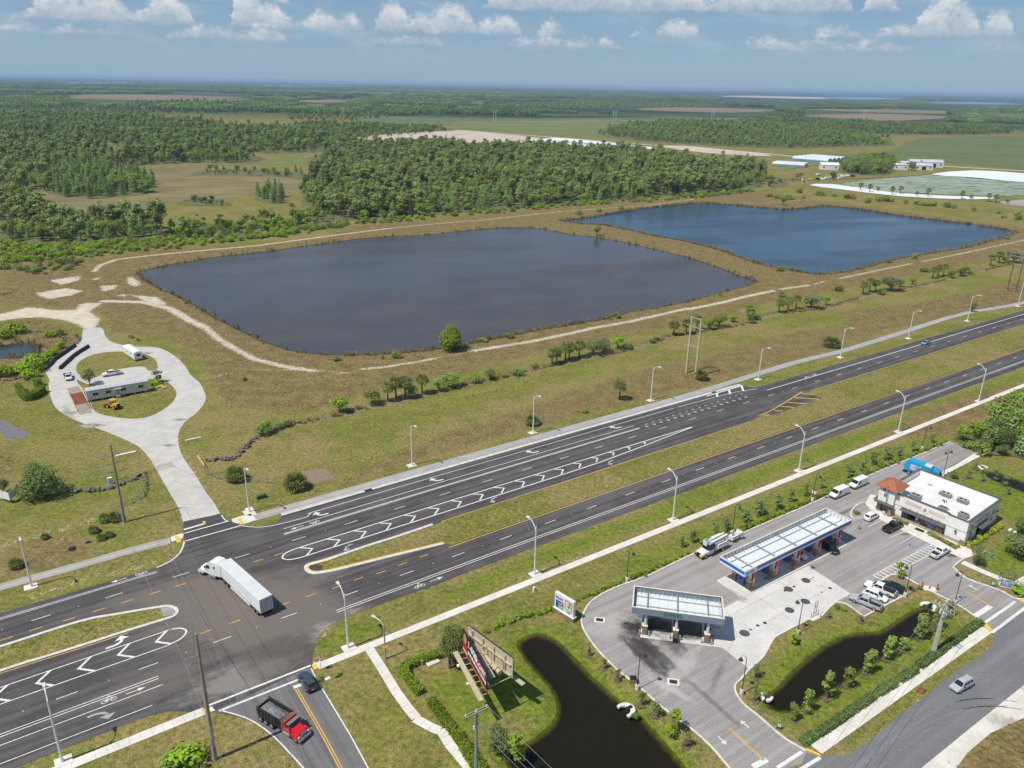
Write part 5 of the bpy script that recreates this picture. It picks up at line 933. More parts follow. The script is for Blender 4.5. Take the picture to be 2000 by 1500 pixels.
# articulated lorry
def semi():
    rl, fl, fr = Vector(G(506,1173,4.1)), Vector(G(426,1100,4.1)), Vector(G(450,1090,4.1)); d = (fl-rl); L = d.length; h = math.atan2(d.y, d.x); wv = (fr-fl); wd = 2.6
    c = (rl+fl)/2+Vector((math.sin(h), -math.cos(h)))*wd/2
    t = thing('semi_truck', 'white semi truck with long box trailer turning in the junction', 'truck', (c.x, c.y, .045), h)
    TW = mat('trailer_white', (.76, .77, .78), .45, .06, .5); TR = mat('trailer_roof', (.66, .66, .66), .5, .16, .35, col2=(.56, .56, .56)); hl = L/2
    box = MB().b2(-hl, hl, -1.3, 1.3, 1.15, 4.06).build('trailer_box', TW, t); MB().b2(-hl+.05, hl-.05, -1.25, 1.25, 4.06, 4.1).build('roof_skin', TR, box)
    n = 26
    rv = MB().box((0, 0, 0), (.05, .015, 2.7)).mesh('side_rib', TW)
    for i in range(1, n):
        for s in (-1, 1): o = bpy.data.objects.new('side_rib', rv); sc.collection.objects.link(o); o.parent = box; o.location = (-hl+L*i/n, s*1.305, 2.6)
    for s in (-1, 1): MB().b2(-hl-.03, -hl-.005, min(s*.04, s*1.2), max(s*.04, s*1.2), 1.35, 3.95).build('rear_door', mat('door_grey', (.48, .5, .53), .5, .1, 1), t)
    for s in (-.12, .12, -.9, .9): MB().b2(-hl-.06, -hl-.032, s-.02, s+.02, 1.3, 3.95).build('lock_rod', CHROME, t)
    MB().b2(-hl-.02, -hl+.2, -1.28, 1.28, .95, 1.14).build('rear_sill', TRIMB, t); MB().b2(-hl+.02, -hl+.12, -1.1, 1.1, .5, .62).build('underride_bar', TRIMB, t)
    for s in (-1, 1): MB().b2(-hl+4.2, hl-4.4, min(s*1.25, s*1.28), max(s*1.25, s*1.28), .55, 1.14).build('side_skirt', TW, t); MB().box((-hl-.02, s*1.0, 1.05), (.06, .3, .12)).build('tail_light', REDL, t); MB().b2(-hl+.3, hl-.3, min(s*1.302, s*1.312), max(s*1.302, s*1.312), 1.18, 1.3).build('marker_strip', mat('red_white_tape', (.6, .3, .25), .5, .6, 2.5), t)
    for x in (-hl+1.5, -hl+2.75, hl-1.6, hl-2.9):
        for y in (-1.02, 1.02): wheel(t, x, y, .5, .5, CHROME)
    MB().b2(-hl+.5, hl-.3, -.5, .5, .85, 1.14).build('chassis', TRIMB, t)
    # tractor, swung to the left of the trailer line
    kp = Vector((hl-1.0, 0, 0)); ta = heading((440,1135),(392,1118))-h
    tr = MB(); cab = MB().side([(.2,1.05),(.2,3.7),(.6,3.95),(2.0,3.9),(3.0,3.35),(3.5,2.45),(3.6,2.2),(3.6,1.0)], -1.2, 1.2).build('cab', P_WHITE, t)
    hood = MB().frustum([(3.6,-1.1,.9),(5.4,-.95,.85),(5.4,.95,.85),(3.6,1.1,.9)], [(3.6,-.9,2.15),(5.2,-.65,1.75),(5.2,.65,1.75),(3.6,.9,2.15)]).build('bonnet', P_WHITE, t); fnd = []
    for s in (-1, 1): fnd.append(MB().side([(4.1,.75),(4.1,1.2),(4.4,1.45),(5.0,1.45),(5.4,1.1),(5.5,.75)], min(s*.8, s*1.22), max(s*.8, s*1.22)).build('mudguard', P_WHITE, t))
    parts = [cab, hood]+fnd
    ws = MB().quad((3.04, -1.0, 3.28), (3.52, -1.05, 2.38), (3.52, 1.05, 2.38), (3.04, 1.0, 3.28)).build('windscreen', GLZ, t); ws.location = (0, 0, 0); parts.append(ws)
    for s in (-1, 1):
        parts.append(MB().b2(2.35, 3.2, min(s*1.2, s*1.215), max(s*1.2, s*1.215), 2.2, 2.95).build('side_window', GLZ, t)); parts.append(MB().b2(.9, 1.35, min(s*1.2, s*1.215), max(s*1.2, s*1.215), 2.6, 3.05).build('sleeper_window', GLZ, t)); parts.append(MB().lathe([(.32, 1.0), (.32, 2.8)], 12, (0, s*1.0, .72), 'x').build('fuel_tank', CHROME, t)); parts.append(MB().b2(1.0, 2.8, min(s*1.02, s*1.28), max(s*1.02, s*1.28), .38, .46).build('step', CHROME, t)); parts.append(MB().box((3.35, s*1.42, 2.5), (.12, .25, .55)).build('mirror', TRIMB, t)); parts.append(MB().b2(-.5, .25, min(s*1.15, s*1.22), max(s*1.15, s*1.22), 1.1, 3.75).build('fairing', P_WHITE, t)); parts.append(MB().box((5.42, s*.85, 1.15), (.12, .4, .22)).build('headlight', HEADL, t))
        w0 = len(t.children); wheel(t, 4.75, s*1.0, .5, .32, CHROME); parts.append([c for c in t.children if c.name.startswith('wheel')][-1])
    parts.append(MB().box((5.58, 0, .72), (.3, 2.3, .42)).build('bumper', P_WHITE, t)); parts.append(MB().box((5.38, 0, 1.3), (.1, 1.1, .75)).build('grille', TRIMB, t)); parts.append(MB().b2(-2.2, 3.6, -.5, .5, .7, 1.05).build('frame', TRIMB, t))
    M4 = Matrix.Translation(kp) @ Matrix.Rotation(ta, 4, 'Z') @ Matrix.Translation((1.25, 0, 0))
    for o in parts: o.matrix_basis = M4 @ o.matrix_basis
semi()
def dump_truck():
    a, b = (509,1408), (583,1452); h = heading((520,1408),(586,1449)); p = mid((518,1400),(590,1442)); t = thing('dump_truck', 'red dump truck with black tipper body loaded with gravel', 'truck', (*p, .045), h)
    BED = mat('black_tipper_steel', (.025, .028, .032), .5, .25, 1); GRAV = mat('grey_gravel', (.22, .22, .23), .95, .35, 2.2, bump=1.0)
    x0, x1 = -4.3, 1.1; zf, zt = 1.25, 2.75
    MB().b2(x0, x1, -1.22, 1.22, zf-.15, zf).build('bed_floor', BED, t)
    for s in (-1, 1):
        w_ = MB().side([(x0+.05, zf), (x1, zf), (x1, zt), (x0+.2, zt-.15), (x0-.1, zt-.5)], min(s*1.14, s*1.22), max(s*1.14, s*1.22)).build('bed_side', BED, t)
        for k in range(7): MB().b2(x0+.5+k*.72, x0+.62+k*.72, min(s*1.222, s*1.3), max(s*1.222, s*1.3), zf, zt-.1).build('side_post', BED, w_)
        MB().b2(x0, x1+.02, min(s*1.1, s*1.3), max(s*1.1, s*1.3), zt-.02, zt+.1).build('top_rail', BED, w_)
    MB().b2(x1-.1, x1, -1.14, 1.14, zf, zt+.25).build('headboard', BED, t); MB().b2(x0-.1, x0+.02, -1.14, 1.14, zf, zt-.3).build('tailgate', BED, t); MB().b2(x1, x1+.9, -1.2, 1.2, zt+.12, zt+.22).build('cab_shield', mat('rusty_shield', (.2, .09, .05), .8, .3, 1.5), t)
    hv = []; nx, ny = 13, 7; random.seed(3)
    for i in range(nx):
        for j in range(ny):
            u, v = i/(nx-1)*2-1, j/(ny-1)*2-1; hv.append((x0+.1+(x1-.25-x0)*i/(nx-1), -1.1+2.2*j/(ny-1), 2.05+.55*max(0, 1-u*u)*max(0, 1-v*v)+.05*random.random()))
    MB().add(hv, [(i*ny+j, (i+1)*ny+j, (i+1)*ny+j+1, i*ny+j+1) for i in range(nx-1) for j in range(ny-1)]).build('gravel_load', GRAV, t)
    MB().b2(-4.1, 4.2, -.45, .45, .75, 1.05).build('chassis', TRIMB, t)
    cab = MB().side([(1.35,1.0),(1.35,2.62),(1.55,2.75),(2.35,2.7),(2.75,1.95),(2.8,1.0)], -1.1, 1.1).build('cab', P_RED, t)
    MB().frustum([(2.8,-1.05,.95),(4.45,-.85,.9),(4.45,.85,.9),(2.8,1.05,.95)], [(2.8,-.85,1.95),(4.35,-.6,1.65),(4.35,.6,1.65),(2.8,.85,1.95)]).build('bonnet', P_RED, t)
    for s in (-1, 1):
        MB().side([(3.2,.8),(3.2,1.2),(3.5,1.42),(4.1,1.42),(4.5,1.1),(4.6,.8)], min(s*.75, s*1.2), max(s*.75, s*1.2)).build('mudguard', P_RED, t); MB().b2(1.75, 2.45, min(s*1.1, s*1.115), max(s*1.1, s*1.115), 1.85, 2.5).build('side_window', GLZ, t); MB().lathe([(.3, 1.3), (.3, 2.7)], 12, (0, s*1.0, .72), 'x').build('fuel_tank', CHROME, t); MB().box((4.5, s*.9, 1.1), (.12, .36, .2)).build('headlight', HEADL, t); MB().tube([(1.2, s*1.15, 1.0), (1.2, s*1.15, 3.1)], .09, 8).build('exhaust_stack', CHROME, t); MB().box((2.75, s*1.35, 2.15), (.1, .22, .45)).build('mirror', CHROME, t)
    MB().quad((2.4, -.95, 2.62), (2.78, -.98, 2.02), (2.78, .98, 2.02), (2.4, .95, 2.62)).build('windscreen', GLZ, t).location = (.02, 0, .01); MB().b2(2.2, 2.75, -1.05, 1.05, 2.7, 2.76).build('sun_visor', CHROME, t); MB().box((4.48, 0, 1.25), (.08, 1.1, .75)).build('grille', CHROME, t); MB().box((4.7, 0, .7), (.28, 2.35, .35)).build('bumper', CHROME, t)
    for x in (-3.7, -2.5, -1.2, 3.9):
        for y in (-1.0, 1.0): wheel(t, x, y, .52, .5 if x < 0 else .32, CHROME)
dump_truck()
def bucket_truck():
    h = heading((1430,1052),(1362,1084)); p = mid((1357,1091),(1421,1066)); q = Vector(p)+Vector((math.sin(h), -math.cos(h)))*(-.0)
    t = thing('bucket_truck', 'white bucket truck with folded boom parked by the hedge', 'truck', (q.x, q.y, .045), h)
    W2 = paint('utility_white', (.74, .74, .74), .4)
    shell([(2.1,1.05,.6,1.2,1.5,.95),(3.6,1.02,.6,1.2,1.42,.9),(4.1,.95,.65,1.1,1.25,.8)], 'bonnet', W2, t); house(t, W2, .5, .65, 1.6, 2.3, 1.3, 2.25, 1.05, .85, 1); MB().b2(.5, 2.3, -1.05, 1.05, .6, 1.3).build('door', W2, t)
    MB().b2(-3.9, .3, -1.2, 1.2, 1.0, 1.35).build('deck', W2, t); MB().b2(-3.7, -.6, -1.15, -.1, 1.35, 2.9).build('chip_box', W2, t); MB().b2(-3.7, -.6, .25, 1.15, 1.35, 2.1).build('tool_box', W2, t); MB().b2(-.5, .3, -1.1, 1.1, 1.35, 1.7).build('side_bin', W2, t); MB().b2(.3, 2.6, -1.3, 1.3, 2.3, 2.42).build('cab_guard', mat('black_guard', (.02, .022, .025), .6), t)
    MB().lathe([(.4, 1.3), (.4, 2.8)], 12, (-3.4, .6, 0)).build('turntable', W2, t); MB().box((-.9, .65, 3.1), (5.6, .42, .46), ry=R(3)).build('lower_boom', W2, t); MB().box((-.6, .1, 3.45), (5.2, .34, .36), ry=R(2)).build('upper_boom', W2, t)
    bk = MB().frustum([(1.7,-.4,2.6),(2.6,-.4,2.6),(2.6,.5,2.6),(1.7,.5,2.6)], [(1.6,-.5,3.7),(2.7,-.5,3.7),(2.7,.6,3.7),(1.6,.6,3.7)]).build('bucket', W2, t); MB().b2(1.7, 2.6, -.4, .5, 3.702, 3.71).build('bucket_opening', mat('green_bucket', (.1, .3, .2), .6), bk)
    MB().box((4.2, 0, .75), (.3, 2.1, .3)).build('bumper', TRIMB, t); MB().box((4.12, 0, 1.1), (.08, 1.2, .5)).build('grille', TRIMB, t)
    MB().box((4.3, .75, .95), (.25, .7, .45)).build('safety_vest', mat('hi_vis', (.6, .75, .05), .6, .2, 3, col2=(.8, .25, .05)), t)
    for x in (-2.2, 3.1):
        for y in (-1.0, 1.0): wheel(t, x, y, .48, .45 if x < 0 else .3, CHROME)
    MB().b2(-3.9, 3.8, -.45, .45, .65, 1.0).build('chassis', TRIMB, t)
    for s in (-1, 1): MB().box((4.1, s*.75, 1.12), (.1, .3, .2)).build('headlight', HEADL, t)
    p2 = mid((1421,1066),(1441,1048)); c = thing('wood_chipper', 'white wood chipper trailer hitched behind the bucket truck', 'chipper', (*p2, .045), h)
    MB().b2(-1.2, .9, -.6, .6, .6, 1.5).build('engine_box', W2, c); MB().frustum([(-1.2,-.5,.7),(-1.2,.5,.7),(-1.2,.5,1.6),(-1.2,-.5,1.6)], [(-2.4,-.9,.5),(-2.4,.9,.5),(-2.4,.9,1.9),(-2.4,-.9,1.9)]).build('feed_hopper', mat('hopper_white', (.7, .66, .6), .6, .25, 2), c); MB().tube([(.2, 0, 1.5), (.2, 0, 2.4), (.6, 0, 2.7), (1.2, 0, 2.75)], .2, 8).build('chute', W2, c); MB().b2(.9, 2.6, -.08, .08, .5, .65).build('drawbar', TRIMB, c)
    for y in (-.75, .75): wheel(c, -.2, y, .36)
bucket_truck()
def garbage_truck():
    h = heading((1782,915),(1838,934)); p = mid((1772,928),(1836,938)); t = thing('refuse_truck', 'bright blue refuse truck standing behind the store', 'truck', (*p, .045), h)
    body = MB().side([(-4.6,1.1),(-4.9,2.2),(-4.5,3.5),(-3.9,3.85),(1.6,3.6),(1.6,1.1)], -1.25, 1.25).build('body', P_CYAN, t)
    for k in range(7): 
        for s in (-1, 1): MB().b2(-3.6+k*.8, -3.5+k*.8, min(s*1.252, s*1.32), max(s*1.252, s*1.32), 1.15, 3.55).build('body_rib', P_CYAN, body)
    MB().side([(-5.5,1.2),(-5.6,2.0),(-4.95,2.3),(-4.6,1.1)], -1.2, 1.2).build('tail_hopper', mat('flag_print', (.5, .5, .55), .5, .5, 1.6, col2=(.5, .04, .06)), t); MB().b2(-3.3, -.6, -1.335, -1.325, 1.6, 3.1).build('side_panel', mat('side_print', (.6, .68, .75), .5, .3, 1, col2=(.1, .2, .4)), t)
    MB().side([(1.8,1.0),(1.8,2.9),(3.3,2.9),(3.7,2.0),(3.75,1.0)], -1.15, 1.15).build('cab', P_CYAN, t); MB().quad((3.33,-1.0,2.85),(3.7,-1.0,2.1),(3.7,1.0,2.1),(3.33,1.0,2.85)).build('windscreen', GLZ, t).location = (.02, 0, .01)
    for s in (-1, 1): MB().box((1.6, s*1.0, 3.3), (4.4, .18, .2), ry=R(12)).build('lift_arm', P_CYAN, t); MB().b2(2.2, 3.2, min(s*1.15, s*1.165), max(s*1.15, s*1.165), 2.0, 2.7).build('side_window', GLZ, t)
    MB().b2(-.2, 1.5, -1.0, 1.0, 3.62, 3.8).build('hopper_cover', mat('white_panel', (.6, .62, .62), .5), t); MB().b2(-4.6, 3.6, -.45, .45, .7, 1.1).build('chassis', TRIMB, t)
    for x in (-3.4, -2.1, 2.9):
        for y in (-1.0, 1.0): wheel(t, x, y, .52, .45, CHROME)
garbage_truck()
def flatbed():
    t = thing('flatbed_truck', 'white flatbed truck with black bed on the left of the loop', 'truck', (*mid((131,733),(137,748)), .03), heading((131,732),(138,748)))
    shell([(.3,.95,.5,1.0,1.2,.9),(1.8,.95,.5,1.0,1.15,.85),(2.5,.85,.55,.9,1.0,.75)], 'body', P_WHITE, t); house(t, P_WHITE, -.3, -.1, .7, 1.4, 1.1, 1.85, .92, .75, 1); MB().b2(-.3, .4, -.92, .92, .5, 1.12).build('cab_rear', P_WHITE, t)
    MB().b2(-2.9, -.4, -1.1, 1.1, .95, 1.1).build('bed', TRIMB, t); MB().b2(-.5, -.4, -1.1, 1.1, 1.1, 2.0).build('headboard', TRIMB, t)
    for s in (-1, 1): MB().b2(-2.9, -.4, min(s*1.02, s*1.1), max(s*1.02, s*1.1), 1.1, 1.45).build('bed_side', TRIMB, t)
    for x in (-1.8, 1.6):
        for y in (-.85, .85): wheel(t, x, y, .4)
    lights(t, 2.45, -2.9, .62, .85, .95)
flatbed()
def loader():
    t = thing('wheel_loader', 'yellow wheel loader with sun canopy beside the site office', 'loader', (*mid((205,795),(238,800)), .07), heading((236,801),(204,792)))
    MB().side([(-2.4,.9),(-2.45,1.9),(-1.9,2.0),(-.6,1.9),(-.4,1.2),(-.6,.8)], -.65, .65).build('engine_hood', P_YEL, t); MB().b2(-2.5, -2.42, -.5, .5, 1.0, 1.8).build('radiator_grille', TRIMB, t); MB().b2(-.6, 1.4, -.5, .5, .7, 1.25).build('front_frame', P_YEL, t); MB().b2(-.6, .35, -.5, .5, 1.25, 1.7).build('operator_seat', TRIMB, t)
    for x in (-.75, .35):
        for y in (-.6, .6): MB().tube([(x, y, 1.3), (x, y, 2.75)], .06, 6).build('canopy_post', TRIMB, t)
    MB().prism([(-1.1,-.8),(.6,-.8),(.75,0),(.6,.8),(-1.1,.8),(-1.2,0)], 2.75, 2.88, True).build('canopy_roof', P_YEL, t)
    for s in (-1, 1): MB().tube([(.7, s*.42, 1.3), (1.8, s*.42, 1.0), (2.5, s*.42, .5)], .12, 6).build('lift_arm', P_YEL, t)
    MB().side([(2.4,.15),(2.5,1.0),(2.75,1.05),(2.7,.55),(3.3,.12)], -1.15, 1.15).build('bucket', mat('bucket_steel', (.2,.18,.16), .6, .3, 2), t)
    for x in (-1.5, 1.3):
        for y in (-.8, .8): wheel(t, x, y, .62, .45, P_YEL)
loader()
# ------------------------------------------------------------------ street lights
ALU = mat('aluminium_pole', (.72, .74, .75), .45, .08, 2, metal=.15)
def street_light(name_mat=None):
    t = thing('street_light', '', 'street light')
    MB().tube([(0, 0, .1), (0, 0, 6), (0, 0, 11.3)], [.19, .16, .12], 8).build('pole', ALU, t); MB().tube([(0, 0, .1), (0, 0, .5)], [.26, .24], 8).build('pole_base', ALU, t)
    MB().tube([(0, 0, 10.0), (.5, 0, 11.0), (1.3, 0, 11.75), (2.2, 0, 12.0)], [.11, .1, .09, .08], 6).build('arm', ALU, t)
    MB().add([(2.1, -.2, 11.93), (3.1, -.28, 12.0), (3.1, .28, 12.0), (2.1, .2, 11.93), (2.1, -.15, 12.16), (3.0, -.2, 12.2), (3.0, .2, 12.2), (2.1, .15, 12.16)], [(3,2,1,0),(4,5,6,7),(0,1,5,4),(1,2,6,5),(2,3,7,6),(3,0,4,7)]).build('lamp_head', ALU, t)
    MB().box((0, -.15, .05), (1.9, 2.3, .12)).build('footing', CONC, t)
    return t
sl = street_light(); first = True
NEAR_L = [(122,1488),(680,1266),(1044,1122),(1314,1016),(1560,920),(1754,844),(1911,784)]; FAR_L = [(62,1146),(487,1000),(805,909),(1041,845),(1271,782),(1481,741),(1641,698),(1774,661),(1889,627),(1988,598)]
def place_light(px, ang, label, group):
    global first
    o = sl if first else copy_tree(sl); first = False
    x, y = G(*px); o.location = (x, y, 0); o.rotation_euler = (0, 0, ang); tag(o, label, 'street light', group)
for i, p in enumerate(NEAR_L): place_light(p, TH+math.pi/2, 'tall silver street light, %s from the left beside the near sidewalk' % ORD[i], 'street lights on the near side')
for i, p in enumerate(FAR_L): place_light(p, TH-math.pi/2, 'tall silver street light, %s from the left along the far shared path' % ORD[i], 'street lights on the far side')
# bronze lamp posts of the station
def lamp_post(dbl=False):
    t = thing('lamp_post', '', 'lamp post'); MB().lathe([(.36, 0), (.34, .95), (.3, 1.0)], 12).build('pedestal', mat('pedestal_concrete', (.62, .6, .56), .8), t); MB().tube([(0, 0, 1), (0, 0, 1.5), (0, 0, 6.9)], [.14, .08, .06], 8).build('pole', LAMPG, t)
    for s in ((1, -1) if dbl else (1,)):
        MB().tube([(0, 0, 6.85), (.05*s, 0, 7.3), (.4*s, 0, 7.55), (.8*s, 0, 7.4), (.9*s, 0, 7.0)], .05, 6).build('gooseneck', LAMPG, t); MB().lathe([(.08, 7.05), (.16, 6.95), (.4, 6.55), (.4, 6.5)], 10, (.9*s, 0, 0)).build('lamp_shade', LAMPG, t)
    return t
lp = lamp_post(); LP = [((1224,1136), R(-20), 'behind the hedge left of the bucket truck'), ((1430,1042), R(-20), 'behind the bucket truck'), ((1586,979), R(-20), 'with a red and white sign at its foot'), ((1801,878), R(-20), 'at the hedge end beyond the store'), ((1244,1347), R(20), 'left of the station drive by the big dark pond'), ((1448,1356), R(150), 'at the bend of the station drive'), ((1557,1239), R(150), 'at the lower edge of the concrete apron'), ((1767,1166), R(170), 'at the end of the parked row'), ((1864,1180), R(180), 'beside the store drive near the concrete utility pole'), ((1725,1006), R(170), 'on the walk in front of the store tower')]
for i, (p, a, d) in enumerate(LP):
    o = lp if i == 0 else copy_tree(lp); o.location = (*G(*p), .05); o.rotation_euler = (0, 0, a); tag(o, 'dark bronze lamp post '+d, 'lamp post', 'lamp posts of the filling station')
o = lamp_post(True); o.location = (*G(1842,930), .05); o.rotation_euler = (0, 0, R(20)); tag(o, 'dark bronze lamp post with two heads behind the store', 'lamp post', 'lamp posts of the filling station')
# ------------------------------------------------------------------ utility poles and wires
WOOD = mat('weathered_wood', (.36, .31, .24), .9, .25, 1.5, stretch=(4, 4, .3)); WOODT = mat('tan_pole_wood', (.56, .48, .34), .9, .2, 1.5, stretch=(4, 4, .3)); CPOLE = mat('concrete_pole', (.55, .52, .45), .85, .15, 1); WIRE = mat('wire', (.22, .23, .24), .5); GREYS = mat('grey_steel_arm', (.34, .38, .41), .5, .15, 2, metal=.3)
def sag(a, b, s=1.2, n=14):
    a, b = Vector(a), Vector(b); return [tuple(a.lerp(b, i/n)-Vector((0, 0, s*4*(i/n)*(1-i/n)))) for i in range(n+1)]
pA = (-42.3, 86.4); pB = (-85.96, 151.0); dv = Vector((pB[0]-pA[0], pB[1]-pA[1])).normalized(); nv = Vector((-dv.y, dv.x))
t = thing('utility_pole', 'tall wooden utility pole with steps in the left foreground', 'utility pole', (*pA, 0)); MB().tube([(0, 0, 0), (0, 0, 10), (0, 0, 22.4)], [.36, .3, .2], 10).build('pole', WOOD, t)
armsA = [(20.4, 1), (17.6, -1), (15.8, 1), (18.8, -1)]
for z, s in armsA: MB().tube([(0, 0, z), (nv.x*s*-1.9, nv.y*s*-1.9, z+.25)], [.07, .05], 6).build('post_insulator', GREYS, t)
MB().tube([(nv.x*.3, nv.y*.3, 21.6), (nv.x*.3, nv.y*.3, 23.6)], .05, 6).build('ground_spike', GREYS, t)
for k in range(22): s = 1 if k % 2 else -1; MB().box((.3*s*nv.x, .3*s*nv.y, 4+k*.8), (.3, .05, .05), math.atan2(nv.y, nv.x)).build('step', GREYS, t)
t = thing('utility_pole', 'wooden utility pole with four pairs of arms beside the concrete drive', 'utility pole', (*pB, 0)); MB().tube([(0, 0, 0), (0, 0, 10), (0, 0, 19.2)], [.34, .28, .2], 10).build('pole', WOOD, t)
for z in (16.6, 14.6, 12.6, 10.6):
    for s in (-1, 1): MB().tube([(nv.x*.2*s, nv.y*.2*s, z), (nv.x*2.6*s, nv.y*2.6*s, z+.15)], .09, 6).build('insulator_arm', GREYS, t)
def wires(name, label, runs, r=.022):
    t = thing(name, label, 'wires', runs[0][0])
    o = Vector(runs[0][0])
    for run in runs: MB().tube([tuple(Vector(p)-o) for p in run], r, 4, False).build('wire', WIRE, t)
runs = []
for (zA, s), zB in zip(armsA, (16.6, 14.6, 12.6, 10.6)):
    a = (pA[0]+nv.x*s*-1.9, pA[1]+nv.y*s*-1.9, zA+.25); b = (pB[0]+nv.x*2.6*(-s), pB[1]+nv.y*2.6*(-s), zB+.15); runs.append(sag(a, b, 1.3)); runs.append(sag(a, (a[0]-dv.x*90, a[1]-dv.y*90, zA), 1.5))
    b2 = (pB[0]-nv.x*2.6*(-s), pB[1]-nv.y*2.6*(-s), zB+.15); runs.append(sag(b, (b[0]+dv.x*6+-80, b[1]-34, zB-1), 1.2))
wires('power_lines', 'thin power lines strung between the two wooden poles', runs)
# concrete pole at the right
pC = G(1822,1277); pD = (-3.9, 80.5); d2 = Vector((pD[0]-pC[0], pD[1]-pC[1])).normalized(); n2 = Vector((-d2.y, d2.x))
t = thing('utility_pole', 'pale concrete utility pole with transformers beside the street hedge', 'utility pole', (*pC, 0)); MB().frustum([(-.28,-.28,0),(.28,-.28,0),(.28,.28,0),(-.28,.28,0)], [(-.17,-.17,11.3),(.17,-.17,11.3),(.17,.17,11.3),(-.17,.17,11.3)]).build('pole', CPOLE, t)
for z, q in ((11.0, n2), (10.3, d2), (9.6, n2)): MB().tube([(q.x*-2.0, q.y*-2.0, z), (q.x*2.0, q.y*2.0, z)], .09, 6).build('cross_arm', GREYS, t)
for k, a in enumerate((0, 2.1, 4.2)): MB().lathe([(.24, 0), (.26, .1), (.26, .9), (.2, 1.0)], 10, (.5*math.cos(a), .5*math.sin(a), 8.2)).build('transformer', mat('transformer_grey', (.5, .55, .58), .5), t)
for k in range(6): MB().tube([(n2.x*(-1.9+.76*k), n2.y*(-1.9+.76*k), 9.7), (n2.x*(-1.9+.76*k), n2.y*(-1.9+.76*k), 10.2)], .07, 6).build('insulator', WHITE, t)
pDt = thing('utility_pole', 'grey utility pole with double cross-arm at the bottom edge', 'utility pole', (*pD, 0)); MB().tube([(0, 0, 0), (0, 0, 15.6)], [.3, .2], 10).build('pole', GREYS, pDt)
aD = math.atan2(G(948,1378,15.5)[1]-G(916,1393,15.5)[1], G(948,1378,15.5)[0]-G(916,1393,15.5)[0])
for o_ in (-.2, .2): MB().box((-math.sin(aD)*o_, math.cos(aD)*o_, 15.4), (3.4, .14, .18), aD).build('cross_arm', WOOD, pDt)
for k in (-1.6, 0, 1.6): MB().lathe([(.08, 15.5), (.12, 15.6), (.06, 15.9)], 8, (k*math.cos(aD), k*math.sin(aD), 0)).build('insulator', WHITE, pDt)
for k in range(3): MB().box((.35*math.cos(aD+k), .35*math.sin(aD+k), 13.2-.3*k), (.25, .2, .5)).build('switch_gear', WHITE, pDt)
runs = []
for k, z in ((-1.8, 10.2), (0, 10.6), (1.8, 10.2)): runs.append(sag((pC[0]+n2.x*k, pC[1]+n2.y*k, z), (pC[0]-46+n2.x*k*.6, pC[1]-46+n2.y*k*.6-2, z), 1.0)); runs.append(sag((pC[0]+n2.x*k, pC[1]+n2.y*k, z), (pC[0]+60, pC[1]+34, z), 1.0))
wires('power_lines', 'power lines running from the concrete pole over the station pond', runs, .028)
runs = []
for k, z in ((-1.6, 15.8), (0, 15.8), (1.6, 15.8), (.3, 14)): a = (pD[0]+k*math.cos(aD), pD[1]+k*math.sin(aD), z); runs.append(sag(a, (a[0]+38, a[1]-42, z-2), .8))
wires('power_lines', 'power lines leaving the bottom pole over the dark pond', runs, .028)
# small wooden lamp pole by the sidewalk
t = thing('wooden_lamp_pole', 'short wooden pole with lamp and yellow sign beside the sidewalk', 'lamp pole', (*G(753,1287), 0)); MB().tube([(0, 0, 0), (0, 0, 7.2)], [.15, .11], 8).build('pole', WOOD, t); MB().tube([(0, 0, 6.9), (-.8, .5, 7.7), (-1.6, 1.0, 7.9)], .05, 6).build('arm', ALU, t); MB().box((-1.9, 1.2, 7.9), (.8, .32, .2), R(148)).build('lamp_head', ALU, t); MB().box((0, -.16, 2.6), (.75, .03, .45)).build('warning_sign', mat('sign_yellow', (.8, .55, .03), .5), t)
# H-frames
def h_frame(a, b, h, m, label, zx, r=.3, group=None, far=False):
    c = ((a[0]+b[0])/2, (a[1]+b[1])/2); t = thing('transmission_pole', label, 'pylon', (*c, 0), 0, group); A = Vector((a[0]-c[0], a[1]-c[1], 0)); B = -A
    for q in (A, B): MB().tube([tuple(q), (q.x, q.y, h)], [r, r*.7], 8).build('pole', m, t)
    u = (B-A).normalized()
    for z in zx: MB().tube([(A.x-u.x*.1, A.y-u.y*.1, z), (B.x, B.y, z)], r*.45, 6).build('brace', GREYS if not far else m, t)
    e = 1.8 if not far else 5
    MB().tube([tuple(A-u*e+Vector((0, 0, h-3.5 if not far else h-2))), tuple(B+u*e+Vector((0, 0, h-3.5 if not far else h-2)))], r*.4, 6).build('cross_arm', GREYS if not far else m, t)
    return t
h_frame(G(1340,728), G(1358,735), 20.5, WOODT, 'pair of tan wooden transmission poles beside the shared path', (20.2, 10.2), .42)
def h_frame2():
    a, b = G(1967,566), G(1984,570); c = ((a[0]+b[0])/2, (a[1]+b[1])/2); t = thing('transmission_pole', 'dark two-legged transmission frame at the right edge of the verge', 'pylon', (*c, 0)); u = Vector((b[0]-a[0], b[1]-a[1], 0)).normalized()
    for s in (-1, 1): MB().tube([tuple(u*s*2.2), tuple(u*s*2.2+Vector((0, 0, 19)))], [.28, .2], 8).build('pole', mat('dark_pole', (.13, .12, .09), .9), t)
    MB().tube([tuple(u*-2.2+Vector((0, 0, 6))), tuple(u*2.2+Vector((0, 0, 13)))], .1, 6).build('brace', GREYS, t)
    for z in (17.2, 18.8): MB().tube([tuple(u*-5+Vector((0, 0, z))), tuple(u*5+Vector((0, 0, z)))], .14, 6).build('cross_arm', GREYS, t)
    for k in (-5, -2.5, 0, 2.5, 5): MB().tube([tuple(u*k+Vector((0, 0, 17.2))), tuple(u*k*.8+Vector((0, 0, 18.8)))], .1, 6).build('strut', GREYS, t)
h_frame2()
PALE = mat('pale_steel', (.62, .66, .68), .6)
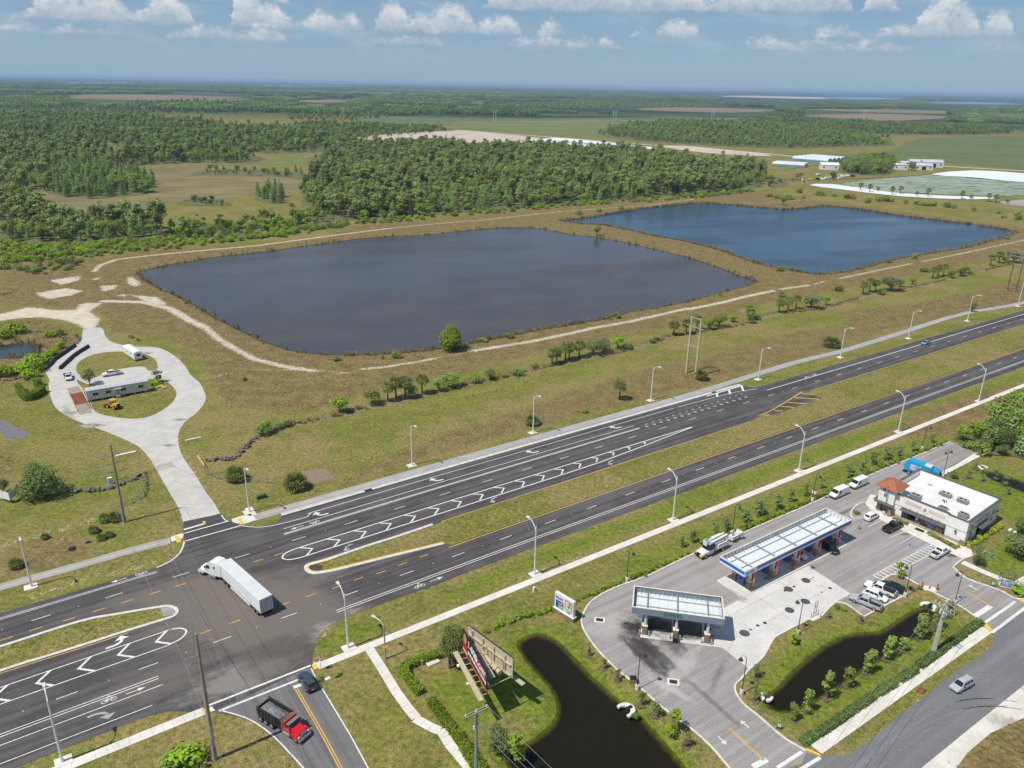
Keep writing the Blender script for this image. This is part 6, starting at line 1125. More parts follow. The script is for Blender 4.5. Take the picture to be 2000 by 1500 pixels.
for i, (p, w_) in enumerate((((283,231),7),((670,232),7),((966,237),7),((1200,236),8),((1391,231),8),((1552,222),8),((1687,229),8),((1990,224),9))):
    g = G(*p); h_frame((g[0]-w_/2, g[1]), (g[0]+w_/2, g[1]), 29, PALE, 'distant pale transmission pylon, %s from the left' % ORD[i], (22,), .55, 'distant transmission pylons', True)
# ------------------------------------------------------------------ billboard
def billboard():
    zt, zb = 10.0, 6.1; f1, f2 = Vector((*G(904,1227,zt), 0)), Vector((*G(951,1309,zt), 0)); b1, b2 = Vector((*G(914,1221,zt), 0)), Vector((*G(1002,1286,zt), 0)); c = (f1+f2+b1+b2)/4; base = Vector((*G(945,1347), 0))
    t = thing('billboard', 'V-shaped billboard on a single steel post above the lawn', 'billboard', (base.x, base.y, 0)); STL = mat('billboard_tan_steel', (.52, .44, .29), .7, .15, 1.2); PAN = mat('billboard_back_panel', (.58, .51, .39), .8, .15, .8); BLK = mat('billboard_black', (.018, .018, .02), .6)
    O = base
    MB().tube([(0, 0, 0), (0, 0, 7.2)], .48, 14).build('post', STL, t); ax = ((f2+b2)/2-(f1+b1)/2).normalized(); MB().tube([tuple(-ax*4.6+Vector((0, 0, 7.0))), tuple(ax*4.8+Vector((0, 0, 7.0)))], .42, 12).build('torsion_tube', STL, t)
    fv = (f2-f1); fl = fv.length; fd = fv.normalized(); fn = Vector((fd.y, -fd.x, 0)); ctr_s = (b1+b2)/2-(f1+f2)/2
    if fn.dot(ctr_s) > 0: fn = -fn
    m4 = Matrix((fd, Vector((0, 0, 1)), fn)).transposed().to_4x4()   # x along, y up, z out
    def on_face(o, u, v, w_): o.parent = t; mm = m4.copy(); mm.translation = (f1-O)+fd*u+Vector((0, 0, zb+v))+fn*w_; o.matrix_local = mm; return o
    hgt = zt-zb
    face = on_face(MB().b2(0, fl, 0, hgt, -.12, 0).build('front_panel', BLK), 0, 0, 0)
    on_face(MB().b2(0, fl, -.32, .0, -.1, .06).build('orange_skirt', mat('billboard_orange', (.6, .1, .02), .6)), 0, 0, 0)
    on_face(MB().b2(.15, 2.3, .15, 1.9, .005, .02).build('red_panel', mat('billboard_red', (.5, .01, .03), .6, .2, 1)), 0, 0, 0); on_face(MB().prism([(.5,1.7),(.35,2.3),(.4,3.0),(.8,3.5),(1.3,3.4),(1.7,2.9),(1.7,2.2),(1.3,1.7)], .005, .025).build('portrait', mat('portrait_skin', (.55, .3, .22), .6, .3, 1.5)), 0, 0, 0); on_face(MB().b2(.2, 2.2, .1, .35, .022, .03).build('white_strip', WHITE), 0, 0, 0)
    on_face(MB().b2(4.9, 10.2, 1.6, 3.0, .005, .02).build('magenta_panel', mat('billboard_magenta', (.5, .01, .12), .6)), 0, 0, 0)
    a = text('1-800', 1.75, mat('billboard_white', (.72, .8, .82), .6), None, (0, 0, 0), (0, 0, 0), align='LEFT'); a.data.transform(Matrix.Translation((2.3, 2.55, .03))); on_face(a, 0, 0, 0)
    a = text('ASK-GARY', 1.35, WHITE, None, (0, 0, 0), (0, 0, 0), align='LEFT'); a.data.transform(Matrix.Translation((4.95, 2.25, .04)) @ Matrix.Scale(.78, 4, (1, 0, 0))); on_face(a, 0, 0, 0)
    st = MB(); random.seed(5); x = 2.5
    while x < 10: w_ = random.uniform(.25, .8); st.b2(x, min(x+w_, 10.2), .75, 1.3, .01, .03); x += w_+.16
    on_face(st.build('white_strap_line', WHITE), 0, 0, 0)
    # back face, seen from behind
    bv = b2-b1; bl = bv.length; bd = bv.normalized(); bn = Vector((bd.y, -bd.x, 0))
    if bn.dot(ctr_s) > 0: bn = -bn            # towards the inside of the V
    mb4 = Matrix((bd, Vector((0, 0, 1)), bn)).transposed().to_4x4()
    def on_back(o, w_=0): o.parent = t; mm = mb4.copy(); mm.translation = (b1-O)+Vector((0, 0, zb))+bn*w_; o.matrix_local = mm; return o
    n = 13; pmh = MB().b2(.02, bl/n-.02, 0, hgt, -.06, 0).mesh('back_panel', PAN)
    for i in range(n):
        o = bpy.data.objects.new('back_panel', pmh); sc.collection.objects.link(o); on_back(o); o.location += bd*(bl*i/n)
    on_back(MB().b2(0, bl, 0, hgt, -.14, -.07).build('rear_face', BLK)); on_back(MB().b2(-.03, bl+.03, hgt, hgt+.06, -.16, .02).build('top_trim', BLK))
    for z in (.3, 2.3): on_back(MB().b2(.2, bl-.3, z, z+.22, .02, .3).build('stringer', STL))
    for k in range(4): on_back(MB().b2(1.2+k*2.6, 1.4+k*2.6, .1, hgt-.3, .02, .25).build('upright', STL))
    def off_in(o): return o
    for z in (.2, 2.2): on_face(MB().b2(.3, fl-.3, z, z+.22, -.45, -.14).build('stringer', STL), 0, 0, 0)
    # struts across the V and the walkways
    for u, z in ((.25, 7.0), (.5, 7.0), (.75, 7.0), (.98, 6.4), (.45, 9.0), (.8, 8.8)):
        p, q = f1.lerp(f2, u)-O-fn*.3, b1.lerp(b2, u)-O+bn*.3; MB().tube([(p.x, p.y, z), (q.x, q.y, z)], .09, 6).build('strut', STL, t)
    on_face(MB().b2(-.3, fl+1.0, -.7, -.62, .9, 1.7).build('walkway', mat('walkway_grating', (.47, .41, .28), .8, .1, 4)), 0, 0, 0)
    for k in range(8): on_face(MB().b2(.2+k*1.45, .3+k*1.45, -.78, -.68, -.1, 1.7).build('walkway_bracket', STL), 0, 0, 0)
    for s in (.88, 1.68): on_face(MB().b2(-.3, fl+1.0, -.6, -.52, s, s+.05).build('walkway_edge', STL), 0, 0, 0)
    on_face(MB().b2(2.0, fl-.2, 1.9, 1.97, -1.5, -.8).build('inner_walkway', MATS['walkway_grating']), 0, 0, 0)
    on_back(MB().b2(.5, bl+1.6, -.7, -.62, -1.3, -.5).build('walkway', MATS['walkway_grating']))
    for k in (3.2, 7.6): on_face(MB().box((k, -.5, 2.0), (.45, .3, .35)).build('flood_lamp', WHITE), 0, 0, 0); on_face(MB().b2(k-.04, k+.04, -.7, -.6, 1.6, 2.0).build('lamp_arm', STL), 0, 0, 0)
billboard()
# ------------------------------------------------------------------ signs
def price_sign():
    a, b = Vector(G(1092,1197)), Vector(G(1113,1210)); d = (b-a); L = 4.6; h = math.atan2(d.y, d.x); c = (a+b)/2; t = thing('price_sign', 'white monument price sign with stone base beside the lawn', 'sign', (c.x, c.y, 0), h)
    MB().b2(-L/2-.2, L/2+.2, -.45, .45, 0, .9).build('stone_base', STONE, t); MB().b2(-L/2-.25, L/2+.25, -.5, .5, .9, 1.05).build('cap', WHITE, t); MB().b2(-L/2, L/2, -.32, .32, 1.05, 4.4).build('cabinet', WHITE, t); y = -.335
    MB().b2(-L/2+.3, -.1, y, -.322, 1.35, 3.0).build('blue_panel', mat('sign_blue', (.02, .12, .5), .4), t); MB().b2(-1.35, -.15, y-.012, -.337, 2.2, 2.85).build('red_price', mat('price_red', (.6, .01, .12), .4), t); MB().b2(-1.35, -.15, y-.012, -.337, 1.45, 2.12).build('green_price', mat('price_green', (.02, .6, .2), .4), t)
    text('Mobil', .75, BLUE, t, (-1.2, y-.01, 3.55), (R(90), 0, 0)); MB().b2(.25, L/2-.25, y, -.322, 1.95, 4.0).build('logo_frame', mat('logo_frame_green', (.02, .22, .1), .4), t); MB().b2(.42, L/2-.42, y-.012, -.337, 2.1, 3.85).build('logo_field', mat('logo_field', (.75, .73, .68), .5), t); text('7', 1.7, MATS['logo_red'], t, (1.28, y-.03, 3.0), (R(90), 0, 0)); text('ELEVEn', .3, MATS['logo_green'], t, (1.28, y-.045, 2.85), (R(90), 0, 0)); text('DIESEL', .32, mat('sign_navy', (.03, .03, .12), .5), t, (1.2, y-.01, 1.55), (R(90), 0, 0))
    for z in (2.5, 1.75): text('2.49', .42, WHITE, t, (-.75, y-.025, z), (R(90), 0, 0))
price_sign()
t = thing('stop_sign', 'red stop sign with street name plate at the side road corner', 'sign', (*G(627,1309), 0), R(-55)); MB().tube([(0, 0, 0), (0, 0, 3.3)], .04, 6).build('post', GREYS, t); MB().add([(.42*math.cos(R(22.5+45*k)), -.05, 2.5+.42*math.sin(R(22.5+45*k))) for k in range(8)]+[(.42*math.cos(R(22.5+45*k)), -.03, 2.5+.42*math.sin(R(22.5+45*k))) for k in range(8)], [tuple(range(8)), tuple(range(15, 7, -1))]+[(k, (k+1) % 8, 8+(k+1) % 8, 8+k) for k in range(8)]).build('stop_plate', mat('sign_red', (.55, .02, .03), .4), t); text('STOP', .33, WHITE, t, (0, -.06, 2.5), (R(90), 0, 0)); MB().box((0, -.04, 1.85), (.75, .02, .42)).build('lower_plate', WHITE, t); MB().box((0, 0, 3.15), (1.0, .03, .22)).build('street_name_plate', mat('sign_deep_green', (.01, .12, .07), .4), t)
for k, (p, d) in enumerate((((1521,1424),'beside the lower station drive'), ((1938,1146),'beside the upper store drive'))):
    t = thing('entrance_sign', 'small green and white entrance sign '+d, 'sign', (*G(*p), 0), R(-20)); MB().b2(-.4, .4, -.06, .06, .35, 1.25).build('panel', MATS['logo_frame_green'], t); MB().b2(-.25, .25, -.075, -.062, .55, 1.1).build('field', WHITE, t); text('7', .5, MATS['logo_red'], t, (0, -.08, .82), (R(90), 0, 0)); MB().b2(-.34, -.26, -.05, .05, 0, .35).build('leg', BLACK, t); MB().b2(.26, .34, -.05, .05, 0, .35).build('leg', BLACK, t)
t = thing('notice_sign', 'small red and white notice beside the lamp post pedestal', 'sign', (*G(1588,975), 0), R(-30)); MB().tube([(0, 0, 0), (0, 0, 2.6)], .04, 6).build('post', GREYS, t); MB().box((0, -.05, 2.6), (1.0, .03, .5)).build('red_plate', MATS['sign_red'], t); MB().box((0, -.05, 1.95), (1.0, .03, .75)).build('white_plate', WHITE, t)
t = thing('road_end_sign', 'red diamond sign at the edge of the right-hand wood', 'sign', (*G(1907,874), 0), R(20)); MB().tube([(0, 0, 0), (0, 0, 1.5)], .04, 6).build('post', GREYS, t); MB().box((0, -.05, 1.6), (.75, .03, .75), ry=R(45)).build('plate', MATS['sign_red'], t)
# propane cage with banner
t = thing('propane_cage', 'black wire cage with printed banner on a slab beside the store drive', 'cage', (*G(1966,1143), 0), R(-20)); MB().box((0, 0, .06), (2.8, 2.0, .12)).build('slab', CONC, t)
for x in (-1.3, 1.3):
    for y in (-.9, .9): MB().tube([(x, y, .1), (x, y, 2.2)], .05, 6).build('post', BLACK, t)
for z in (.4, 1.2, 2.15):
    for y in (-.9, .9): MB().tube([(-1.3, y, z), (1.3, y, z)], .035, 5).build('rail', BLACK, t)
    for x in (-1.3, 1.3): MB().tube([(x, -.9, z), (x, .9, z)], .035, 5).build('rail', BLACK, t)
MB().b2(-1.25, 1.25, -.98, -.94, .35, 1.75).build('banner', mat('banner_print', (.62, .66, .72), .5, .5, 1.2, col2=(.08, .13, .45)), t)
# red hydrant pipes and backflow, vent stand
t = thing('fire_hydrant_pipes', 'pair of red standpipes on a small slab beside the store drive', 'standpipe', (*G(1815,1150), 0), R(-15)); MB().box((0, 0, .06), (2.4, 1.6, .12)).build('slab', CONC, t)
for x in (-1.4, 0, 1.4): MB().tube([(x, 0, .05), (x, 0, 1.4 if x else .7)], .13, 8).build('standpipe', MATS['sign_red'], t)
t = thing('vent_stand', 'black vent pipes on a concrete pad at the edge of the apron', 'vent pipes', (*G(1592,1206), 0), R(30)); MB().box((0, 0, .08), (2.6, 1.3, .16)).build('slab', CONC, t)
for x in (-.9, -.3, .3, .9): MB().tube([(x, .2, .1), (x, .2, 3.6 if abs(x) < .5 else 1.2)], .05, 6).build('vent_pipe', BLACK, t)
for z in (1.0, 2.4): MB().tube([(-.4, .2, z), (.4, .2, z)], .04, 6).build('brace', BLACK, t)
# culvert headwalls
def headwall(p, ang, label, s=1.0):
    t = thing('culvert_headwall', label, 'headwall', (*G(*p), -.15), ang); m = MB(); pr = []
    for a in np.linspace(-.3, math.pi+.3, 11): pr.append((1.5*math.cos(a)*s, 1.7*math.sin(a)*s))
    inn = [(.62*x_, .62*y_-.2) for x_, y_ in pr[::-1]]; MB().prism(pr+inn, 0, .35).build('apron', CONC, t); MB().lathe([(.42*s, -.1), (.42*s, .9)], 10, (0, .5*s, .1), 'y').build('pipe', mat('dark_pipe', (.02, .02, .02), .9), t)
headwall((1221,1388), R(-55)+math.pi/2-R(90), 'white U-shaped culvert headwall at the dark pond bank'); headwall((1497,1361), R(150), 'white culvert headwall at the lower end of the store pond', .7); headwall((1813,1186), R(-50), 'white culvert headwall at the upper end of the store pond', 1.0); headwall((1922,914), R(30), 'white culvert headwall of the ditch behind the store', .9)
# utility boxes and caps
for p, d, lab, m in (((511,973),(2.2,.9,.9),'green utility cabinet beside the far shared path', mat('cabinet_green', (.06, .1, .06), .6)), ((216,945),(1.0,.7,1.7),'white utility box on the rock wall', WHITE), ((845,1294),(2.3,1.2,.15),'flat pale concrete vault lid by the lamp pole', CONC), ((824,1298),(.35,.35,1.0),'short white service post by the lamp pole', WHITE), ((787,1300),(.3,.3,.8),'short grey service post nearest the lamp pole', GREYS), ((1043,1155),(.4,.4,1.0),'small white standpipe on the verge above the price sign', WHITE), ((640,1326),(.9,.6,.12),'flat white lid on the grass below the stop sign', WHITE), ((1800,1350),(1.4,1.0,.2),'small rusty drain box beside the street', mat('rusty_steel', (.22, .09, .05), .85, .3, 2)), ((1973,1036),(1.0,.6,.3),'white valve lid on the store lawn, left one', WHITE), ((1982,1041),(1.0,.6,.3),'white valve lid on the store lawn, right one', WHITE), ((1921,1078),(1.0,.6,.25),'white lid beside the store footpath', WHITE), ((1935,1086),(1.2,.6,.35),'low teal lid on the lawn beside the store', mat('teal_lid', (.05, .25, .25), .5)), ((246,887),(5.0,.8,.25),'concrete trough lying on the grass left of the drive', CONC), ((378,858),(4.0,.6,.25),'concrete trough lying on the grass right of the drive', CONC)):
    t = thing('utility_box' if 'trough' not in lab else 'concrete_trough', lab, 'utility box' if 'trough' not in lab else 'trough', (*G(*p), 0), TH); MB().b2(-d[0]/2, d[0]/2, -d[1]/2, d[1]/2, 0, d[2]).build('body', m, t); MB().b2(-d[0]/2+.04, d[0]/2-.04, -d[1]/2+.04, d[1]/2-.04, d[2], d[2]+.04).build('lid', m, t)
# ------------------------------------------------------------------ site office compound (left)
def site_office():
    a, b = Vector(G(172,787)), Vector(G(292,766)); d = b-a; L = d.length; h = math.atan2(d.y, d.x); c = (a+b)/2+Vector((-math.sin(h), math.cos(h)))*1.55
    t = thing('site_office', 'long weathered white site office trailer on the loop lawn', 'trailer', (c.x, c.y, .07), h); SID = mat('weathered_siding', (.68, .67, .63), .8, .25, .6, col2=(.46, .44, .39), stretch=(1, 1, .25)); RF = mat('trailer_roof_grey', (.52, .51, .53), .8, .2, .6)
    MB().b2(-L/2, L/2, -1.5, 1.5, .75, 3.55).build('wall', SID, t); n = 16; pmm = MB().b2(.02, L/n-.02, -.03, 0, .7, 3.5).mesh('siding_panel', SID)
    for i in range(n): o = bpy.data.objects.new('siding_panel', pmm); sc.collection.objects.link(o); o.parent = t; o.location = (-L/2+L*i/n, -1.5, 0)
    MB().b2(-L/2-.1, L/2+.1, -1.62, 1.62, 3.55, 3.7).build('roof', RF, t); nr = 12; rp = MB().b2(.03, L/nr-.03, -1.6, 1.6, 3.7, 3.75).mesh('roof_sheet', RF)
    for i in range(nr): o = bpy.data.objects.new('roof_sheet', rp); sc.collection.objects.link(o); o.parent = t; o.location = (-L/2+L*i/nr, 0, 0)
    for x in (-L/2+2.4, -L/2+6.0, 1.5, L/2-2.2):
        w_ = MB().b2(x-.7, x+.7, -1.56, -1.535, 1.9, 2.75).build('window', GLASS, t); MB().b2(x-.03, x+.03, -1.58, -1.562, 1.9, 2.75).build('mullion', WHITE, w_)
    MB().b2(-.6, .4, -1.58, -1.535, .8, 2.9).build('door', mat('grey_door', (.4, .4, .4), .6), t); MB().b2(-1.2, 1.0, -2.3, -1.55, 2.95, 3.05).build('porch_roof', RF, t); MB().b2(-.8, .6, -2.4, -1.6, 0, .7).build('steps', WOOD, t)
    for x in np.linspace(-L/2+1, L/2-1, 6): MB().b2(x-.2, x+.2, -1.2, 1.2, 0, .75).build('pier', CONC_D, t)
site_office()
def white_trailer():
    a, b = Vector(G(243,693)), Vector(G(262,706)); d = b-a; h = math.atan2(d.y, d.x); L = d.length+1; c = (a+b)/2+Vector((-math.sin(h), math.cos(h)))*1.5
    t = thing('white_trailer', 'plain white box trailer on the upper loop lawn', 'trailer', (c.x, c.y, .07), h); m = mat('trailer_shell_white', (.78, .78, .78), .5, .06, .5); MB().side([(-L/2,.6),(L/2,.6),(L/2,3.1),(-L/2,3.1)], -1.35, 1.35).build('body', m, t); MB().frustum([(-L/2-.05,-1.42,3.1),(L/2+.05,-1.42,3.1),(L/2+.05,1.42,3.1),(-L/2-.05,1.42,3.1)], [(-L/2,-.6,3.4),(L/2,-.6,3.4),(L/2,.6,3.4),(-L/2,.6,3.4)]).build('roof', m, t)
    MB().b2(L/2, L/2+.02, -.6, .7, 1.7, 2.5).build('end_window', GLASS, t)
    for x in (-1.8, 1.6): MB().b2(x-.35, x+.35, -1.37, -1.352, 1.7, 2.3).build('window', GLASS, t)
    for x in (-.6, .6):
        for y in (-1.1, 1.1): wheel(t, x, y, .36)
    MB().b2(-L/2-1.4, -L/2, -.07, .07, .5, .62).build('drawbar', TRIMB, t)
white_trailer()
def weighbridge():
    P = [Vector((*G(*q), 0)) for q in ((138.6,773),(159,768.7),(171.6,789.4),(147.6,794.8))]; c = sum(P, Vector())/4; ln = ((P[0]+P[1])/2-(P[3]+P[2])/2); h = math.atan2(ln.y, ln.x); L = ln.length; wd = ((P[0]-P[1]).length+(P[3]-P[2]).length)/2
    t = thing('weighbridge', 'truck weighbridge with rusty red steel deck and concrete ramps', 'weighbridge', (c.x, c.y, 0), h); RUST = mat('rust_deck', (.26, .07, .03), .85, .3, .8, col2=(.16, .05, .03)); RC = mat('stained_concrete', (.36, .32, .26), .9, .3, .7, col2=(.24, .2, .15)); n = 8; pmm = MB().b2(.02, L/n-.02, -wd/2, wd/2, .45, .55).mesh('deck_plate', RUST)
    for i in range(n): o = bpy.data.objects.new('deck_plate', pmm); sc.collection.objects.link(o); o.parent = t; o.location = (-L/2+L*i/n, 0, 0)
    for s in (-1, 1):
        x0, x1 = s*L/2, s*(L/2+7.5); y = wd/2; MB().add([(x0,-y,.02),(x1,-y,.02),(x1,y,.02),(x0,y,.02),(x0,-y,.53),(x1,-y,.06),(x1,y,.06),(x0,y,.53)], [(3,2,1,0),(4,5,6,7),(0,1,5,4),(1,2,6,5),(2,3,7,6),(3,0,4,7)]).build('ramp', RC, t, fix=True); MB().tube([(-L/2-5, s*(y+.25), .5), (L/2+1, s*(y+.25), .95)], .12, 6).build('guard_rail', mat('rail_yellow', (.6, .45, .15), .7, .25, 2), t)
        for k in range(4): MB().tube([(-L/2+k*L/3, s*(y+.25), 0), (-L/2+k*L/3, s*(y+.25), .9)], .09, 6).build('rail_post', MATS['rail_yellow'], t)
weighbridge()
DARKB = mat('dark_barrier', (.035, .035, .037), .8, .25, 1.5)
for lab, pts in (('left row of dark barrier blocks beside the loop', [(88,722),(97,716),(106,705),(119,696),(135,685),(148,676)]), ('right row of dark barrier blocks across the loop', [(117,722),(127,713),(142,699),(153,691),(174,678)])):
    W_ = [Vector((*G(*q), 0)) for q in pts]; t = thing('barrier', lab, 'barrier', tuple(W_[0]))
    for a, b in zip(W_, W_[1:]):
        d = b-a; c = (a+b)/2-W_[0]; MB().side([(-.45,0),(-.25,1.15),(.25,1.15),(.45,0)], -d.length/2+.15, d.length/2-.15).build('barrier_block', DARKB, t); o = t.children[-1]; o.location = c; o.rotation_euler = (0, 0, math.atan2(d.y, d.x)-math.pi/2)
# gate
YP = mat('gate_yellow', (.68, .53, .18), .6, .2, 2)
for lab, a, b in (('yellow pipe gate half across the concrete drive', (284,926), (337,911)), ('yellow pipe gate leaf standing open right of the drive', (387,897), (400,915))):
    A, B = Vector((*G(*a), 0)), Vector((*G(*b), 0)); t = thing('pipe_gate', lab, 'gate', tuple(A)); d = B-A
    for z in (.5, .95, 1.3): MB().tube([(0, 0, z), (d.x, d.y, z)], .06, 6).build('rail', YP, t)
    for u in (0, .5, 1): MB().tube([(d.x*u, d.y*u, .3 if u else 0), (d.x*u, d.y*u, 1.4)], .07 if u else .11, 6).build('post', YP, t)
t = thing('notice_board', 'white two-leaved notice board at the left edge', 'sign', (*G(21,984), 0))
for nm, e in (('a', (-3,977)), ('b', (38,968))):
    q = Vector((*G(*e), 0))-Vector((*G(21,984), 0)); MB().add([(0, 0, .9), (q.x, q.y, .9), (q.x, q.y, 2.9), (0, 0, 2.9), (.05, -.06, .9), (q.x+.05, q.y-.06, .9), (q.x+.05, q.y-.06, 2.9), (.05, -.06, 2.9)], [(0,1,2,3),(7,6,5,4),(0,4,5,1),(3,2,6,7),(0,3,7,4),(1,5,6,2)]).build('board', WHITE, t); MB().tube([(q.x*.9, q.y*.9+.1, 0), (q.x*.9, q.y*.9+.1, 2.8)], .07, 6).build('post', WOOD, t)
t = thing('picnic_crates', 'yellow crates and barrel stacked by the round bush', 'crates', (*G(315,756), .07))
for k, (x, y) in enumerate(((0, 0), (.9, -.8), (1.8, -1.6), (-.6, -.9))): MB().box((x, y, .3), (1.1, .7, .6), .3*k).build('crate', mat('crate_yellow', (.6, .55, .12), .6, .2, 2), t)
# ------------------------------------------------------------------ rock walls
def rock_mesh(seed):
    r = random.Random(seed); bm = bmesh.new(); bmesh.ops.create_icosphere(bm, subdivisions=1, radius=.5)
    for v in bm.verts: v.co *= r.uniform(.75, 1.2); v.co.z *= .75
    me = bpy.data.meshes.new('rock'); bm.to_mesh(me); bm.free(); me.materials.append(mat('boulder_grey', (.2, .18, .16), .95, .4, 1.2, col2=(.08, .072, .066), rnd=.3)); return me
ROCKS = [rock_mesh(i) for i in range(6)]
def rock_wall(pts, label, step=.75, wide=.7, size=1.05, nmax=280):
    W_ = [Vector((*q, 0)) for q in smooth(GP(*pts), 4)]; t = thing('rock_wall', label, 'rock wall', tuple(W_[0])); r = random.Random(len(pts)*7); k = 0; acc = 0
    for a, b in zip(W_, W_[1:]):
        L = (b-a).length
        while acc < L and k < nmax:
            p = a.lerp(b, acc/L); o = bpy.data.objects.new('rock', r.choice(ROCKS)); sc.collection.objects.link(o); o.parent = t; s = size*r.uniform(.6, 1.25); o.location = p-W_[0]+Vector((r.uniform(-wide, wide), r.uniform(-wide, wide), .25*s+r.choice((0, 0, .35)))); o.scale = (s*r.uniform(.8, 1.3), s, s); o.rotation_euler = (r.uniform(-.4, .4), r.uniform(-.4, .4), r.uniform(0, 6)); k += 1; acc += step*r.uniform(.5, 1.2)
        acc -= L
rock_wall([(400,900),(420,899),(445,899),(465,887),(485,870),(505,853),(520,842)], 'dark boulder wall curving up from the right of the drive', .55)
rock_wall([(132,958),(160,962),(190,958),(216,952),(236,946),(258,938),(282,926)], 'dark boulder wall left of the concrete drive', .6)
rock_wall([(62,650),(75,648),(92,651)], 'short row of dark boulders above the small weedy pond', .8); rock_wall([(157,660),(153,668),(146,677),(138,684)], 'dark boulders along the neck of the drive loop', .8, .5, .9); rock_wall([(118,658),(130,661),(138,659)], 'few loose boulders between pond and loop', 1.0); rock_wall([(140,1072),(156,1066),(170,1058)], 'three pale boulders on the left verge', 3.5, .4, 1.8)
rock_wall([(282,930),(286,950),(280,970),(262,985)], 'low line of pale stones beside the drive mouth', 1.1, .5, .55); rock_wall([(0,742),(20,744),(40,738)], 'dark boulders at the foot of the left bushes', .8); rock_wall([(20,598-25),(0,575)], 'pale rubble heap at the left edge', .5, .8, .8)
# ------------------------------------------------------------------ fence
def fence(pts, label, h=1.5, gap=4.0):
    W_ = [Vector((*q, 0)) for q in smooth(GP(*pts), 3)]; t = thing('wire_fence', label, 'fence', tuple(W_[0])); pm_ = MB().tube([(0, 0, 0), (0, 0, h)], .055, 6).mesh('post', mat('fence_post', (.16, .15, .14), .8)); acc = 0
    for a, b in zip(W_, W_[1:]):
        L = (b-a).length
        while acc < L:
            o = bpy.data.objects.new('post', pm_); sc.collection.objects.link(o); o.parent = t; o.location = a.lerp(b, acc/L)-W_[0]; acc += gap
        acc -= L
    for z in (.35, .75, 1.1, h-.03): MB().tube([(p.x-W_[0].x, p.y-W_[0].y, z) for p in W_], .02 if z < h-.1 else .035, 4).build('wire', mat('fence_wire', (.2, .2, .2), .6), t)
fence(FENCE_PX, 'long wire fence below the planted tree row'); fence([(400,918),(415,932),(445,940),(480,943),(512,943),(540,945)], 'short wire fence right of the drive', 1.3, 2.5); fence([(284,928),(284,955),(275,975),(245,988),(218,992)], 'short wire fence left of the drive', 1.3, 2.5)
# ------------------------------------------------------------------ people
def person(label, p, head, shirt, pants, stride=.25):
    J = {'pel': (0, 0, .95), 'sp': (0, 0, 1.2), 'ch': (.02, 0, 1.42), 'nk': (.03, 0, 1.54), 'hd': (.05, 0, 1.68), 'ht': (.05, 0, 1.8)}
    for s, n in ((1, 'l'), (-1, 'r')):
        f = stride*s; J.update({n+'h': (0, .11*s, .9), n+'k': (f*.6, .12*s, .5), n+'a': (f-.06, .12*s, .09), n+'t': (f+.14, .13*s, .05), n+'s': (.02, .2*s, 1.42), n+'e': (-f*.5, .28*s, 1.14), n+'w': (-f*.5+.18, .26*s, .92), n+'f': (-f*.5+.26, .25*s, .86)})
    E_ = [('pel','sp'),('sp','ch'),('ch','nk'),('nk','hd'),('hd','ht')]
    for n in 'lr': E_ += [('pel',n+'h'),(n+'h',n+'k'),(n+'k',n+'a'),(n+'a',n+'t'),('ch',n+'s'),(n+'s',n+'e'),(n+'e',n+'w'),(n+'w',n+'f')]
    rad_ = {'pel':.16,'sp':.15,'ch':.17,'nk':.065,'hd':.105,'ht':.07}
    for n in 'lr': rad_.update({n+'h':.1,n+'k':.065,n+'a':.05,n+'t':.045,n+'s':.07,n+'e':.05,n+'w':.035,n+'f':.04})
    K = list(J); me = bpy.data.meshes.new('person'); me.from_pydata([J[k] for k in K], [(K.index(a), K.index(b)) for a, b in E_], []); tmp = bpy.data.objects.new('tmp', me); sc.collection.objects.link(tmp)
    md = tmp.modifiers.new('s', 'SKIN'); sv = me.skin_vertices[0].data
    for i, k in enumerate(K): sv[i].radius = (rad_[k], rad_[k]*(1.15 if k in ('pel','sp','ch') else 1)); sv[i].use_root = (k == 'pel')
    tmp.modifiers.new('u', 'SUBSURF').levels = 1
    dg = bpy.context.evaluated_depsgraph_get(); bme = bpy.data.meshes.new_from_object(tmp.evaluated_get(dg)); bpy.data.objects.remove(tmp)
    bme.materials.clear()
    for m in (shirt, pants, mat('skin', (.42, .25, .17), .6), mat('cap_dark', (.05, .05, .06), .8), mat('boots', (.03, .025, .02), .7)): bme.materials.append(m)
    for f in bme.polygons:
        z = f.center.z; y = abs(f.center.y); f.material_index = 4 if z < .12 else 1 if z < .98 and y < .2 else 2 if (z < 1.0 or (y > .24 and z < 1.2)) else 0 if z < 1.53 else 3 if z > 1.73 else 2; f.use_smooth = True
    o = bpy.data.objects.new('person', bme); sc.collection.objects.link(o); o.location = (*G(*p), .05); o.rotation_euler = (0, 0, head); tag(o, label, 'person')
HV = mat('hi_vis_shirt', (.62, .78, .06), .7); JEANS = mat('dark_trousers', (.03, .035, .05), .8)
person('person in a bright yellow-green shirt walking across the forecourt', (1677,1034), R(-60), HV, JEANS); person('person in pale shirt and dark trousers striding past the pumps', (1585,1111), R(-150), mat('pale_shirt', (.5, .48, .46), .8), JEANS, .32); person('person in a yellow vest behind the store beside the blue truck', (1850,945), R(100), HV, JEANS)
t = thing('portable_toilet', 'small dark bin cabinet at the left kerb of the station drive', 'bin', (*G(1236,1334), 0)); MB().b2(-.5, .5, -.4, .4, 0, 1.1).build('body', STONE, t); MB().b2(-.55, .55, -.45, .45, 1.1, 1.2).build('lid', BLACK, t); t.name = 'waste_bin'
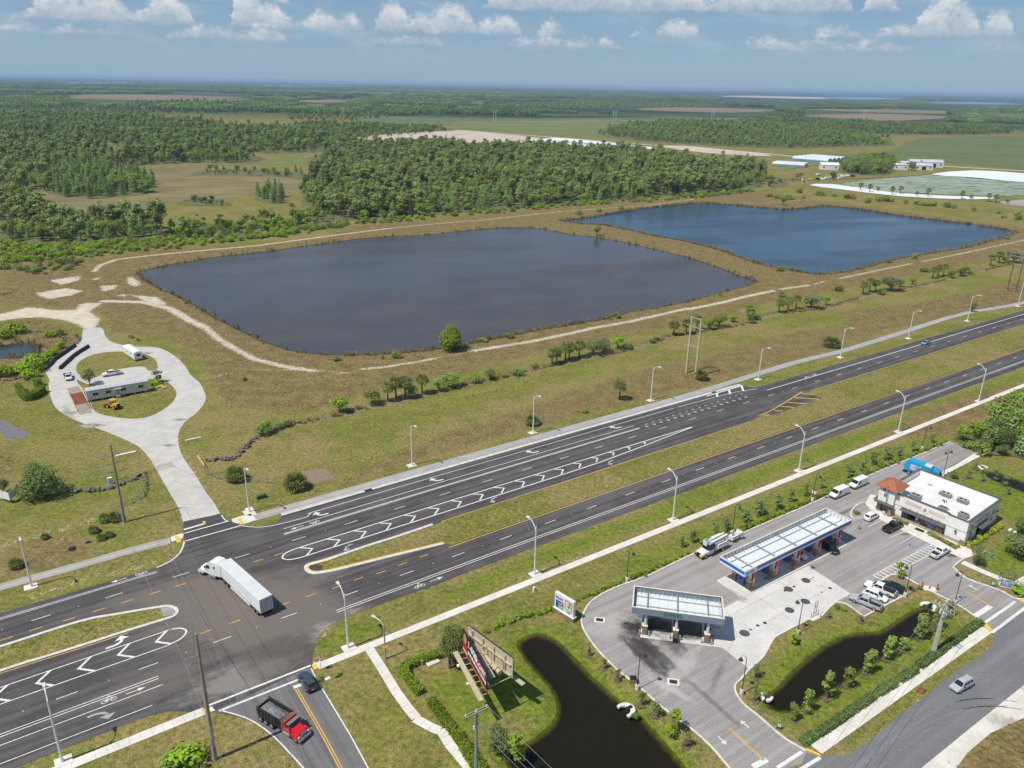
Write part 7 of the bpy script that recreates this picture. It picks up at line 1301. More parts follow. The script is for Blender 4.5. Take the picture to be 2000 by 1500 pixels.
# ------------------------------------------------------------------ vegetation
def leaf_mat(name, a, b, rnd=.3, tr=.3):
    return mat(name, a, .75, .3, .55, spec=.15, col2=b, rnd=rnd, trans=tr)
L_OAK = leaf_mat('oak_foliage', (.33, .41, .085), (.18, .24, .055)); L_PINE = leaf_mat('pine_foliage', (.36, .42, .13), (.21, .26, .085)); L_CYP = leaf_mat('cypress_foliage', (.33, .43, .14), (.20, .28, .10)); L_BRI = leaf_mat('bright_foliage', (.34, .47, .035), (.21, .31, .03)); L_OLV = leaf_mat('olive_foliage', (.25, .30, .12), (.16, .205, .09)); L_PALM = leaf_mat('palm_fronds', (.27, .30, .085), (.14, .17, .055)); L_HEDGE = leaf_mat('hedge_foliage', (.31, .42, .028), (.18, .27, .022)); L_DARK = leaf_mat('dark_foliage', (.20, .28, .08), (.11, .165, .05)); L_YEL = leaf_mat('yellow_green_foliage', (.50, .56, .06), (.34, .40, .05)); L_DRY = mat('dry_reeds', (.52, .39, .21), .95, .3, .6, col2=(.36, .26, .14), rnd=.25, trans=.35)
BARK = mat('bark', (.13, .10, .075), .95, .3, 1.5); BARKP = mat('pale_bark', (.26, .22, .18), .95, .25, 1.5)
def leaf_cloud(seed, lobes, n, size, flat=.0, fill=.35):
    r = np.random.default_rng(seed); lb = np.array([l[:3] for l in lobes], float); rd = np.array([(l[3], l[3], l[4]) if len(l) > 4 else (l[3],)*3 for l in lobes], float)
    w_ = rd[:, 0]*rd[:, 2]; w_ = w_/w_.sum(); k = r.choice(len(lobes), n, p=w_)
    d = r.normal(size=(n, 3)); d[:, 2] += .25; d /= np.linalg.norm(d, axis=1)[:, None]; f = 1-fill*r.random(n)**1.6; f *= r.uniform(.86, 1.12, n)
    p = lb[k]+d*rd[k]*f[:, None]
    nn = d*.9+r.normal(size=(n, 3))*.28+np.array([0, 0, .3+flat]); nn /= np.linalg.norm(nn, axis=1)[:, None]
    a = np.cross(nn, r.normal(size=(n, 3))); a /= np.linalg.norm(a, axis=1)[:, None]; b = np.cross(nn, a); s = size*r.uniform(.6, 1.3, n)[:, None]
    return np.stack([p-a*s*.5, p+b*s*.42, p+a*s*.5, p-b*s*.42], 1)         # n x 4 x 3
def quads_mesh(name, Q, m):
    n = len(Q); me = bpy.data.meshes.new(name); me.vertices.add(n*4); me.vertices.foreach_set('co', Q.astype(np.float32).ravel()); me.loops.add(n*4); me.loops.foreach_set('vertex_index', np.arange(n*4, dtype=np.int32)); me.polygons.add(n); me.polygons.foreach_set('loop_start', np.arange(0, n*4, 4, dtype=np.int32)); me.polygons.foreach_set('loop_total', np.full(n, 4, np.int32)); me.update(); me.materials.append(m); return me
def trunk_mb(h, r, branches, lean=0):
    m = MB().tube([(0, 0, -.1), (lean*.3, .02*h, h*.5), (lean, .0, h)], [r, r*.75, r*.4], 7)
    for (z, x, y, zz) in branches: m.tube([(lean*z/h, 0, z), (x*.6, y*.6, (z+zz)/2+.1), (x, y, zz)], [r*.45, r*.3, r*.15], 5)
    return m
class Proto:
    def __init__(s, crown, trunk): s.crown = crown; s.trunk = trunk; s._j = None
    def joined(s):
        """crown and trunk as one mesh, for the mass of a wood"""
        if s._j is None:
            bm = bmesh.new(); bm.from_mesh(s.crown)
            if s.trunk:
                k = len(bm.faces); bm.from_mesh(s.trunk); bm.faces.ensure_lookup_table()
                for f in bm.faces[k:]: f.material_index = 1
            me = bpy.data.meshes.new('tree'); bm.to_mesh(me); bm.free(); me.materials.append(s.crown.materials[0])
            if s.trunk: me.materials.append(s.trunk.materials[0])
            s._j = bpy.data.objects.new('tree', me)
        return s._j
def oak(seed, m, h=9.5, n=900, leaf=.62):
    r = random.Random(seed); lobes = [(0, 0, h*.58, h*.3, h*.32)]; br = []
    for i in range(9):
        a = i*.9+r.random(); d = h*r.uniform(.16, .27); z = h*r.uniform(.28, .8); lobes.append((d*math.cos(a), d*math.sin(a), z, h*r.uniform(.14, .21), h*r.uniform(.12, .19))); br.append((h*.2, d*math.cos(a)*.8, d*math.sin(a)*.8, z))
    return Proto(quads_mesh('crown', leaf_cloud(seed, lobes, n, leaf), m), trunk_mb(h*.55, h*.026, br).mesh('trunk', BARK))
def pine(seed, m, h=14, n=760, leaf=.8):
    r = random.Random(seed); lobes = []; br = []
    for i in range(9):
        z = h*r.uniform(.52, .97); a = r.random()*6.28; d = (1.05-z/h)*h*.28+r.uniform(0, .05*h); lobes.append((d*math.cos(a), d*math.sin(a), z, h*r.uniform(.11, .16), h*r.uniform(.07, .11))); br.append((z*.93, d*math.cos(a), d*math.sin(a), z))
    lobes.append((0, 0, h*.97, h*.08, h*.07))
    return Proto(quads_mesh('crown', leaf_cloud(seed, lobes, n, leaf, fill=.6), m), trunk_mb(h*.97, h*.014+.06, br, r.uniform(-.4, .4)).mesh('trunk', BARKP))
def cone_tree(seed, m, h=11, n=800, leaf=.6):
    r = random.Random(seed); lobes = []
    for i in range(12): z = h*(.16+.8*i/11); lobes.append((r.uniform(-.4, .4), r.uniform(-.4, .4), z, h*.24*(1.06-z/h)+.35, h*.09))
    return Proto(quads_mesh('crown', leaf_cloud(seed, lobes, n, leaf), m), trunk_mb(h*.8, .18, []).mesh('trunk', BARKP))
def bush(seed, m, h=2.6, w=2.2, n=420, leaf=.42):
    r = random.Random(seed); lobes = [(0, 0, h*.5, w*.62, h*.5)]
    for i in range(5): a = r.random()*6.28; lobes.append((w*.5*math.cos(a), w*.5*math.sin(a), h*r.uniform(.3, .62), w*r.uniform(.3, .5), h*r.uniform(.25, .4)))
    return Proto(quads_mesh('crown', leaf_cloud(seed, lobes, n, leaf), m), None)
def young(seed, m, h=3.6, n=230, leaf=.34, sparse=.9):
    r = random.Random(seed); lobes = []; br = []
    for i in range(8): a = r.random()*6.28; d = r.uniform(.1, .7); z = h*r.uniform(.22, .95); lobes.append((d*math.cos(a), d*math.sin(a), z, h*.15, h*.15)); br.append((h*.18, d*math.cos(a), d*math.sin(a), z))
    return Proto(quads_mesh('crown', leaf_cloud(seed, lobes, n, leaf, fill=sparse), m), trunk_mb(h*.8, .06, br).mesh('trunk', BARKP))
def palm_crown(seed, m, h, n=26, ln=1.5, droop=.75, low=-.5):
    r = random.Random(seed); Q = []
    for i in range(n):
        a = 2*math.pi*i/n*1.618*3+r.uniform(-.2, .2); e = r.uniform(low, 1.25); d = Vector((math.cos(a)*math.cos(e), math.sin(a)*math.cos(e), math.sin(e))); base = Vector((0, 0, h)); tip = base+d*ln*.55; side = d.cross(Vector((0, 0, 1))).normalized() if abs(d.z) < .98 else Vector((1, 0, 0)); upv = side.cross(d)
        Q.append([base-side*.03, base+side*.03, tip+side*.04, tip-side*.04])
        for k in range(7):
            ang = (k-3)*.42; dd = (d*math.cos(ang)+side*math.sin(ang)).normalized(); e1 = tip+dd*ln*.5; e2 = e1+(dd*.5-Vector((0, 0, droop))).normalized()*ln*.28; s2 = dd.cross(upv).normalized()*.09
            Q.append([tip-s2*.4, tip+s2*.4, e1+s2, e1-s2]); Q.append([e1-s2, e1+s2, e2+s2*.2, e2-s2*.2])
    return quads_mesh('crown', np.array([[tuple(v) for v in q] for q in Q]), m)
def palm(seed, h=4.6): return Proto(palm_crown(seed, L_PALM, h, 44, 2.0, .7, -.75), trunk_mb(h, .3, []).mesh('trunk', BARK))
def palmetto(seed): return Proto(palm_crown(seed, L_PALM, 1.0, 46, 2.0, .2, -.1), MB().tube([(0, 0, 0), (0, 0, 1.1)], .3, 6).mesh('trunk', BARK))
P = {'oak': [oak(i, L_OAK) for i in (1, 2, 3)], 'olv': [oak(i, L_OLV, 7, 900, .42) for i in (4, 5)], 'bri': [oak(i, L_BRI, 7, 800, .5) for i in (6, 7)], 'pine': [pine(i, L_PINE) for i in (11, 12, 13)], 'cyp': [cone_tree(i, L_CYP) for i in (21, 22)], 'bush': [bush(i, L_OAK) for i in (31, 32)], 'bbush': [bush(i, L_BRI) for i in (33, 34)], 'dbush': [bush(i, L_DARK) for i in (35, 36)], 'young': [young(i, L_OLV) for i in (41, 42, 43)], 'ybri': [young(i, L_BRI, 3.4, 260) for i in (44,)], 'ypine': [young(i, L_OAK, 4.6, 420, .4, .7) for i in (45, 46, 47)], 'palm': [palm(i) for i in (51, 52, 53)], 'palmetto': [palmetto(i) for i in (61, 62)], 'dark': [oak(i, L_DARK, 8, 1100, .5) for i in (71, 72)], 'hedge': [bush(i, L_HEDGE, 1.0, .75, 130, .24) for i in (81, 82, 83)], 'shrub': [bush(i, L_YEL, 1.1, .8, 130, .25) for i in (84,)], 'gdark': [bush(i, L_HEDGE, 1.1, .9, 150, .26) for i in (85,)]}
P['bigbri'] = [bush(90, L_BRI, 10.2, 5.2, 2600, .62)]; P['bigdark'] = [bush(91, L_DARK, 8, 5.4, 2200, .5)]
HT = {'bigbri': 10.2, 'bigdark': 8, 'oak': 9.5, 'olv': 7, 'bri': 7, 'pine': 14, 'cyp': 11, 'bush': 2.6, 'bbush': 2.6, 'dbush': 2.6, 'young': 3.6, 'ybri': 3.4, 'ypine': 4.6, 'palm': 4.6, 'palmetto': 3.0, 'dark': 8, 'hedge': 1.0, 'shrub': 1.1, 'gdark': 1.1}
NAMES = {'bigbri': 'broadleaf_tree', 'bigdark': 'broadleaf_tree', 'oak': 'broadleaf_tree', 'olv': 'olive_green_tree', 'bri': 'bright_green_tree', 'pine': 'pine_tree', 'cyp': 'cypress_tree', 'bush': 'bush', 'bbush': 'bright_bush', 'dbush': 'dark_bush', 'young': 'young_tree', 'ybri': 'young_tree', 'ypine': 'young_pine', 'palm': 'palm_tree', 'palmetto': 'palmetto', 'dark': 'broadleaf_tree', 'hedge': 'hedge_shrub', 'shrub': 'shrub', 'gdark': 'hedge_shrub'}
CATS = {'palm': 'palm', 'palmetto': 'palm', 'hedge': 'shrub', 'shrub': 'shrub', 'gdark': 'shrub', 'bush': 'bush', 'bbush': 'bush', 'dbush': 'bush'}
_rot = random.Random(99)
def plant(kind, xy, h, label, group=None, wx=1.0):
    pr = _rot.choice(P[kind]); s = h/HT[kind]; cat = CATS.get(kind, 'tree')
    if pr.trunk is None:
        o = bpy.data.objects.new(NAMES[kind], pr.crown); sc.collection.objects.link(o); tag(o, label, cat, group)
    else:
        o = thing(NAMES[kind], label, cat, (0, 0, 0), 0, group)
        for nm, me in (('crown', pr.crown), ('trunk', pr.trunk)): c = bpy.data.objects.new(nm, me); sc.collection.objects.link(c); c.parent = o
    o.location = (xy[0], xy[1], 0); o.rotation_euler = (0, 0, _rot.random()*6.28); o.scale = (s*wx, s*wx, s); return o
def row(kind, lst, phrase, group, k=1.0):
    for i, q in enumerate(lst):
        px, h = q[0], q[1]; wx = (q[2] if len(q) > 2 else 1.0)*k
        plant(kind, G(*px), h, phrase % ORD[i], group, wx)
# --- the planted row along the long fence
row('palm', [((758,784),4.6),((774,779),5.2),((792,778),5.2),((825,770),4.8),((1078,713),4.6),((1087,710),4.2),((1104,706),5.2),((1111,703),5.0),((1131,699),4.8),((1315,655),4.2,1.25),((1340,653),4.6),((1360,645),4.8),((1521,611),4.8),((1538,608),5.0),((1554,604),4.6),((1524,594),4.4),((1685,575),4.6),((1697,571),5.2),((1709,570),4.4),((1821,544),4.6),((1831,541),4.8),((1842,539),4.8),((1934,519),4.6),((1950,514),5.0)], 'sabal palm, %s from the left in the fence planting', 'palms along the long fence')
row('oak', [((729,789),5.4,1.1),((802,777),4.6,1.1),((858,764),4.6),((879,758),5.6,1.1),((1384,643),5.4),((1404,639),6.6),((1718,575),4.8),((1758,560),4.0),((1858,543),4.8),((1963,513),4.4)], 'mid-green broadleaf tree, %s from the left in the fence planting', 'broadleaf trees along the long fence', 1.32)
row('olv', [((1158,693),5.6,1.3),((1178,688),5.8,1.2),((1465,626),5.0),((1583,602),6.8,1.35),((1739,568),7.4,1.4),((1876,540),5.2),((1978,513),7.4,1.2),((958,742),4.2)], 'grey-green tree, %s from the left in the fence planting', 'grey-green trees along the long fence', 1.32)
row('bri', [((665,806),5.6,1.1),((929,749),3.4),((1206,682),5.6,1.0),((1431,629),3.4,1.2),((1612,596),4.8,.8),((1782,555),3.6,1.1),((1883,534),4.6,1.2),((1461,607),3.6,1.3)], 'bright green tree, %s from the left in the fence planting', 'bright trees along the long fence', 1.32)
row('dbush', [((520,848),2.6),((545,838),1.6),((562,832),1.6),((1224,682),2.4),((1044,718),1.6),((1274,669),1.8),((1281,664),1.4),((1479,624),2.0),((1470,632),1.6),((1637,569),2.6),((1804,531),2.8),((1896,536),1.8),((1014,733),2.2),((700,799),1.0),((985,737),1.2),((905,752),1.1)], 'low dark bush, %s from the left along the long fence', 'bushes along the long fence', 1.4)
plant('bri', G(519,846), 4.4, 'feathery pale green tree at the left end of the long fence')
# --- verge and shore
plant('bigbri', G(882,683), 10.2, 'large round bright green tree on the pond shore', None, 1.05); plant('oak', G(1166,460), 8.0, 'lone leafy tree on the spit between the ponds', None, .9); plant('bigdark', G(84,966), 8.0, 'large dark spreading tree left of the utility pole', None, 1.15); plant('olv', G(8,962), 4.2, 'small green tree at the left edge by the notice board')
plant('palmetto', G(461,938), 3.6, 'round palm clump nearest the drive on the far verge', None, 1.0); plant('palmetto', G(577,955), 4.2, 'round palm clump beside the mulch patch on the far verge', None, .95); plant('bush', G(573,962), 1.8, 'small round bush below the palm clump at the mulch patch'); plant('palmetto', G(1039,829), 3.0, 'palm clump beside the fourth far street light'); plant('palm', G(1209,781), 4.8, 'lone ragged palm on the brown verge grass'); plant('palmetto', G(1369,741), 3.4, 'palm clump at the foot of the tan transmission poles'); plant('palmetto', G(1623,677), 4.0, 'large palm clump beside the seventh far street light', None, 1.2); plant('dark', G(1898,609), 4.6, 'dark bushy tree beside the ninth far street light'); plant('bbush', G(1142,806), 1.6, 'bright yellow-green bush on the brown verge grass')
row('bush', [((994,660),2.2,1.3),((945,667),1.8,1.4),((658,704),1.6,1.5),((776,699),3.2,.8),((747,701),1.6,.6),((1208,622),2.2),((1184,622),1.0,1.6),((1735,513),2.6),((1786,505),3.4,.8),((1966,467),2.2,1.3),((1523,529),2.6,1.5),((1406,577),2.2,.6),((1545,527),2.0,1.6),((1130,419),4.2),((1170,414),3.4),((1212,409),3.8),((985,417),1.5)], 'green shore bush, %s in the row round the ponds', 'bushes round the ponds')
row('bush', [((1457,375),4.4),((1560,377),5.5),((1541,389),5.0,1.5),((1522,388),4.0,1.6),((1502,384),3.6,1.5),((1568,388),3.0),((1602,381),4.4,1.8),((1631,384),3.8),((1661,388),5.0,1.7),((1694,396),5.0),((1716,393),4.6),((1730,393),5.2,1.3),((1741,394),4.0),((1769,397),3.4),((1793,400),5.0),((1808,402),4.6,1.5),((1823,402),5.0),((1850,405),5.0),((1864,407),3.4),((1902,411),4.0),((1952,417),3.2),((1961,426),3.0),((1986,420),4.6),((1988,429),4.6)], 'round green bush, %s from the left on the bank beyond the blue pond', 'bushes beyond the blue pond'); plant('bri', G(1529,401), 8.5, 'bright green tree on the far bank of the blue pond')
# --- left compound
plant('olv', G(176,752), 5.8, 'leafy tree at the left end of the site office', None, 1.15); plant('young', G(309,746), 4.6, 'thin tree behind the round bush at the site office', None, 1.6); plant('gdark', G(305,752), 2.4, 'round clipped bush at the right end of the site office', None, 1.5)
def box_hedge(pts, w, h, label, name='clipped_hedge', m=None, leaf=.26, dens=55):
    W_ = smooth(GP(*pts), 3); Q = []; r = np.random.default_rng(len(W_)); L = sum(math.dist(a, b) for a, b in zip(W_, W_[1:])); seg = [math.dist(a, b) for a, b in zip(W_, W_[1:])]; n = int(L*dens*(w+2*h)); cum = np.cumsum([0]+seg); u = r.uniform(0, L, n); i = np.clip(np.searchsorted(cum, u)-1, 0, len(seg)-1); A = np.array(W_)
    d = A[i+1]-A[i]; d /= np.linalg.norm(d, axis=1)[:, None]; p = A[i]+d*(u-cum[i])[:, None]; nrm = np.stack([-d[:, 1], d[:, 0]], 1); c = r.uniform(0, w+2*h, n); off = np.where(c < h, -w/2, np.where(c < h+w, c-h-w/2, w/2)); z = np.where(c < h, c, np.where(c < h+w, h, w+2*h-c))+r.normal(0, .07, n); off = off+r.normal(0, .08, n)
    p3 = np.column_stack([p+nrm*off[:, None], z]); out = np.column_stack([nrm*np.where(c < h, -1, np.where(c < h+w, 0, 1))[:, None], np.where((c >= h) & (c < h+w), 1.0, .2)]); nn = out*.6+r.normal(size=(n, 3))*.5; nn /= np.linalg.norm(nn, axis=1)[:, None]; a = np.cross(nn, r.normal(size=(n, 3))); a /= np.linalg.norm(a, axis=1)[:, None]; b = np.cross(nn, a); s = leaf*r.uniform(.6, 1.3, n)[:, None]
    o0_ = np.array([*W_[0], 0]); Q = np.stack([p3-a*s*.5, p3+b*s*.42, p3+a*s*.5, p3-b*s*.42], 1)-o0_
    t = thing(name, label, 'hedge', tuple(o0_)); c_ = bpy.data.objects.new('foliage', quads_mesh('foliage', Q, m or L_HEDGE)); sc.collection.objects.link(c_); c_.parent = t; MB().strip([(q[0]-W_[0][0], q[1]-W_[0][1]) for q in W_], w*.7, 0, h*.8).build('twigs', L_DARK, t); return t
box_hedge([(37,762),(45,776),(56,783),(72,776),(86,765)], 1.6, 2.4, 'tall clipped horseshoe hedge left of the loop', leaf=.35, dens=26); box_hedge([(70,752),(79,755)], 1.6, 2.6, 'short clipped hedge stub behind the horseshoe hedge', leaf=.35, dens=26)
row('bbush', [((30,650),4.4,1.5),((10,662),3.6,1.5),((95,659),2.6,1.6),((118,655),2.6,1.2),((150,660),2.0,.6),((110,692),3.0,1.3),((122,680),2.8),((70,712),4.2,1.4),((88,706),3.4),((38,728),3.8,1.4),((12,735),3.8,1.5),((60,738),3.4,1.2),((75,726),3.6,1.2)], 'bright green bush, %s round the small weedy pond', 'bushes round the weedy pond')
row('palmetto', [((205,1018),1.9),((226,1016),2.0),((183,1040),1.6),((198,1054),1.4),((214,1048),1.3),((32,1108),2.0),((88,1052),1.2),((270,725-60),.8)], 'low palmetto, %s on the left verge', 'palmettos on the left verge'); plant('bbush', G(122,780-112), 1.4, 'small bright bush above the barrier blocks'); plant('bush', G(257,660), 1.6, 'small green bush on the brown mound above the loop', None, 1.3); plant('bush', G(477,743), 1.4, 'small green bush on the dark brown grass patch'); plant('bbush', G(376,1492), 3.0, 'bright green bush at the bottom edge by the wooden pole', None, 1.4); plant('bush', G(330,1500), 1.8, 'dull green bush at the bottom edge left of the bright one', None, 1.5)
# --- filling station planting
MUL = mat('mulch_ring', (.16, .11, .075), .95, .3, 2, coord='P')
def ringed(kind, lst, phrase, group, ring=True):
    for i, q in enumerate(lst):
        g = G(*q[0]); plant(kind, g, q[1], phrase % ORD[i], group, q[2] if len(q) > 2 else 1.0)
        if ring: struct(MB().sheet([(g[0]+(.75+.16*math.sin(5*a+i))*math.cos(a), g[1]+(.75+.16*math.cos(4*a+i))*math.sin(a)) for a in np.linspace(0, 6.28, 14)[:-1]], .012).build('mulch_bed', MUL))
ringed('young', [((1150,1281),2.2,.9),((1180,1305),2.4,.8),((1207,1329),2.4),((1253,1377),3.0),((1280,1398),3.2),((1340,1458),2.8)], 'thin young tree in a mulch ring, %s down the left of the station drive', 'young trees left of the station drive'); plant('ybri', G(1310,1431), 4.2, 'fuller bright young tree beside the lower station drive', None, 1.4)
ringed('young', [((1474,1368),3.4,.7),((1478,1325),3.0,1.1),((1618,1207),1.6),((1681,1214),1.6)], 'thin young tree, %s on the lawn round the store pond', 'young trees round the store pond'); plant('ybri', G(1550,1258), 3.2, 'leafy young tree at the foot of the apron lamp post', None, 1.2); plant('ybri', G(1757,1130), 4.0, 'leafy young tree on the planted parking island', None, 1.1)
ringed('ypine', [((1551,1407),3.6),((1575,1389),4.2),((1614,1365),5.0),((1654,1340),4.6),((1692,1314),5.2),((1731,1288),5.2),((1761,1269),3.2,1.2),((1795,1248),5.6,1.1),((1827,1228),4.6,1.1),((1850,1205),3.6)], 'young pine in a mulch ring, %s from the left between pond and street hedge', 'young pines above the street hedge')
ringed('young', [((1333,1070),3.0),((1352,1060),3.4,1.2),((1396,1046),3.6,1.1),((1418,1038),4.0,1.3),((1454,1022),4.2,1.5),((1485,1010),4.4,1.6),((1519,996),4.4,1.5),((1543,980),3.6),((1574,970),3.6),((1604,954),3.0),((1659,932),4.0,1.3),((1683,921),3.8,1.3),((1707,909),3.8,1.2),((1733,898),4.0,1.4),((1755,893),3.6,1.3),((1781,882),3.4,1.2),((1821,866),3.0)], 'young leafy tree, %s from the left behind the station hedge', 'young trees behind the station hedge', False)
def hedge_row(kind, pts, step, phrase, group, nmax=69, h=1.0, wx=1.0, jit=.25):
    W_ = [Vector(q) for q in GP(*pts)]; k = 0; acc = 0; r = random.Random(len(pts)+k)
    for a, b in zip(W_, W_[1:]):
        L = (b-a).length
        while acc < L and k < nmax:
            p = a.lerp(b, acc/L); plant(kind, (p.x+r.uniform(-jit, jit), p.y+r.uniform(-jit, jit)), h*r.uniform(.75, 1.2), phrase % ORD[k], group, wx); k += 1; acc += step*r.uniform(.8, 1.25)
        acc -= L
hedge_row('hedge', [(1112,1184),(1140,1168),(1165,1157),(1205,1141),(1260,1119),(1300,1101),(1345,1080)], 1.35, 'low bright hedge shrub, %s upward from the price sign', 'hedge shrubs by the price sign')
hedge_row('hedge', [(1425,1046),(1470,1026),(1500,1013),(1550,991),(1590,974),(1625,958)], 1.15, 'low bright hedge shrub, %s from the left behind the petrol canopy', 'hedge shrubs behind the petrol canopy', wx=1.25)
hedge_row('bush', [(1640,950),(1680,932),(1720,914),(1760,898),(1800,882),(1852,862)], 2.0, 'dull green shrub, %s from the left in the hedge behind the store', 'hedge shrubs behind the store', h=1.2)
hedge_row('hedge', [(1090,1190),(1062,1198),(1030,1203),(1003,1213),(975,1224),(950,1236)], 1.3, 'bright hedge shrub, %s leftward from the price sign towards the billboard', 'hedge shrubs above the billboard', wx=1.1)
box_hedge([(873,1278),(850,1284),(822,1294),(797,1303),(790,1311),(795,1325),(806,1340),(822,1358)], 1.3, 1.2, 'bright green hedge bending round the billboard lawn'); box_hedge([(841,1372),(852,1388),(866,1407),(880,1425),(893,1440),(903,1455)], 1.3, 1.2, 'bright green hedge between footpath and billboard lawn'); box_hedge([(905,1458),(915,1475),(925,1490),(940,1515)], 1.6, 1.4, 'bright green hedge at the bottom edge beside the footpath')
for i, q in enumerate(([(1566,1454),(1592,1438)], [(1596,1436),(1635,1410),(1668,1387),(1705,1362)], [(1712,1357),(1748,1336)], [(1754,1331),(1788,1310)], [(1793,1304),(1830,1278),(1850,1262)], [(1853,1260),(1882,1240)], [(1885,1237),(1915,1216)])): box_hedge(q, 1.3, .8, 'clipped dark green street hedge, %s section from the left' % ORD[i], m=L_DARK)
hedge_row('shrub', [(1746,1014),(1758,1020),(1770,1026)], 1.0, 'yellow-green shrub, %s from the left in the bed below the shop window', 'shrubs in front of the store', h=.8); hedge_row('shrub', [(1818,1047),(1835,1056),(1855,1065),(1868,1072)], 1.4, 'yellow-green shrub, %s from the left in the bed right of the store door', 'shrubs right of the store door', h=1.0); hedge_row('shrub', [(1892,1070),(1915,1055),(1935,1043),(1955,1028)], 1.1, 'yellow-green shrub, %s along the right flank of the store', 'shrubs on the right flank of the store', h=1.2)
for q in ([(1742,1013),(1746,1009),(1776,1023),(1772,1028)], [(1808,1042),(1814,1038),(1874,1068),(1866,1075)], [(1886,1072),(1890,1068),(1955,1024),(1958,1028)]): struct(MB().prism(GP(*q), .0, .15).build('planting_bed', MUL))
plant('olv', G(1906,1103), 4.6, 'grey-green tree beside the footpath at the store corner', None, 1.0); plant('olv', G(1985,1092), 6.4, 'large grey-green tree on the lawn right of the store', None, 1.3); plant('dark', G(1996,1045), 5.0, 'dark tree at the right edge behind the store'); plant('dbush', G(1861,933), 1.8, 'round brown-green bush behind the store near the two-headed lamp'); plant('bush', G(1935,985), 2.4, 'green bush beside the bin yard wall'); plant('gdark', G(1990,1155), 1.6, 'bright hedge clump at the right edge beside the drive', None, 2.2); plant('bush', G(1672,1003), .8, 'low grasses on the planted island beside the white hatchback', None, 1.6)
ringed('young', [((1890,935),2.6),((1918,940),2.2),((1946,934),3.0,1.2),((1962,948),3.0,1.2),((1968,966),2.4),((1905,915),2.0)], 'thin young tree, %s on the lawn by the ditch', 'young trees by the ditch'); row('palm', [((879,1305),4.4),((891,1302),4.2),((886,1291),5.0),((898,1298),4.0)], 'slender palm, %s of the cluster beside the billboard', 'palms beside the billboard'); plant('dark', G(975,1471), 4.8, 'dark leafy tree under the power lines by the pond'); plant('ybri', G(1013,1487), 5.2, 'bright feathery tree at the pond edge under the power lines', None, 1.2); plant('dbush', G(1240,1402), 1.0, 'dry tuft of reeds at the culvert headwall')
for i, (p, h) in enumerate((((660,1320),.9),((622,1330),1.0),((1745,1150),.9),((1780,1152),1.0),((1795,1150),.9),((1760,1146),.9),((1647,1192),.9),((1635,1188),.9))): plant('bush', G(*p), h, 'low grassy clump, %s among the lawn beds' % ORD[i], 'grassy clumps')
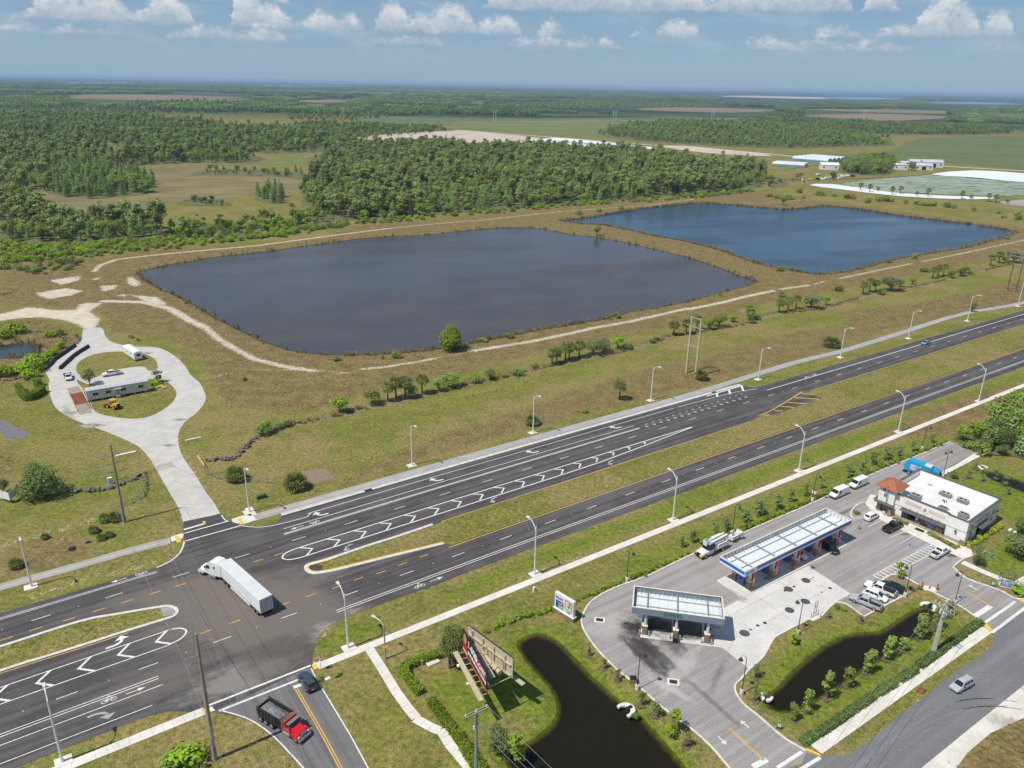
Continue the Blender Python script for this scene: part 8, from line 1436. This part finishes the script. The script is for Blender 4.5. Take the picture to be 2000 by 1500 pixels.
# ------------------------------------------------------------------ woods
def poly_pts(px, spacing, seed, jit=.45):
    poly = [G(*q) for q in px]; A = np.array(poly); lo, hi = A.min(0), A.max(0); r = np.random.default_rng(seed)
    xs = np.arange(lo[0], hi[0], spacing); ys = np.arange(lo[1], hi[1], spacing); X, Y = np.meshgrid(xs, ys); Pp = np.stack([X.ravel(), Y.ravel()], 1)+r.uniform(-jit, jit, (X.size, 2))*spacing
    return Pp[inside(Pp, poly)]
WOODS = [ # outline, spacing, kinds with weights, height
 ([(620,418),(700,431),(800,424),(900,415),(1000,408),(1100,399),(1200,392),(1300,385),(1400,378),(1470,368),(1500,352),(1480,338),(1400,324),(1300,312),(1200,303),(1100,297),(1000,296),(900,292),(800,288),(700,292),(640,312),(610,345),(590,375)], 6.6, {'oak': .5, 'pine': .28, 'cyp': .22}, 1.12),
 ([(0,470),(60,474),(130,476),(200,472),(290,466),(330,458),(300,440),(220,432),(140,432),(60,424),(0,414)], 6.5, {'oak': .55, 'pine': .35, 'bri': .1}, 1.1),
 ([(330,462),(400,468),(470,466),(540,456),(600,446),(680,430),(640,415),(580,425),(500,440),(420,444),(340,446)], 7.0, {'oak': .5, 'pine': .3, 'bri': .2}, .75),
 ([(85,372),(120,384),(180,388),(230,384),(290,378),(302,360),(280,342),(200,330),(130,334),(95,350)], 6.0, {'cyp': .75, 'oak': .25}, 1.05),
 ([(0,400),(40,392),(80,372),(95,345),(200,326),(300,322),(400,318),(500,318),(505,306),(400,300),(300,299),(200,300),(120,285),(0,272)], 9.0, {'oak': .7, 'pine': .3}, 1.1),
 ([(0,268),(100,272),(200,284),(300,290),(420,296),(560,300),(640,296),(700,288),(690,268),(620,256),(480,250),(380,240),(250,228),(100,225),(0,225)], 12.0, {'dark': .45, 'oak': .3, 'pine': .25}, 1.15),
 ([(690,276),(760,268),(880,256),(860,250),(760,246),(620,240),(560,245),(640,258)], 13.0, {'oak': .7, 'dark': .3}, 1.0),
 ([(370,340),(430,342),(500,343),(560,347),(600,350),(590,338),(500,332),(440,330),(400,334)], 8.0, {'oak': .6, 'bush': .4}, .7),
 ([(497,388),(520,396),(545,398),(560,390),(548,376),(515,372)], 5.0, {'cyp': 1}, 1.0),
 ([(345,398),(400,402),(450,402),(440,392),(380,388)], 7.0, {'dark': .6, 'bush': .4}, .7),
 ([(590,405),(650,400),(640,375),(600,372)], 7.0, {'pine': .6, 'oak': .4}, 1.0),
 ([(600,312),(700,306),(760,302),(700,296),(640,298)], 12, {'oak': .7, 'bri': .3}, .6),
 ([(1165,262),(1250,275),(1400,285),(1540,290),(1640,287),(1750,283),(1700,266),(1600,248),(1450,240),(1300,238),(1220,246)], 11.0, {'cyp': .5, 'oak': .3, 'pine': .2}, 1.0),
 ([(1440,240),(1560,240),(1700,262),(1800,264),(1900,264),(1985,260),(1970,252),(1800,244),(1650,236),(1520,228),(1450,230)], 13.0, {'dark': .8, 'oak': .2}, 1.05),
 ([(1640,336),(1690,342),(1740,340),(1752,326),(1735,312),(1690,310),(1650,318)], 7.0, {'oak': .8, 'olv': .2}, 1.15),
 ([(1862,850),(1890,872),(1925,888),(1980,892),(2070,902),(2150,800),(2010,800),(1930,822)], 3.6, {'dark': .4, 'oak': .6}, .85),
 ([(1500,365),(1540,362),(1530,350),(1505,345)], 8, {'oak': .7, 'dbush': .3}, .7),
 ([(1,232),(200,226),(300,222),(230,206),(0,206)], 24, {'oak': .5, 'cyp': .5}, 1.1), ([(230,222),(420,222),(560,222),(540,208),(380,200),(260,204)], 22, {'dark': .8, 'pine': .2}, 1.1),
 ([(940,222),(1060,214),(1180,212),(1300,210),(1420,208),(1440,200),(1200,194),(1000,196),(900,206)], 28, {'dark': .7, 'cyp': .3}, 1.1), ([(560,236),(680,238),(800,226),(940,224),(900,208),(700,206),(560,214)], 26, {'dark': .6, 'oak': .4}, 1.1)]
BUSHBELT = [([(0,520),(80,512),(150,506),(240,496),(330,488),(420,478),(520,466),(600,458),(690,440),(690,432),(600,446),(500,462),(400,468),(290,466),(180,474),(90,478),(0,474)], 4.2, {'bbush': .55, 'bush': .45}, 1.1), ([(690,442),(800,432),(900,422),(1000,414),(1100,405),(1250,396),(1400,384),(1480,374),(1470,368),(1300,385),(1100,399),(900,416),(700,431)], 5.0, {'bush': .8, 'bbush': .2}, 1.1),
 ([(40,538),(80,540),(130,530),(165,520),(160,505),(100,508),(50,516),(0,520),(0,530)], 4.5, {'bush': .7, 'dbush': .3}, .9), ([(300,470),(420,480),(520,470),(640,446),(560,430),(470,440),(420,430),(330,455)], 9, {'bbush': .7, 'bush': .3}, 1.6), ([(1850,846),(1880,872),(1930,892),(1900,870)], 3, {'bush': 1}, 1.0),
 ([(300,425),(420,430),(560,420),(580,400),(480,410),(330,400),(200,400),(120,410)], 22, {'bush': .6, 'dbush': .4}, .9)]
FLOOR = mat('woodland_floor', (.10, .115, .035), .95, .3, .08, coord='P', col2=(.15, .135, .06))
for i, (px, sp_, kinds_, hs) in enumerate(WOODS[:17]): struct(MB().sheet(smooth(GP(*px), 3, True), .1+.01*i).build('woodland_floor', FLOOR))
ALL = {}
for (px, sp_, kinds, hs) in WOODS+BUSHBELT:
    pts = poly_pts(px, sp_, int(px[0][0]+px[0][1])); ks = list(kinds); r = np.random.default_rng(len(pts)); ch = r.choice(len(ks), len(pts), p=np.array([kinds[k] for k in ks])/sum(kinds.values()))
    ph = r.uniform(0, 6.28, 6); pw = [G(*q) for q in px]; dd = np.abs(seg_dist(pts, pw)) if len(pts) else []
    for q, c, de in zip(pts, ch, dd):
        # clumps, thin places and a ragged edge
        w_ = math.sin(q[0]*.045+ph[0])+math.sin(q[1]*.033+ph[1])+math.sin((q[0]+q[1])*.083+ph[2])+.8*math.sin((q[0]-q[1])*.13+ph[3])
        if r.random() < (.34 if w_ < -1.3 else .08) or (de < sp_*1.1 and r.random() < .4): continue
        k_ = ks[c]
        if w_ > 1.2 and len(ks) > 1: k_ = ks[1]
        if k_ in ('pine', 'oak') and w_ < -.4 and r.random() < .35: k_ = 'cyp'
        if k_ in ('pine', 'oak', 'dark') and r.random() < .07: k_ = 'bri'
        ALL.setdefault(k_, []).append((q[0], q[1], hs*r.uniform(.55, 1.2)*(1+.1*w_/2)))
def scatter(name, label, cat, items, kind_meshes):
    """one uncountable mass: points that carry shared plant meshes. items: list of (k, x, y, z, scale)"""
    A = np.array([(x, y, z) for (_, x, y, z, s) in items], np.float32); me = bpy.data.meshes.new(name); me.vertices.add(len(A)); me.vertices.foreach_set('co', A.ravel())
    for nm, typ, q in (('k', 'INT', [i[0] for i in items]), ('sc', 'FLOAT', [i[4] for i in items]), ('rz', 'FLOAT', [_rot.random()*6.28 for i in items])): at = me.attributes.new(nm, typ, 'POINT'); at.data.foreach_set('value', q)
    o = bpy.data.objects.new(name, me); sc.collection.objects.link(o); o['kind'] = 'stuff'; o['label'] = label; o['category'] = cat
    ng = bpy.data.node_groups.new(name, 'GeometryNodeTree'); ng.interface.new_socket('Geometry', in_out='INPUT', socket_type='NodeSocketGeometry'); ng.interface.new_socket('Geometry', in_out='OUTPUT', socket_type='NodeSocketGeometry'); N, Lk = ng.nodes, ng.links; gi, go, jn = N.new('NodeGroupInput'), N.new('NodeGroupOutput'), N.new('GeometryNodeJoinGeometry')
    def attr(nm, t): a = N.new('GeometryNodeInputNamedAttribute'); a.data_type = t; a.inputs['Name'].default_value = nm; return a.outputs[0]
    k, s, rz = attr('k', 'INT'), attr('sc', 'FLOAT'), attr('rz', 'FLOAT'); cx = N.new('ShaderNodeCombineXYZ'); Lk.new(rz, cx.inputs[2])
    for i, ob in enumerate(kind_meshes):
        cmp_ = N.new('FunctionNodeCompare'); cmp_.data_type = 'INT'; cmp_.operation = 'EQUAL'; Lk.new(k, cmp_.inputs[2]); cmp_.inputs[3].default_value = i
        ip = N.new('GeometryNodeInstanceOnPoints'); oi = N.new('GeometryNodeObjectInfo'); oi.inputs['Object'].default_value = ob; Lk.new(gi.outputs[0], ip.inputs['Points']); Lk.new(cmp_.outputs[0], ip.inputs['Selection']); Lk.new(oi.outputs['Geometry'], ip.inputs['Instance']); Lk.new(cx.outputs[0], ip.inputs['Rotation']); Lk.new(s, ip.inputs['Scale']); Lk.new(ip.outputs[0], jn.inputs[0])
    Lk.new(jn.outputs[0], go.inputs[0]); o.modifiers.new('scatter', 'NODES').node_group = ng; return o
LAB = {'pine': ('tall thin pine at the near edge of the woods beyond the ponds', 'pines at the near edge of the woods'), 'oak': ('rounded broadleaf tree at the near edge of the woods beyond the ponds', 'broadleaf trees at the near edge of the woods'), 'cyp': ('pale green conical tree standing in the wood clumps beyond the ponds', 'conical trees in the woods'), 'bri': ('bright green tree in the wood edge left of the ponds', 'bright trees in the wood edge'), 'dark': ('dark dense tree in the woods', 'dark trees in the woods'), 'olv': ('grey-green tree in the farm grove', 'grey-green trees in the farm grove'), 'bush': ('dull green bush in the scrub belt before the woods', 'dull bushes of the scrub belt'), 'bbush': ('bright green bush in the scrub belt before the woods', 'bright bushes of the scrub belt'), 'dbush': ('dark green bush in the scrub belt before the woods', 'dark bushes of the scrub belt')}
mass = []; kinds = sorted(ALL); protos = []; idx = {}
for k in kinds: idx[k] = len(protos); protos += [p.joined() for p in P[k]]
for k in kinds:
    L_ = sorted(ALL[k], key=lambda q: q[0]**2+q[1]**2)
    nn = {'oak': 210, 'pine': 240, 'bush': 110, 'bbush': 150, 'cyp': 110, 'dark': 45}.get(k, 40)
    for (x, y, s) in L_[:nn]: plant(k, (x, y), HT[k]*s, *LAB[k], wx=1.2)
    for (x, y, s) in L_[nn:]: mass.append((idx[k]+_rot.randrange(len(P[k])), x, y, 0, s*1.12))
scatter('woodland', 'mass of mixed pine and broadleaf woodland reaching back to the plain', 'woodland', mass, protos)
# far woods towards the horizon, as broad groves
def grove(seed, m):
    r = random.Random(seed); lobes = [(r.uniform(-22, 22), r.uniform(-16, 16), r.uniform(5, 8), r.uniform(4, 7), r.uniform(4, 6)) for _ in range(26)]
    return bpy.data.objects.new('grove', quads_mesh('grove', leaf_cloud(seed, lobes, 1100, 2.6), m))
r = np.random.default_rng(5); gm = [grove(1, L_DARK), grove(2, L_OAK), grove(3, L_CYP)]; items = []
bands = []; OPEN = [(130,500,184,197),(570,690,195,201),(1240,1520,210,219),(1560,1860,213,236),(1400,1780,186,197),(1800,2000,198,207),(950,1420,199,207),(700,1500,226,262),(0,200,211,217),(120,270,160,163),(500,690,166,169)]
for i in range(190):
    y = 2300*math.exp(r.uniform(0, 2.6)); x = r.uniform(-.95, .95)*y; bands.append((x, y, r.uniform(.08, .34)*y, r.uniform(.012, .05)*y, r.choice(3, p=[.6, .25, .15])))
KEEP = [(np.array(G(*a)), q) for a, q in (((820,226),300),)]
for (x, y, rx, ry, k) in bands:
    n = min(int(rx*ry/1400)+3, 130)
    for _ in range(n):
        a = r.random()*6.28; q = math.sqrt(r.random()); px_, py_ = x+rx*q*math.cos(a), y+ry*q*math.sin(a)
        if py_ < 2500: continue
        fz = py_*_cp+CAM_H*_sp; uy = (py_*_sp-CAM_H*_cp)/fz; ux = px_/fz; qx, qy = CX+FOC*(_c*ux+_s*uy), CY-FOC*(-_s*ux+_c*uy)
        if any(x0 < qx < x1 and y0 < qy < y1+2+14*FOC/fz for (x0, x1, y0, y1) in OPEN): continue
        items.append((int(k), px_, py_, -1.0, r.uniform(.8, 1.3)*(1+y/14000)))
scatter('far_woods', 'far dark woods in long bands towards the horizon', 'woodland', items, gm)
# reeds and tufts
def tuft(seed, m, h=.9, n=26, w=.35):
    r = np.random.default_rng(seed); Q = []
    for i in range(n):
        a = r.random()*6.28; d = r.uniform(0, w); b = np.array([d*math.cos(a), d*math.sin(a), 0]); t_ = b*1.9+np.array([r.normal()*.1, r.normal()*.1, h*r.uniform(.6, 1.1)]); s = np.array([math.cos(a+1.57), math.sin(a+1.57), 0])*.05; Q.append([b-s, b+s, t_+s*.4, t_-s*.4])
    return bpy.data.objects.new('tuft', quads_mesh('tuft', np.array(Q), m))
TG = mat('tuft_brown', (.36, .265, .125), .95, .3, .6, col2=(.24, .175, .08), rnd=.3); TGG = mat('tuft_green', (.26, .27, .07), .95, .3, .6, col2=(.17, .185, .05), rnd=.3)
rd_ = [tuft(1, L_DRY, 2.0, 40, .6), tuft(2, L_DRY, 1.6, 40, .6), tuft(3, mat('green_reeds', (.16, .18, .06), .9, .3, .6, rnd=.2), 1.6, 40, .6)]; items = []; r = np.random.default_rng(8)
for k, keep in (('big', lambda x, y: r.random() < (.9 if y < 330 and x > -60 else .18)), ('far', lambda x, y: r.random() < .75), ('left', lambda x, y: r.random() < .7)):
    Pl = PW[k]
    for i in range(len(Pl)):
        a, b = np.array(Pl[i]), np.array(Pl[(i+1) % len(Pl)]); L = np.linalg.norm(b-a); nrm = np.array([-(b-a)[1], (b-a)[0]])/max(L, 1e-6)
        c = np.mean(np.array(Pl), 0)
        if nrm@(c-a) > 0: nrm = -nrm
        for _ in range(int(L*2.2)):
            q = a+(b-a)*r.random()+nrm*(r.normal()*1.0+.9)
            if keep(q[0], q[1]): items.append((int(r.choice(3, p=[.45, .35, .2])), q[0], q[1], -.4, r.uniform(.5, 1.15)))
scatter('reeds', 'tan reeds fringing the pond shores', 'reeds', items, rd_)
tf = [tuft(11, TG, .5, 22, .4), tuft(12, TG, .35, 22, .4), tuft(13, TGG, .4, 22, .35)]; items = []
lotp = [np.array(p) for p in (loop_out and [G(*q) for q in loop_out],)]
for j, poly in enumerate(DRY):
    if j in (2, 4, 6, 8): continue
    pp = [G(*q) for q in poly]; A = np.array(pp); lo, hi = A.min(0), A.max(0); ar = (hi-lo).prod(); n = int(min(ar*.22, 34000)); X = r.uniform(lo, hi, (n, 2)); X = X[inside(X, pp)]; X = X[np.hypot(X[:, 0], X[:, 1]) < 560]
    for w_ in PW.values(): X = X[sd(X, w_, 3) < -2.2]
    X = X[sd(X, [G(*q) for q in loop_out], 3) < -.5]
    for sp_ in SAND_POLY[:2]: X = X[sd(X, [G(*q) for q in sp_], 3) < -.5]
    if len(X):
        for ln, w_ in SAND_LINE: X = X[seg_dist(X, [G(*q) for q in ln], False) > w_/2+.4] if len(X) else X
    for q in X: items.append((int(r.choice(3, p=[.45, .3, .25])), q[0], q[1], 0, r.uniform(.35, .9)))
fw = [np.array(G(*q)) for q in FENCE_PX]
for a, b in zip(fw, fw[1:]):
    for _ in range(int(np.linalg.norm(b-a)*1.6)):
        q = a+(b-a)*r.random()+r.normal(size=2)*.55
        if math.sin(q[0]*.21)+math.sin(q[1]*.13) > -.6: items.append((int(r.choice(3, p=[.3, .2, .5])), q[0], q[1], 0, r.uniform(.9, 2.0)))
scatter('rough_grass', 'rough tussocks of brown and green grass', 'grass', items, tf)
# ------------------------------------------------------------------ far fields, farm, quarry
def field_mat(name, a, b, sx=.03, sy=.03, rot=0.0, stripes=None):
    m = bpy.data.materials.new(name); m.use_nodes = True; T = NT(m.node_tree); p = T.n['Principled BSDF']; pos = T.new('ShaderNodeNewGeometry').outputs['Position']; rt = T.mapping(pos, rot=(0, 0, -rot)); n = T.noise(T.mapping(rt, (sx, sy, 1)), 1, 5, .65)
    c = T.mix(T.ramp(n, .35, .65), a, b)
    if stripes:
        col, per, amt = stripes; sp_ = T.new('ShaderNodeSeparateXYZ'); T.put(sp_.inputs[0], rt); w_ = T.math('SINE', T.math('MULTIPLY', sp_.outputs[1], 6.283/per)); nn = T.noise(T.mapping(rt, (.05, .3, 1)), 1, 4, .7); c = T.mix(T.ramp(T.math('ADD', T.math('MULTIPLY', w_, .25), nn), .58, .68, 0, amt), c, col)
    T.put(p.inputs['Base Color'], c); p.inputs['Roughness'].default_value = .95; p.inputs['Specular IOR Level'].default_value = .1; MATS[name] = m; return m
F_BARE = field_mat('bare_pink_soil', (.46, .37, .31), (.54, .45, .38)); F_WHITE = field_mat('plastic_mulch', (.62, .66, .68), (.72, .75, .76), .01, .2); F_GREEN = field_mat('pasture', (.13, .155, .05), (.19, .2, .075), .006, .02); F_DGREEN = field_mat('dark_pasture', (.10, .135, .05), (.15, .17, .07), .006, .03); F_TAN = field_mat('tan_clearing', (.17, .135, .07), (.235, .2, .09), .02, .05); F_RED = field_mat('red_brown_field', (.2, .14, .1), (.26, .19, .13), .004, .02); F_NUR = field_mat('nursery_rows', (.06, .11, .03), (.1, .15, .04), .02, .2, 0, ((.66, .68, .68), 9, .9)); F_ROAD = field_mat('farm_road', (.58, .54, .46), (.64, .6, .53)); F_SPRING = field_mat('spring_green', (.14, .16, .05), (.19, .2, .065), .02, .05)
FIELDS = [
 ('pasture', [(820,246),(1000,240),(1160,236),(1300,246),(1440,246),(1480,262),(1160,266),(1040,262),(900,254)], F_GREEN, .15, 'green pasture beyond the pale field'), ('pasture', [(720,226),(940,232),(1180,230),(1440,230),(1500,240),(1200,244),(820,244),(700,238)], F_DGREEN, .12, 'dark pasture below the pylons'),
 ('pasture', [(1300,292),(1500,300),(1700,300),(1760,286),(1800,270),(2000,266),(2120,280),(2120,335),(1900,322),(1640,306),(1480,302)], F_DGREEN, .12, 'dark green pasture at the right'), ('bare_field', [(692,268),(760,262),(896,255),(960,260),(1058,270),(1010,275),(930,279),(830,277),(740,275)], F_BARE, .3, 'pale pinkish bare field behind the woods'),
 ('plastic_field', [(1010,277),(1065,271),(1100,270),(1275,288),(1250,292),(1150,288),(1060,283)], F_WHITE, .32, 'white plastic-covered field behind the woods'), ('tan_strip', [(1290,287),(1340,285),(1500,302),(1480,305),(1380,299)], F_BARE, .3, 'tan strip of bare soil before the greenhouses'), ('nursery_field', [(1612,363),(1814,342),(2000,357),(2120,366),(2120,392),(2000,381),(1949,384),(1850,380),(1730,375),(1640,368)], F_NUR, .3, 'nursery field with broken white rows'), ('plastic_field', [(1817,341),(1904,333),(2000,339),(2120,348),(2120,366),(2000,356)], F_WHITE, .3, 'white plastic-covered field at the right edge'), ('plastic_field', [(1580,362),(1625,360),(1740,376),(1850,383),(1945,386),(1900,390),(1760,384),(1640,370)], F_WHITE, .34, 'white row of plastic along the nursery edge'), ('grey_field', [(1950,395),(2000,388),(2120,388),(2120,408),(2000,404)], field_mat('grey_soil', (.3, .27, .25), (.36, .33, .3)), .2, 'grey bare plot at the right edge'), ('spring_field', [(1930,390),(2000,380),(2100,384),(2000,390),(1950,394)], F_SPRING, .22, 'bright green plot at the right edge'),
 ('clearing', [(255,335),(370,322),(480,321),(580,350),(582,382),(520,374),(450,388),(350,392),(300,402),(160,425),(110,400),(60,388),(90,378),(180,390),(290,380),(305,358)], F_TAN, .08, 'tan brown clearing among the woods'), ('clearing', [(60,270),(160,268),(290,281),(260,286),(180,286),(100,278)], F_TAN, .1, 'tan clearing in the far left woods'), ('clearing', [(505,310),(620,310),(600,318),(500,322)], F_SPRING, .1, 'pale green clearing in the centre woods'), ('clearing', [(30,215),(100,211),(200,213),(110,217)], F_RED, .2, 'reddish clearing far left'),
 ('ploughed_field', [(130,187),(250,184),(440,189),(470,192),(300,194),(180,191)], F_RED, .6, 'reddish ploughed field far left'), ('ploughed_field', [(100,191),(200,190),(440,193),(500,196),(300,197)], F_SPRING, .5, 'pale green strip far left'), ('ploughed_field', [(570,197),(640,195),(690,198),(620,201)], F_RED, .6, 'reddish field far centre'), ('ploughed_field', [(1240,213),(1330,210),(1440,212),(1520,216),(1420,220),(1300,217)], F_RED, .5, 'reddish field below the far woods'), ('ploughed_field', [(1560,226),(1700,222),(1860,228),(1760,236),(1640,234)], F_RED, .5, 'pale tan field beyond the dark wood'), ('ploughed_field', [(1560,212),(1760,214),(1980,222),(1800,222),(1640,217)], F_TAN, .5, 'tan fields far right'),
 ('quarry', [(1400,188),(1470,187),(1560,189),(1640,191),(1600,193.5),(1500,191.5)], F_BARE, .9, 'pale sand of the far quarry'), ('far_lake', [(1600,190.5),(1700,190.5),(1770,193),(1700,194.5),(1630,193)], mat('turquoise_water', (.2, .36, .42), .3), 1.0, 'pale turquoise far lake'), ('far_lake', [(1800,200),(1900,199.5),(2000,203),(1960,204.5),(1860,203)], mat('far_water', (.12, .2, .3), .2), .9, 'blue far lake at the right'), ('pasture', [(950,205),(1100,198),(1300,200),(1420,205),(1300,208),(1100,208)], F_SPRING, .5, 'pale green far pasture')]
for nm, px, m, z, lab in FIELDS: pave(nm, smooth(GP(*px), 2, True), z, m, lab)
for i in range(7):
    a, b = (1085+i*6, 274.5+i*1.3), (1240+i*4, 288+i*.5)
    if i < 6: struct(MB().strip(GP(a, b), 3.0, .36).build('field_ditch', mat('dark_furrow', (.05, .055, .05), .9)))
for pts, w_ in (([(890,254),(1060,267),(1200,278),(1300,286),(1420,294),(1500,301),(1560,307),(1625,312)], 9), ([(1740,318),(1840,325),(1940,331),(2060,338)], 8), ([(1540,330),(1600,322),(1640,326)], 6), ([(1500,352),(1580,350),(1700,348),(1800,341),(1870,332)], 6), ([(880,240),(1000,238),(1200,236),(1440,232)], 7)): struct(MB().strip(smooth(GP(*pts), 3), w_, .4).build('farm_road', F_ROAD if w_ != 6 else F_TAN), 'pale farm road')
GH = mat('greenhouse_film', (.62, .66, .69), .4, .08, .05); GHW = mat('greenhouse_wall', (.16, .3, .3), .5, .15, .1); FWH = mat('farm_white', (.75, .75, .73), .6, .08, .1); FGR = mat('farm_grey_roof', (.5, .52, .54), .5, .12, .1)
def greenhouse(fl, fr, depth, n, label, h=5.5):
    a, b = Vector(G(*fl)), Vector(G(*fr)); d = b-a; L = d.length; ang = math.atan2(d.y, d.x); t = thing('greenhouse', label, 'greenhouse', (a.x, a.y, 0), ang); w_ = depth/n
    for i in range(n):
        prof = [(w_*i, 0), (w_*i, h*.55)]+[(w_*(i+.5-.5*math.cos(q)), h*.55+h*.45*math.sin(q)) for q in np.linspace(0, math.pi, 9)][1:-1]+[(w_*(i+1), h*.55), (w_*(i+1), 0)]
        MB().add([(0, p[0], p[1]) for p in prof]+[(L, p[0], p[1]) for p in prof], [tuple(range(len(prof))), tuple(range(2*len(prof)-1, len(prof)-1, -1))]+[(k, k+1, len(prof)+k+1, len(prof)+k) for k in range(len(prof)-1)]).build('bay', GH, t, fix=True)
    MB().b2(.5, L-.5, -.3, -.05, .3, h*.5).build('side_curtain', GHW, t)
    for i in range(n): MB().b2(L+.05, L+.3, w_*(i+.3), w_*(i+.7), 0, h*.55).build('end_door', FGR, t)
greenhouse((1508,324), (1570,328), 26, 3, 'long low greenhouse nearest the woods'); greenhouse((1547,314), (1616,320), 60, 5, 'large multi-bay greenhouse behind the low one', 7)
def barn(p, ang, L, Wd, h, label, wall=FWH, roof=FGR, door=True, hip=False):
    t = thing('farm_building', label, 'building', (*G(*p), 0), ang); MB().b2(-L/2, L/2, -Wd/2, Wd/2, 0, h).build('wall', wall, t); rh = Wd*.2
    MB().add([(-L/2-.4,-Wd/2-.4,h),(L/2+.4,-Wd/2-.4,h),(L/2+.4,Wd/2+.4,h),(-L/2-.4,Wd/2+.4,h),(-L/2-.4+(L*.2 if hip else 0),0,h+rh),(L/2+.4-(L*.2 if hip else 0),0,h+rh)], [(0,1,5,4),(2,3,4,5),(1,2,5),(3,0,4),(3,2,1,0)]).build('roof', roof, t)
    if door: MB().b2(-L*.12, L*.12, -Wd/2-.08, -Wd/2-.01, 0, h*.75).build('door', BLACK, t)
    for k in (-.35, .35): MB().b2(L*k-.8, L*k+.8, -Wd/2-.08, -Wd/2-.01, h*.35, h*.7).build('window', GLASS, t)
barn((1618,331), R(-8), 21, 14, 6, 'white farm shed between greenhouse and grove', roof=FWH, door=False); barn((1757,331), R(-10), 16, 10, 6, 'two-storey white farmhouse right of the grove', hip=True, door=False); barn((1800,331), R(-6), 22, 14, 5.5, 'white barn with open dark door right of the grove'); barn((1818,326), R(-6), 26, 16, 6.5, 'grey roofed barn at the right end of the farmyard'); barn((1792,324), R(-6), 24, 14, 6, 'pale roofed barn behind the open-door barn', door=False); barn((1768,325), R(-8), 14, 10, 5, 'small grey roofed house behind the farmhouse')
plant('dark', G(1780,334), 13, 'dark tree between farmhouse and barns', None, 1.2); plant('dark', G(1626,352), 11, 'dark tree beside the white plastic row')
for i, (p, k) in enumerate((((1598,343),'w'),((1570,354),'w'),((1583,353),'y'),((1597,352),'b'),((1625,347),'w'),((1635,344),'w'),((1645,346),'w'),((1655,345),'w'),((1665,346),'b'),((1640,350),'w'),((1615,350),'w'),((1605,352),'w'))):
    t = thing('parked_machine', 'small %s farm machine or trailer, %s from the left in the farmyard row' % ({'w': 'white', 'y': 'yellow', 'b': 'dark'}[k], ORD[i]), 'machine', (*G(*p), 0), random.uniform(-.5, .5), 'farmyard machines'); m = {'w': FWH, 'y': P_YEL, 'b': BLACK}[k]; MB().b2(-2.6, 1.0, -1.2, 1.2, .6, 2.6).build('body', m, t); MB().b2(1.1, 2.6, -1.1, 1.1, .6, 2.0).build('cab', m, t)
    for x in (-1.8, 1.8):
        for y in (-1.1, 1.1): wheel(t, x, y, .5, .3)
for i, p in enumerate(((1548,355),(1556,353),(1563,352),(1570,356),(1680,372),(1698,375),(1714,374),(1742,380),(1758,379),(1790,383),(1812,384),(1878,389),(1896,390),(1930,394),(1944,396),(1966,398))): plant('palm' if i % 3 else 'oak', G(*p), 5.5 if i % 3 else 5.5, 'scattered palm or tree, %s from the left along the nursery edge' % ORD[i], 'trees along the nursery edge', 1.0)
for i, (p, L, h) in enumerate((((140,162),240,8),((190,162),400,8),((235,161),260,10),((525,167),160,8),((560,168),220,8),((620,168),200,9),((660,168),140,8),((1030,165),60,90),((1036,165),50,80),((1024,165),60,70),((1382,173),90,70),((1176,172),260,10),((1210,174),200,8),((1840,189),260,12),((1450,176),200,10),((590,217),30,9),((575,218),24,7),((620,219),22,7),((640,219),20,6),((500,216),10,5))):
    t = thing('distant_building', 'tiny pale distant building, %s in the far plain' % ORD[i], 'building', (*G(*p), 0), 0, 'distant buildings'); MB().b2(-L/2, L/2, -20, 20, 0, h).build('wall', FWH, t); MB().b2(-L/2-.5, L/2+.5, -20.5, 20.5, h, h+1).build('roof', FGR, t)
# ------------------------------------------------------------------ haze
hz = MB().b2(-42500, 42500, -3500, 46800, -6, CAM_H+14).build('haze', None); hz['kind'] = 'stuff'; hz['label'] = 'thin pale blue haze over the plain'; hz['category'] = 'haze'
hm = bpy.data.materials.new('haze_air'); hm.use_nodes = True; T = NT(hm.node_tree); T.n.clear(); vo = T.new('ShaderNodeVolumePrincipled'); vo.inputs['Color'].default_value = (.5, .71, 1, 1); vo.inputs['Density'].default_value = 5.6e-5; vo.inputs['Anisotropy'].default_value = .0; oo = T.new('ShaderNodeOutputMaterial'); T.l.new(vo.outputs[0], oo.inputs['Volume']); hz.data.materials.append(hm)
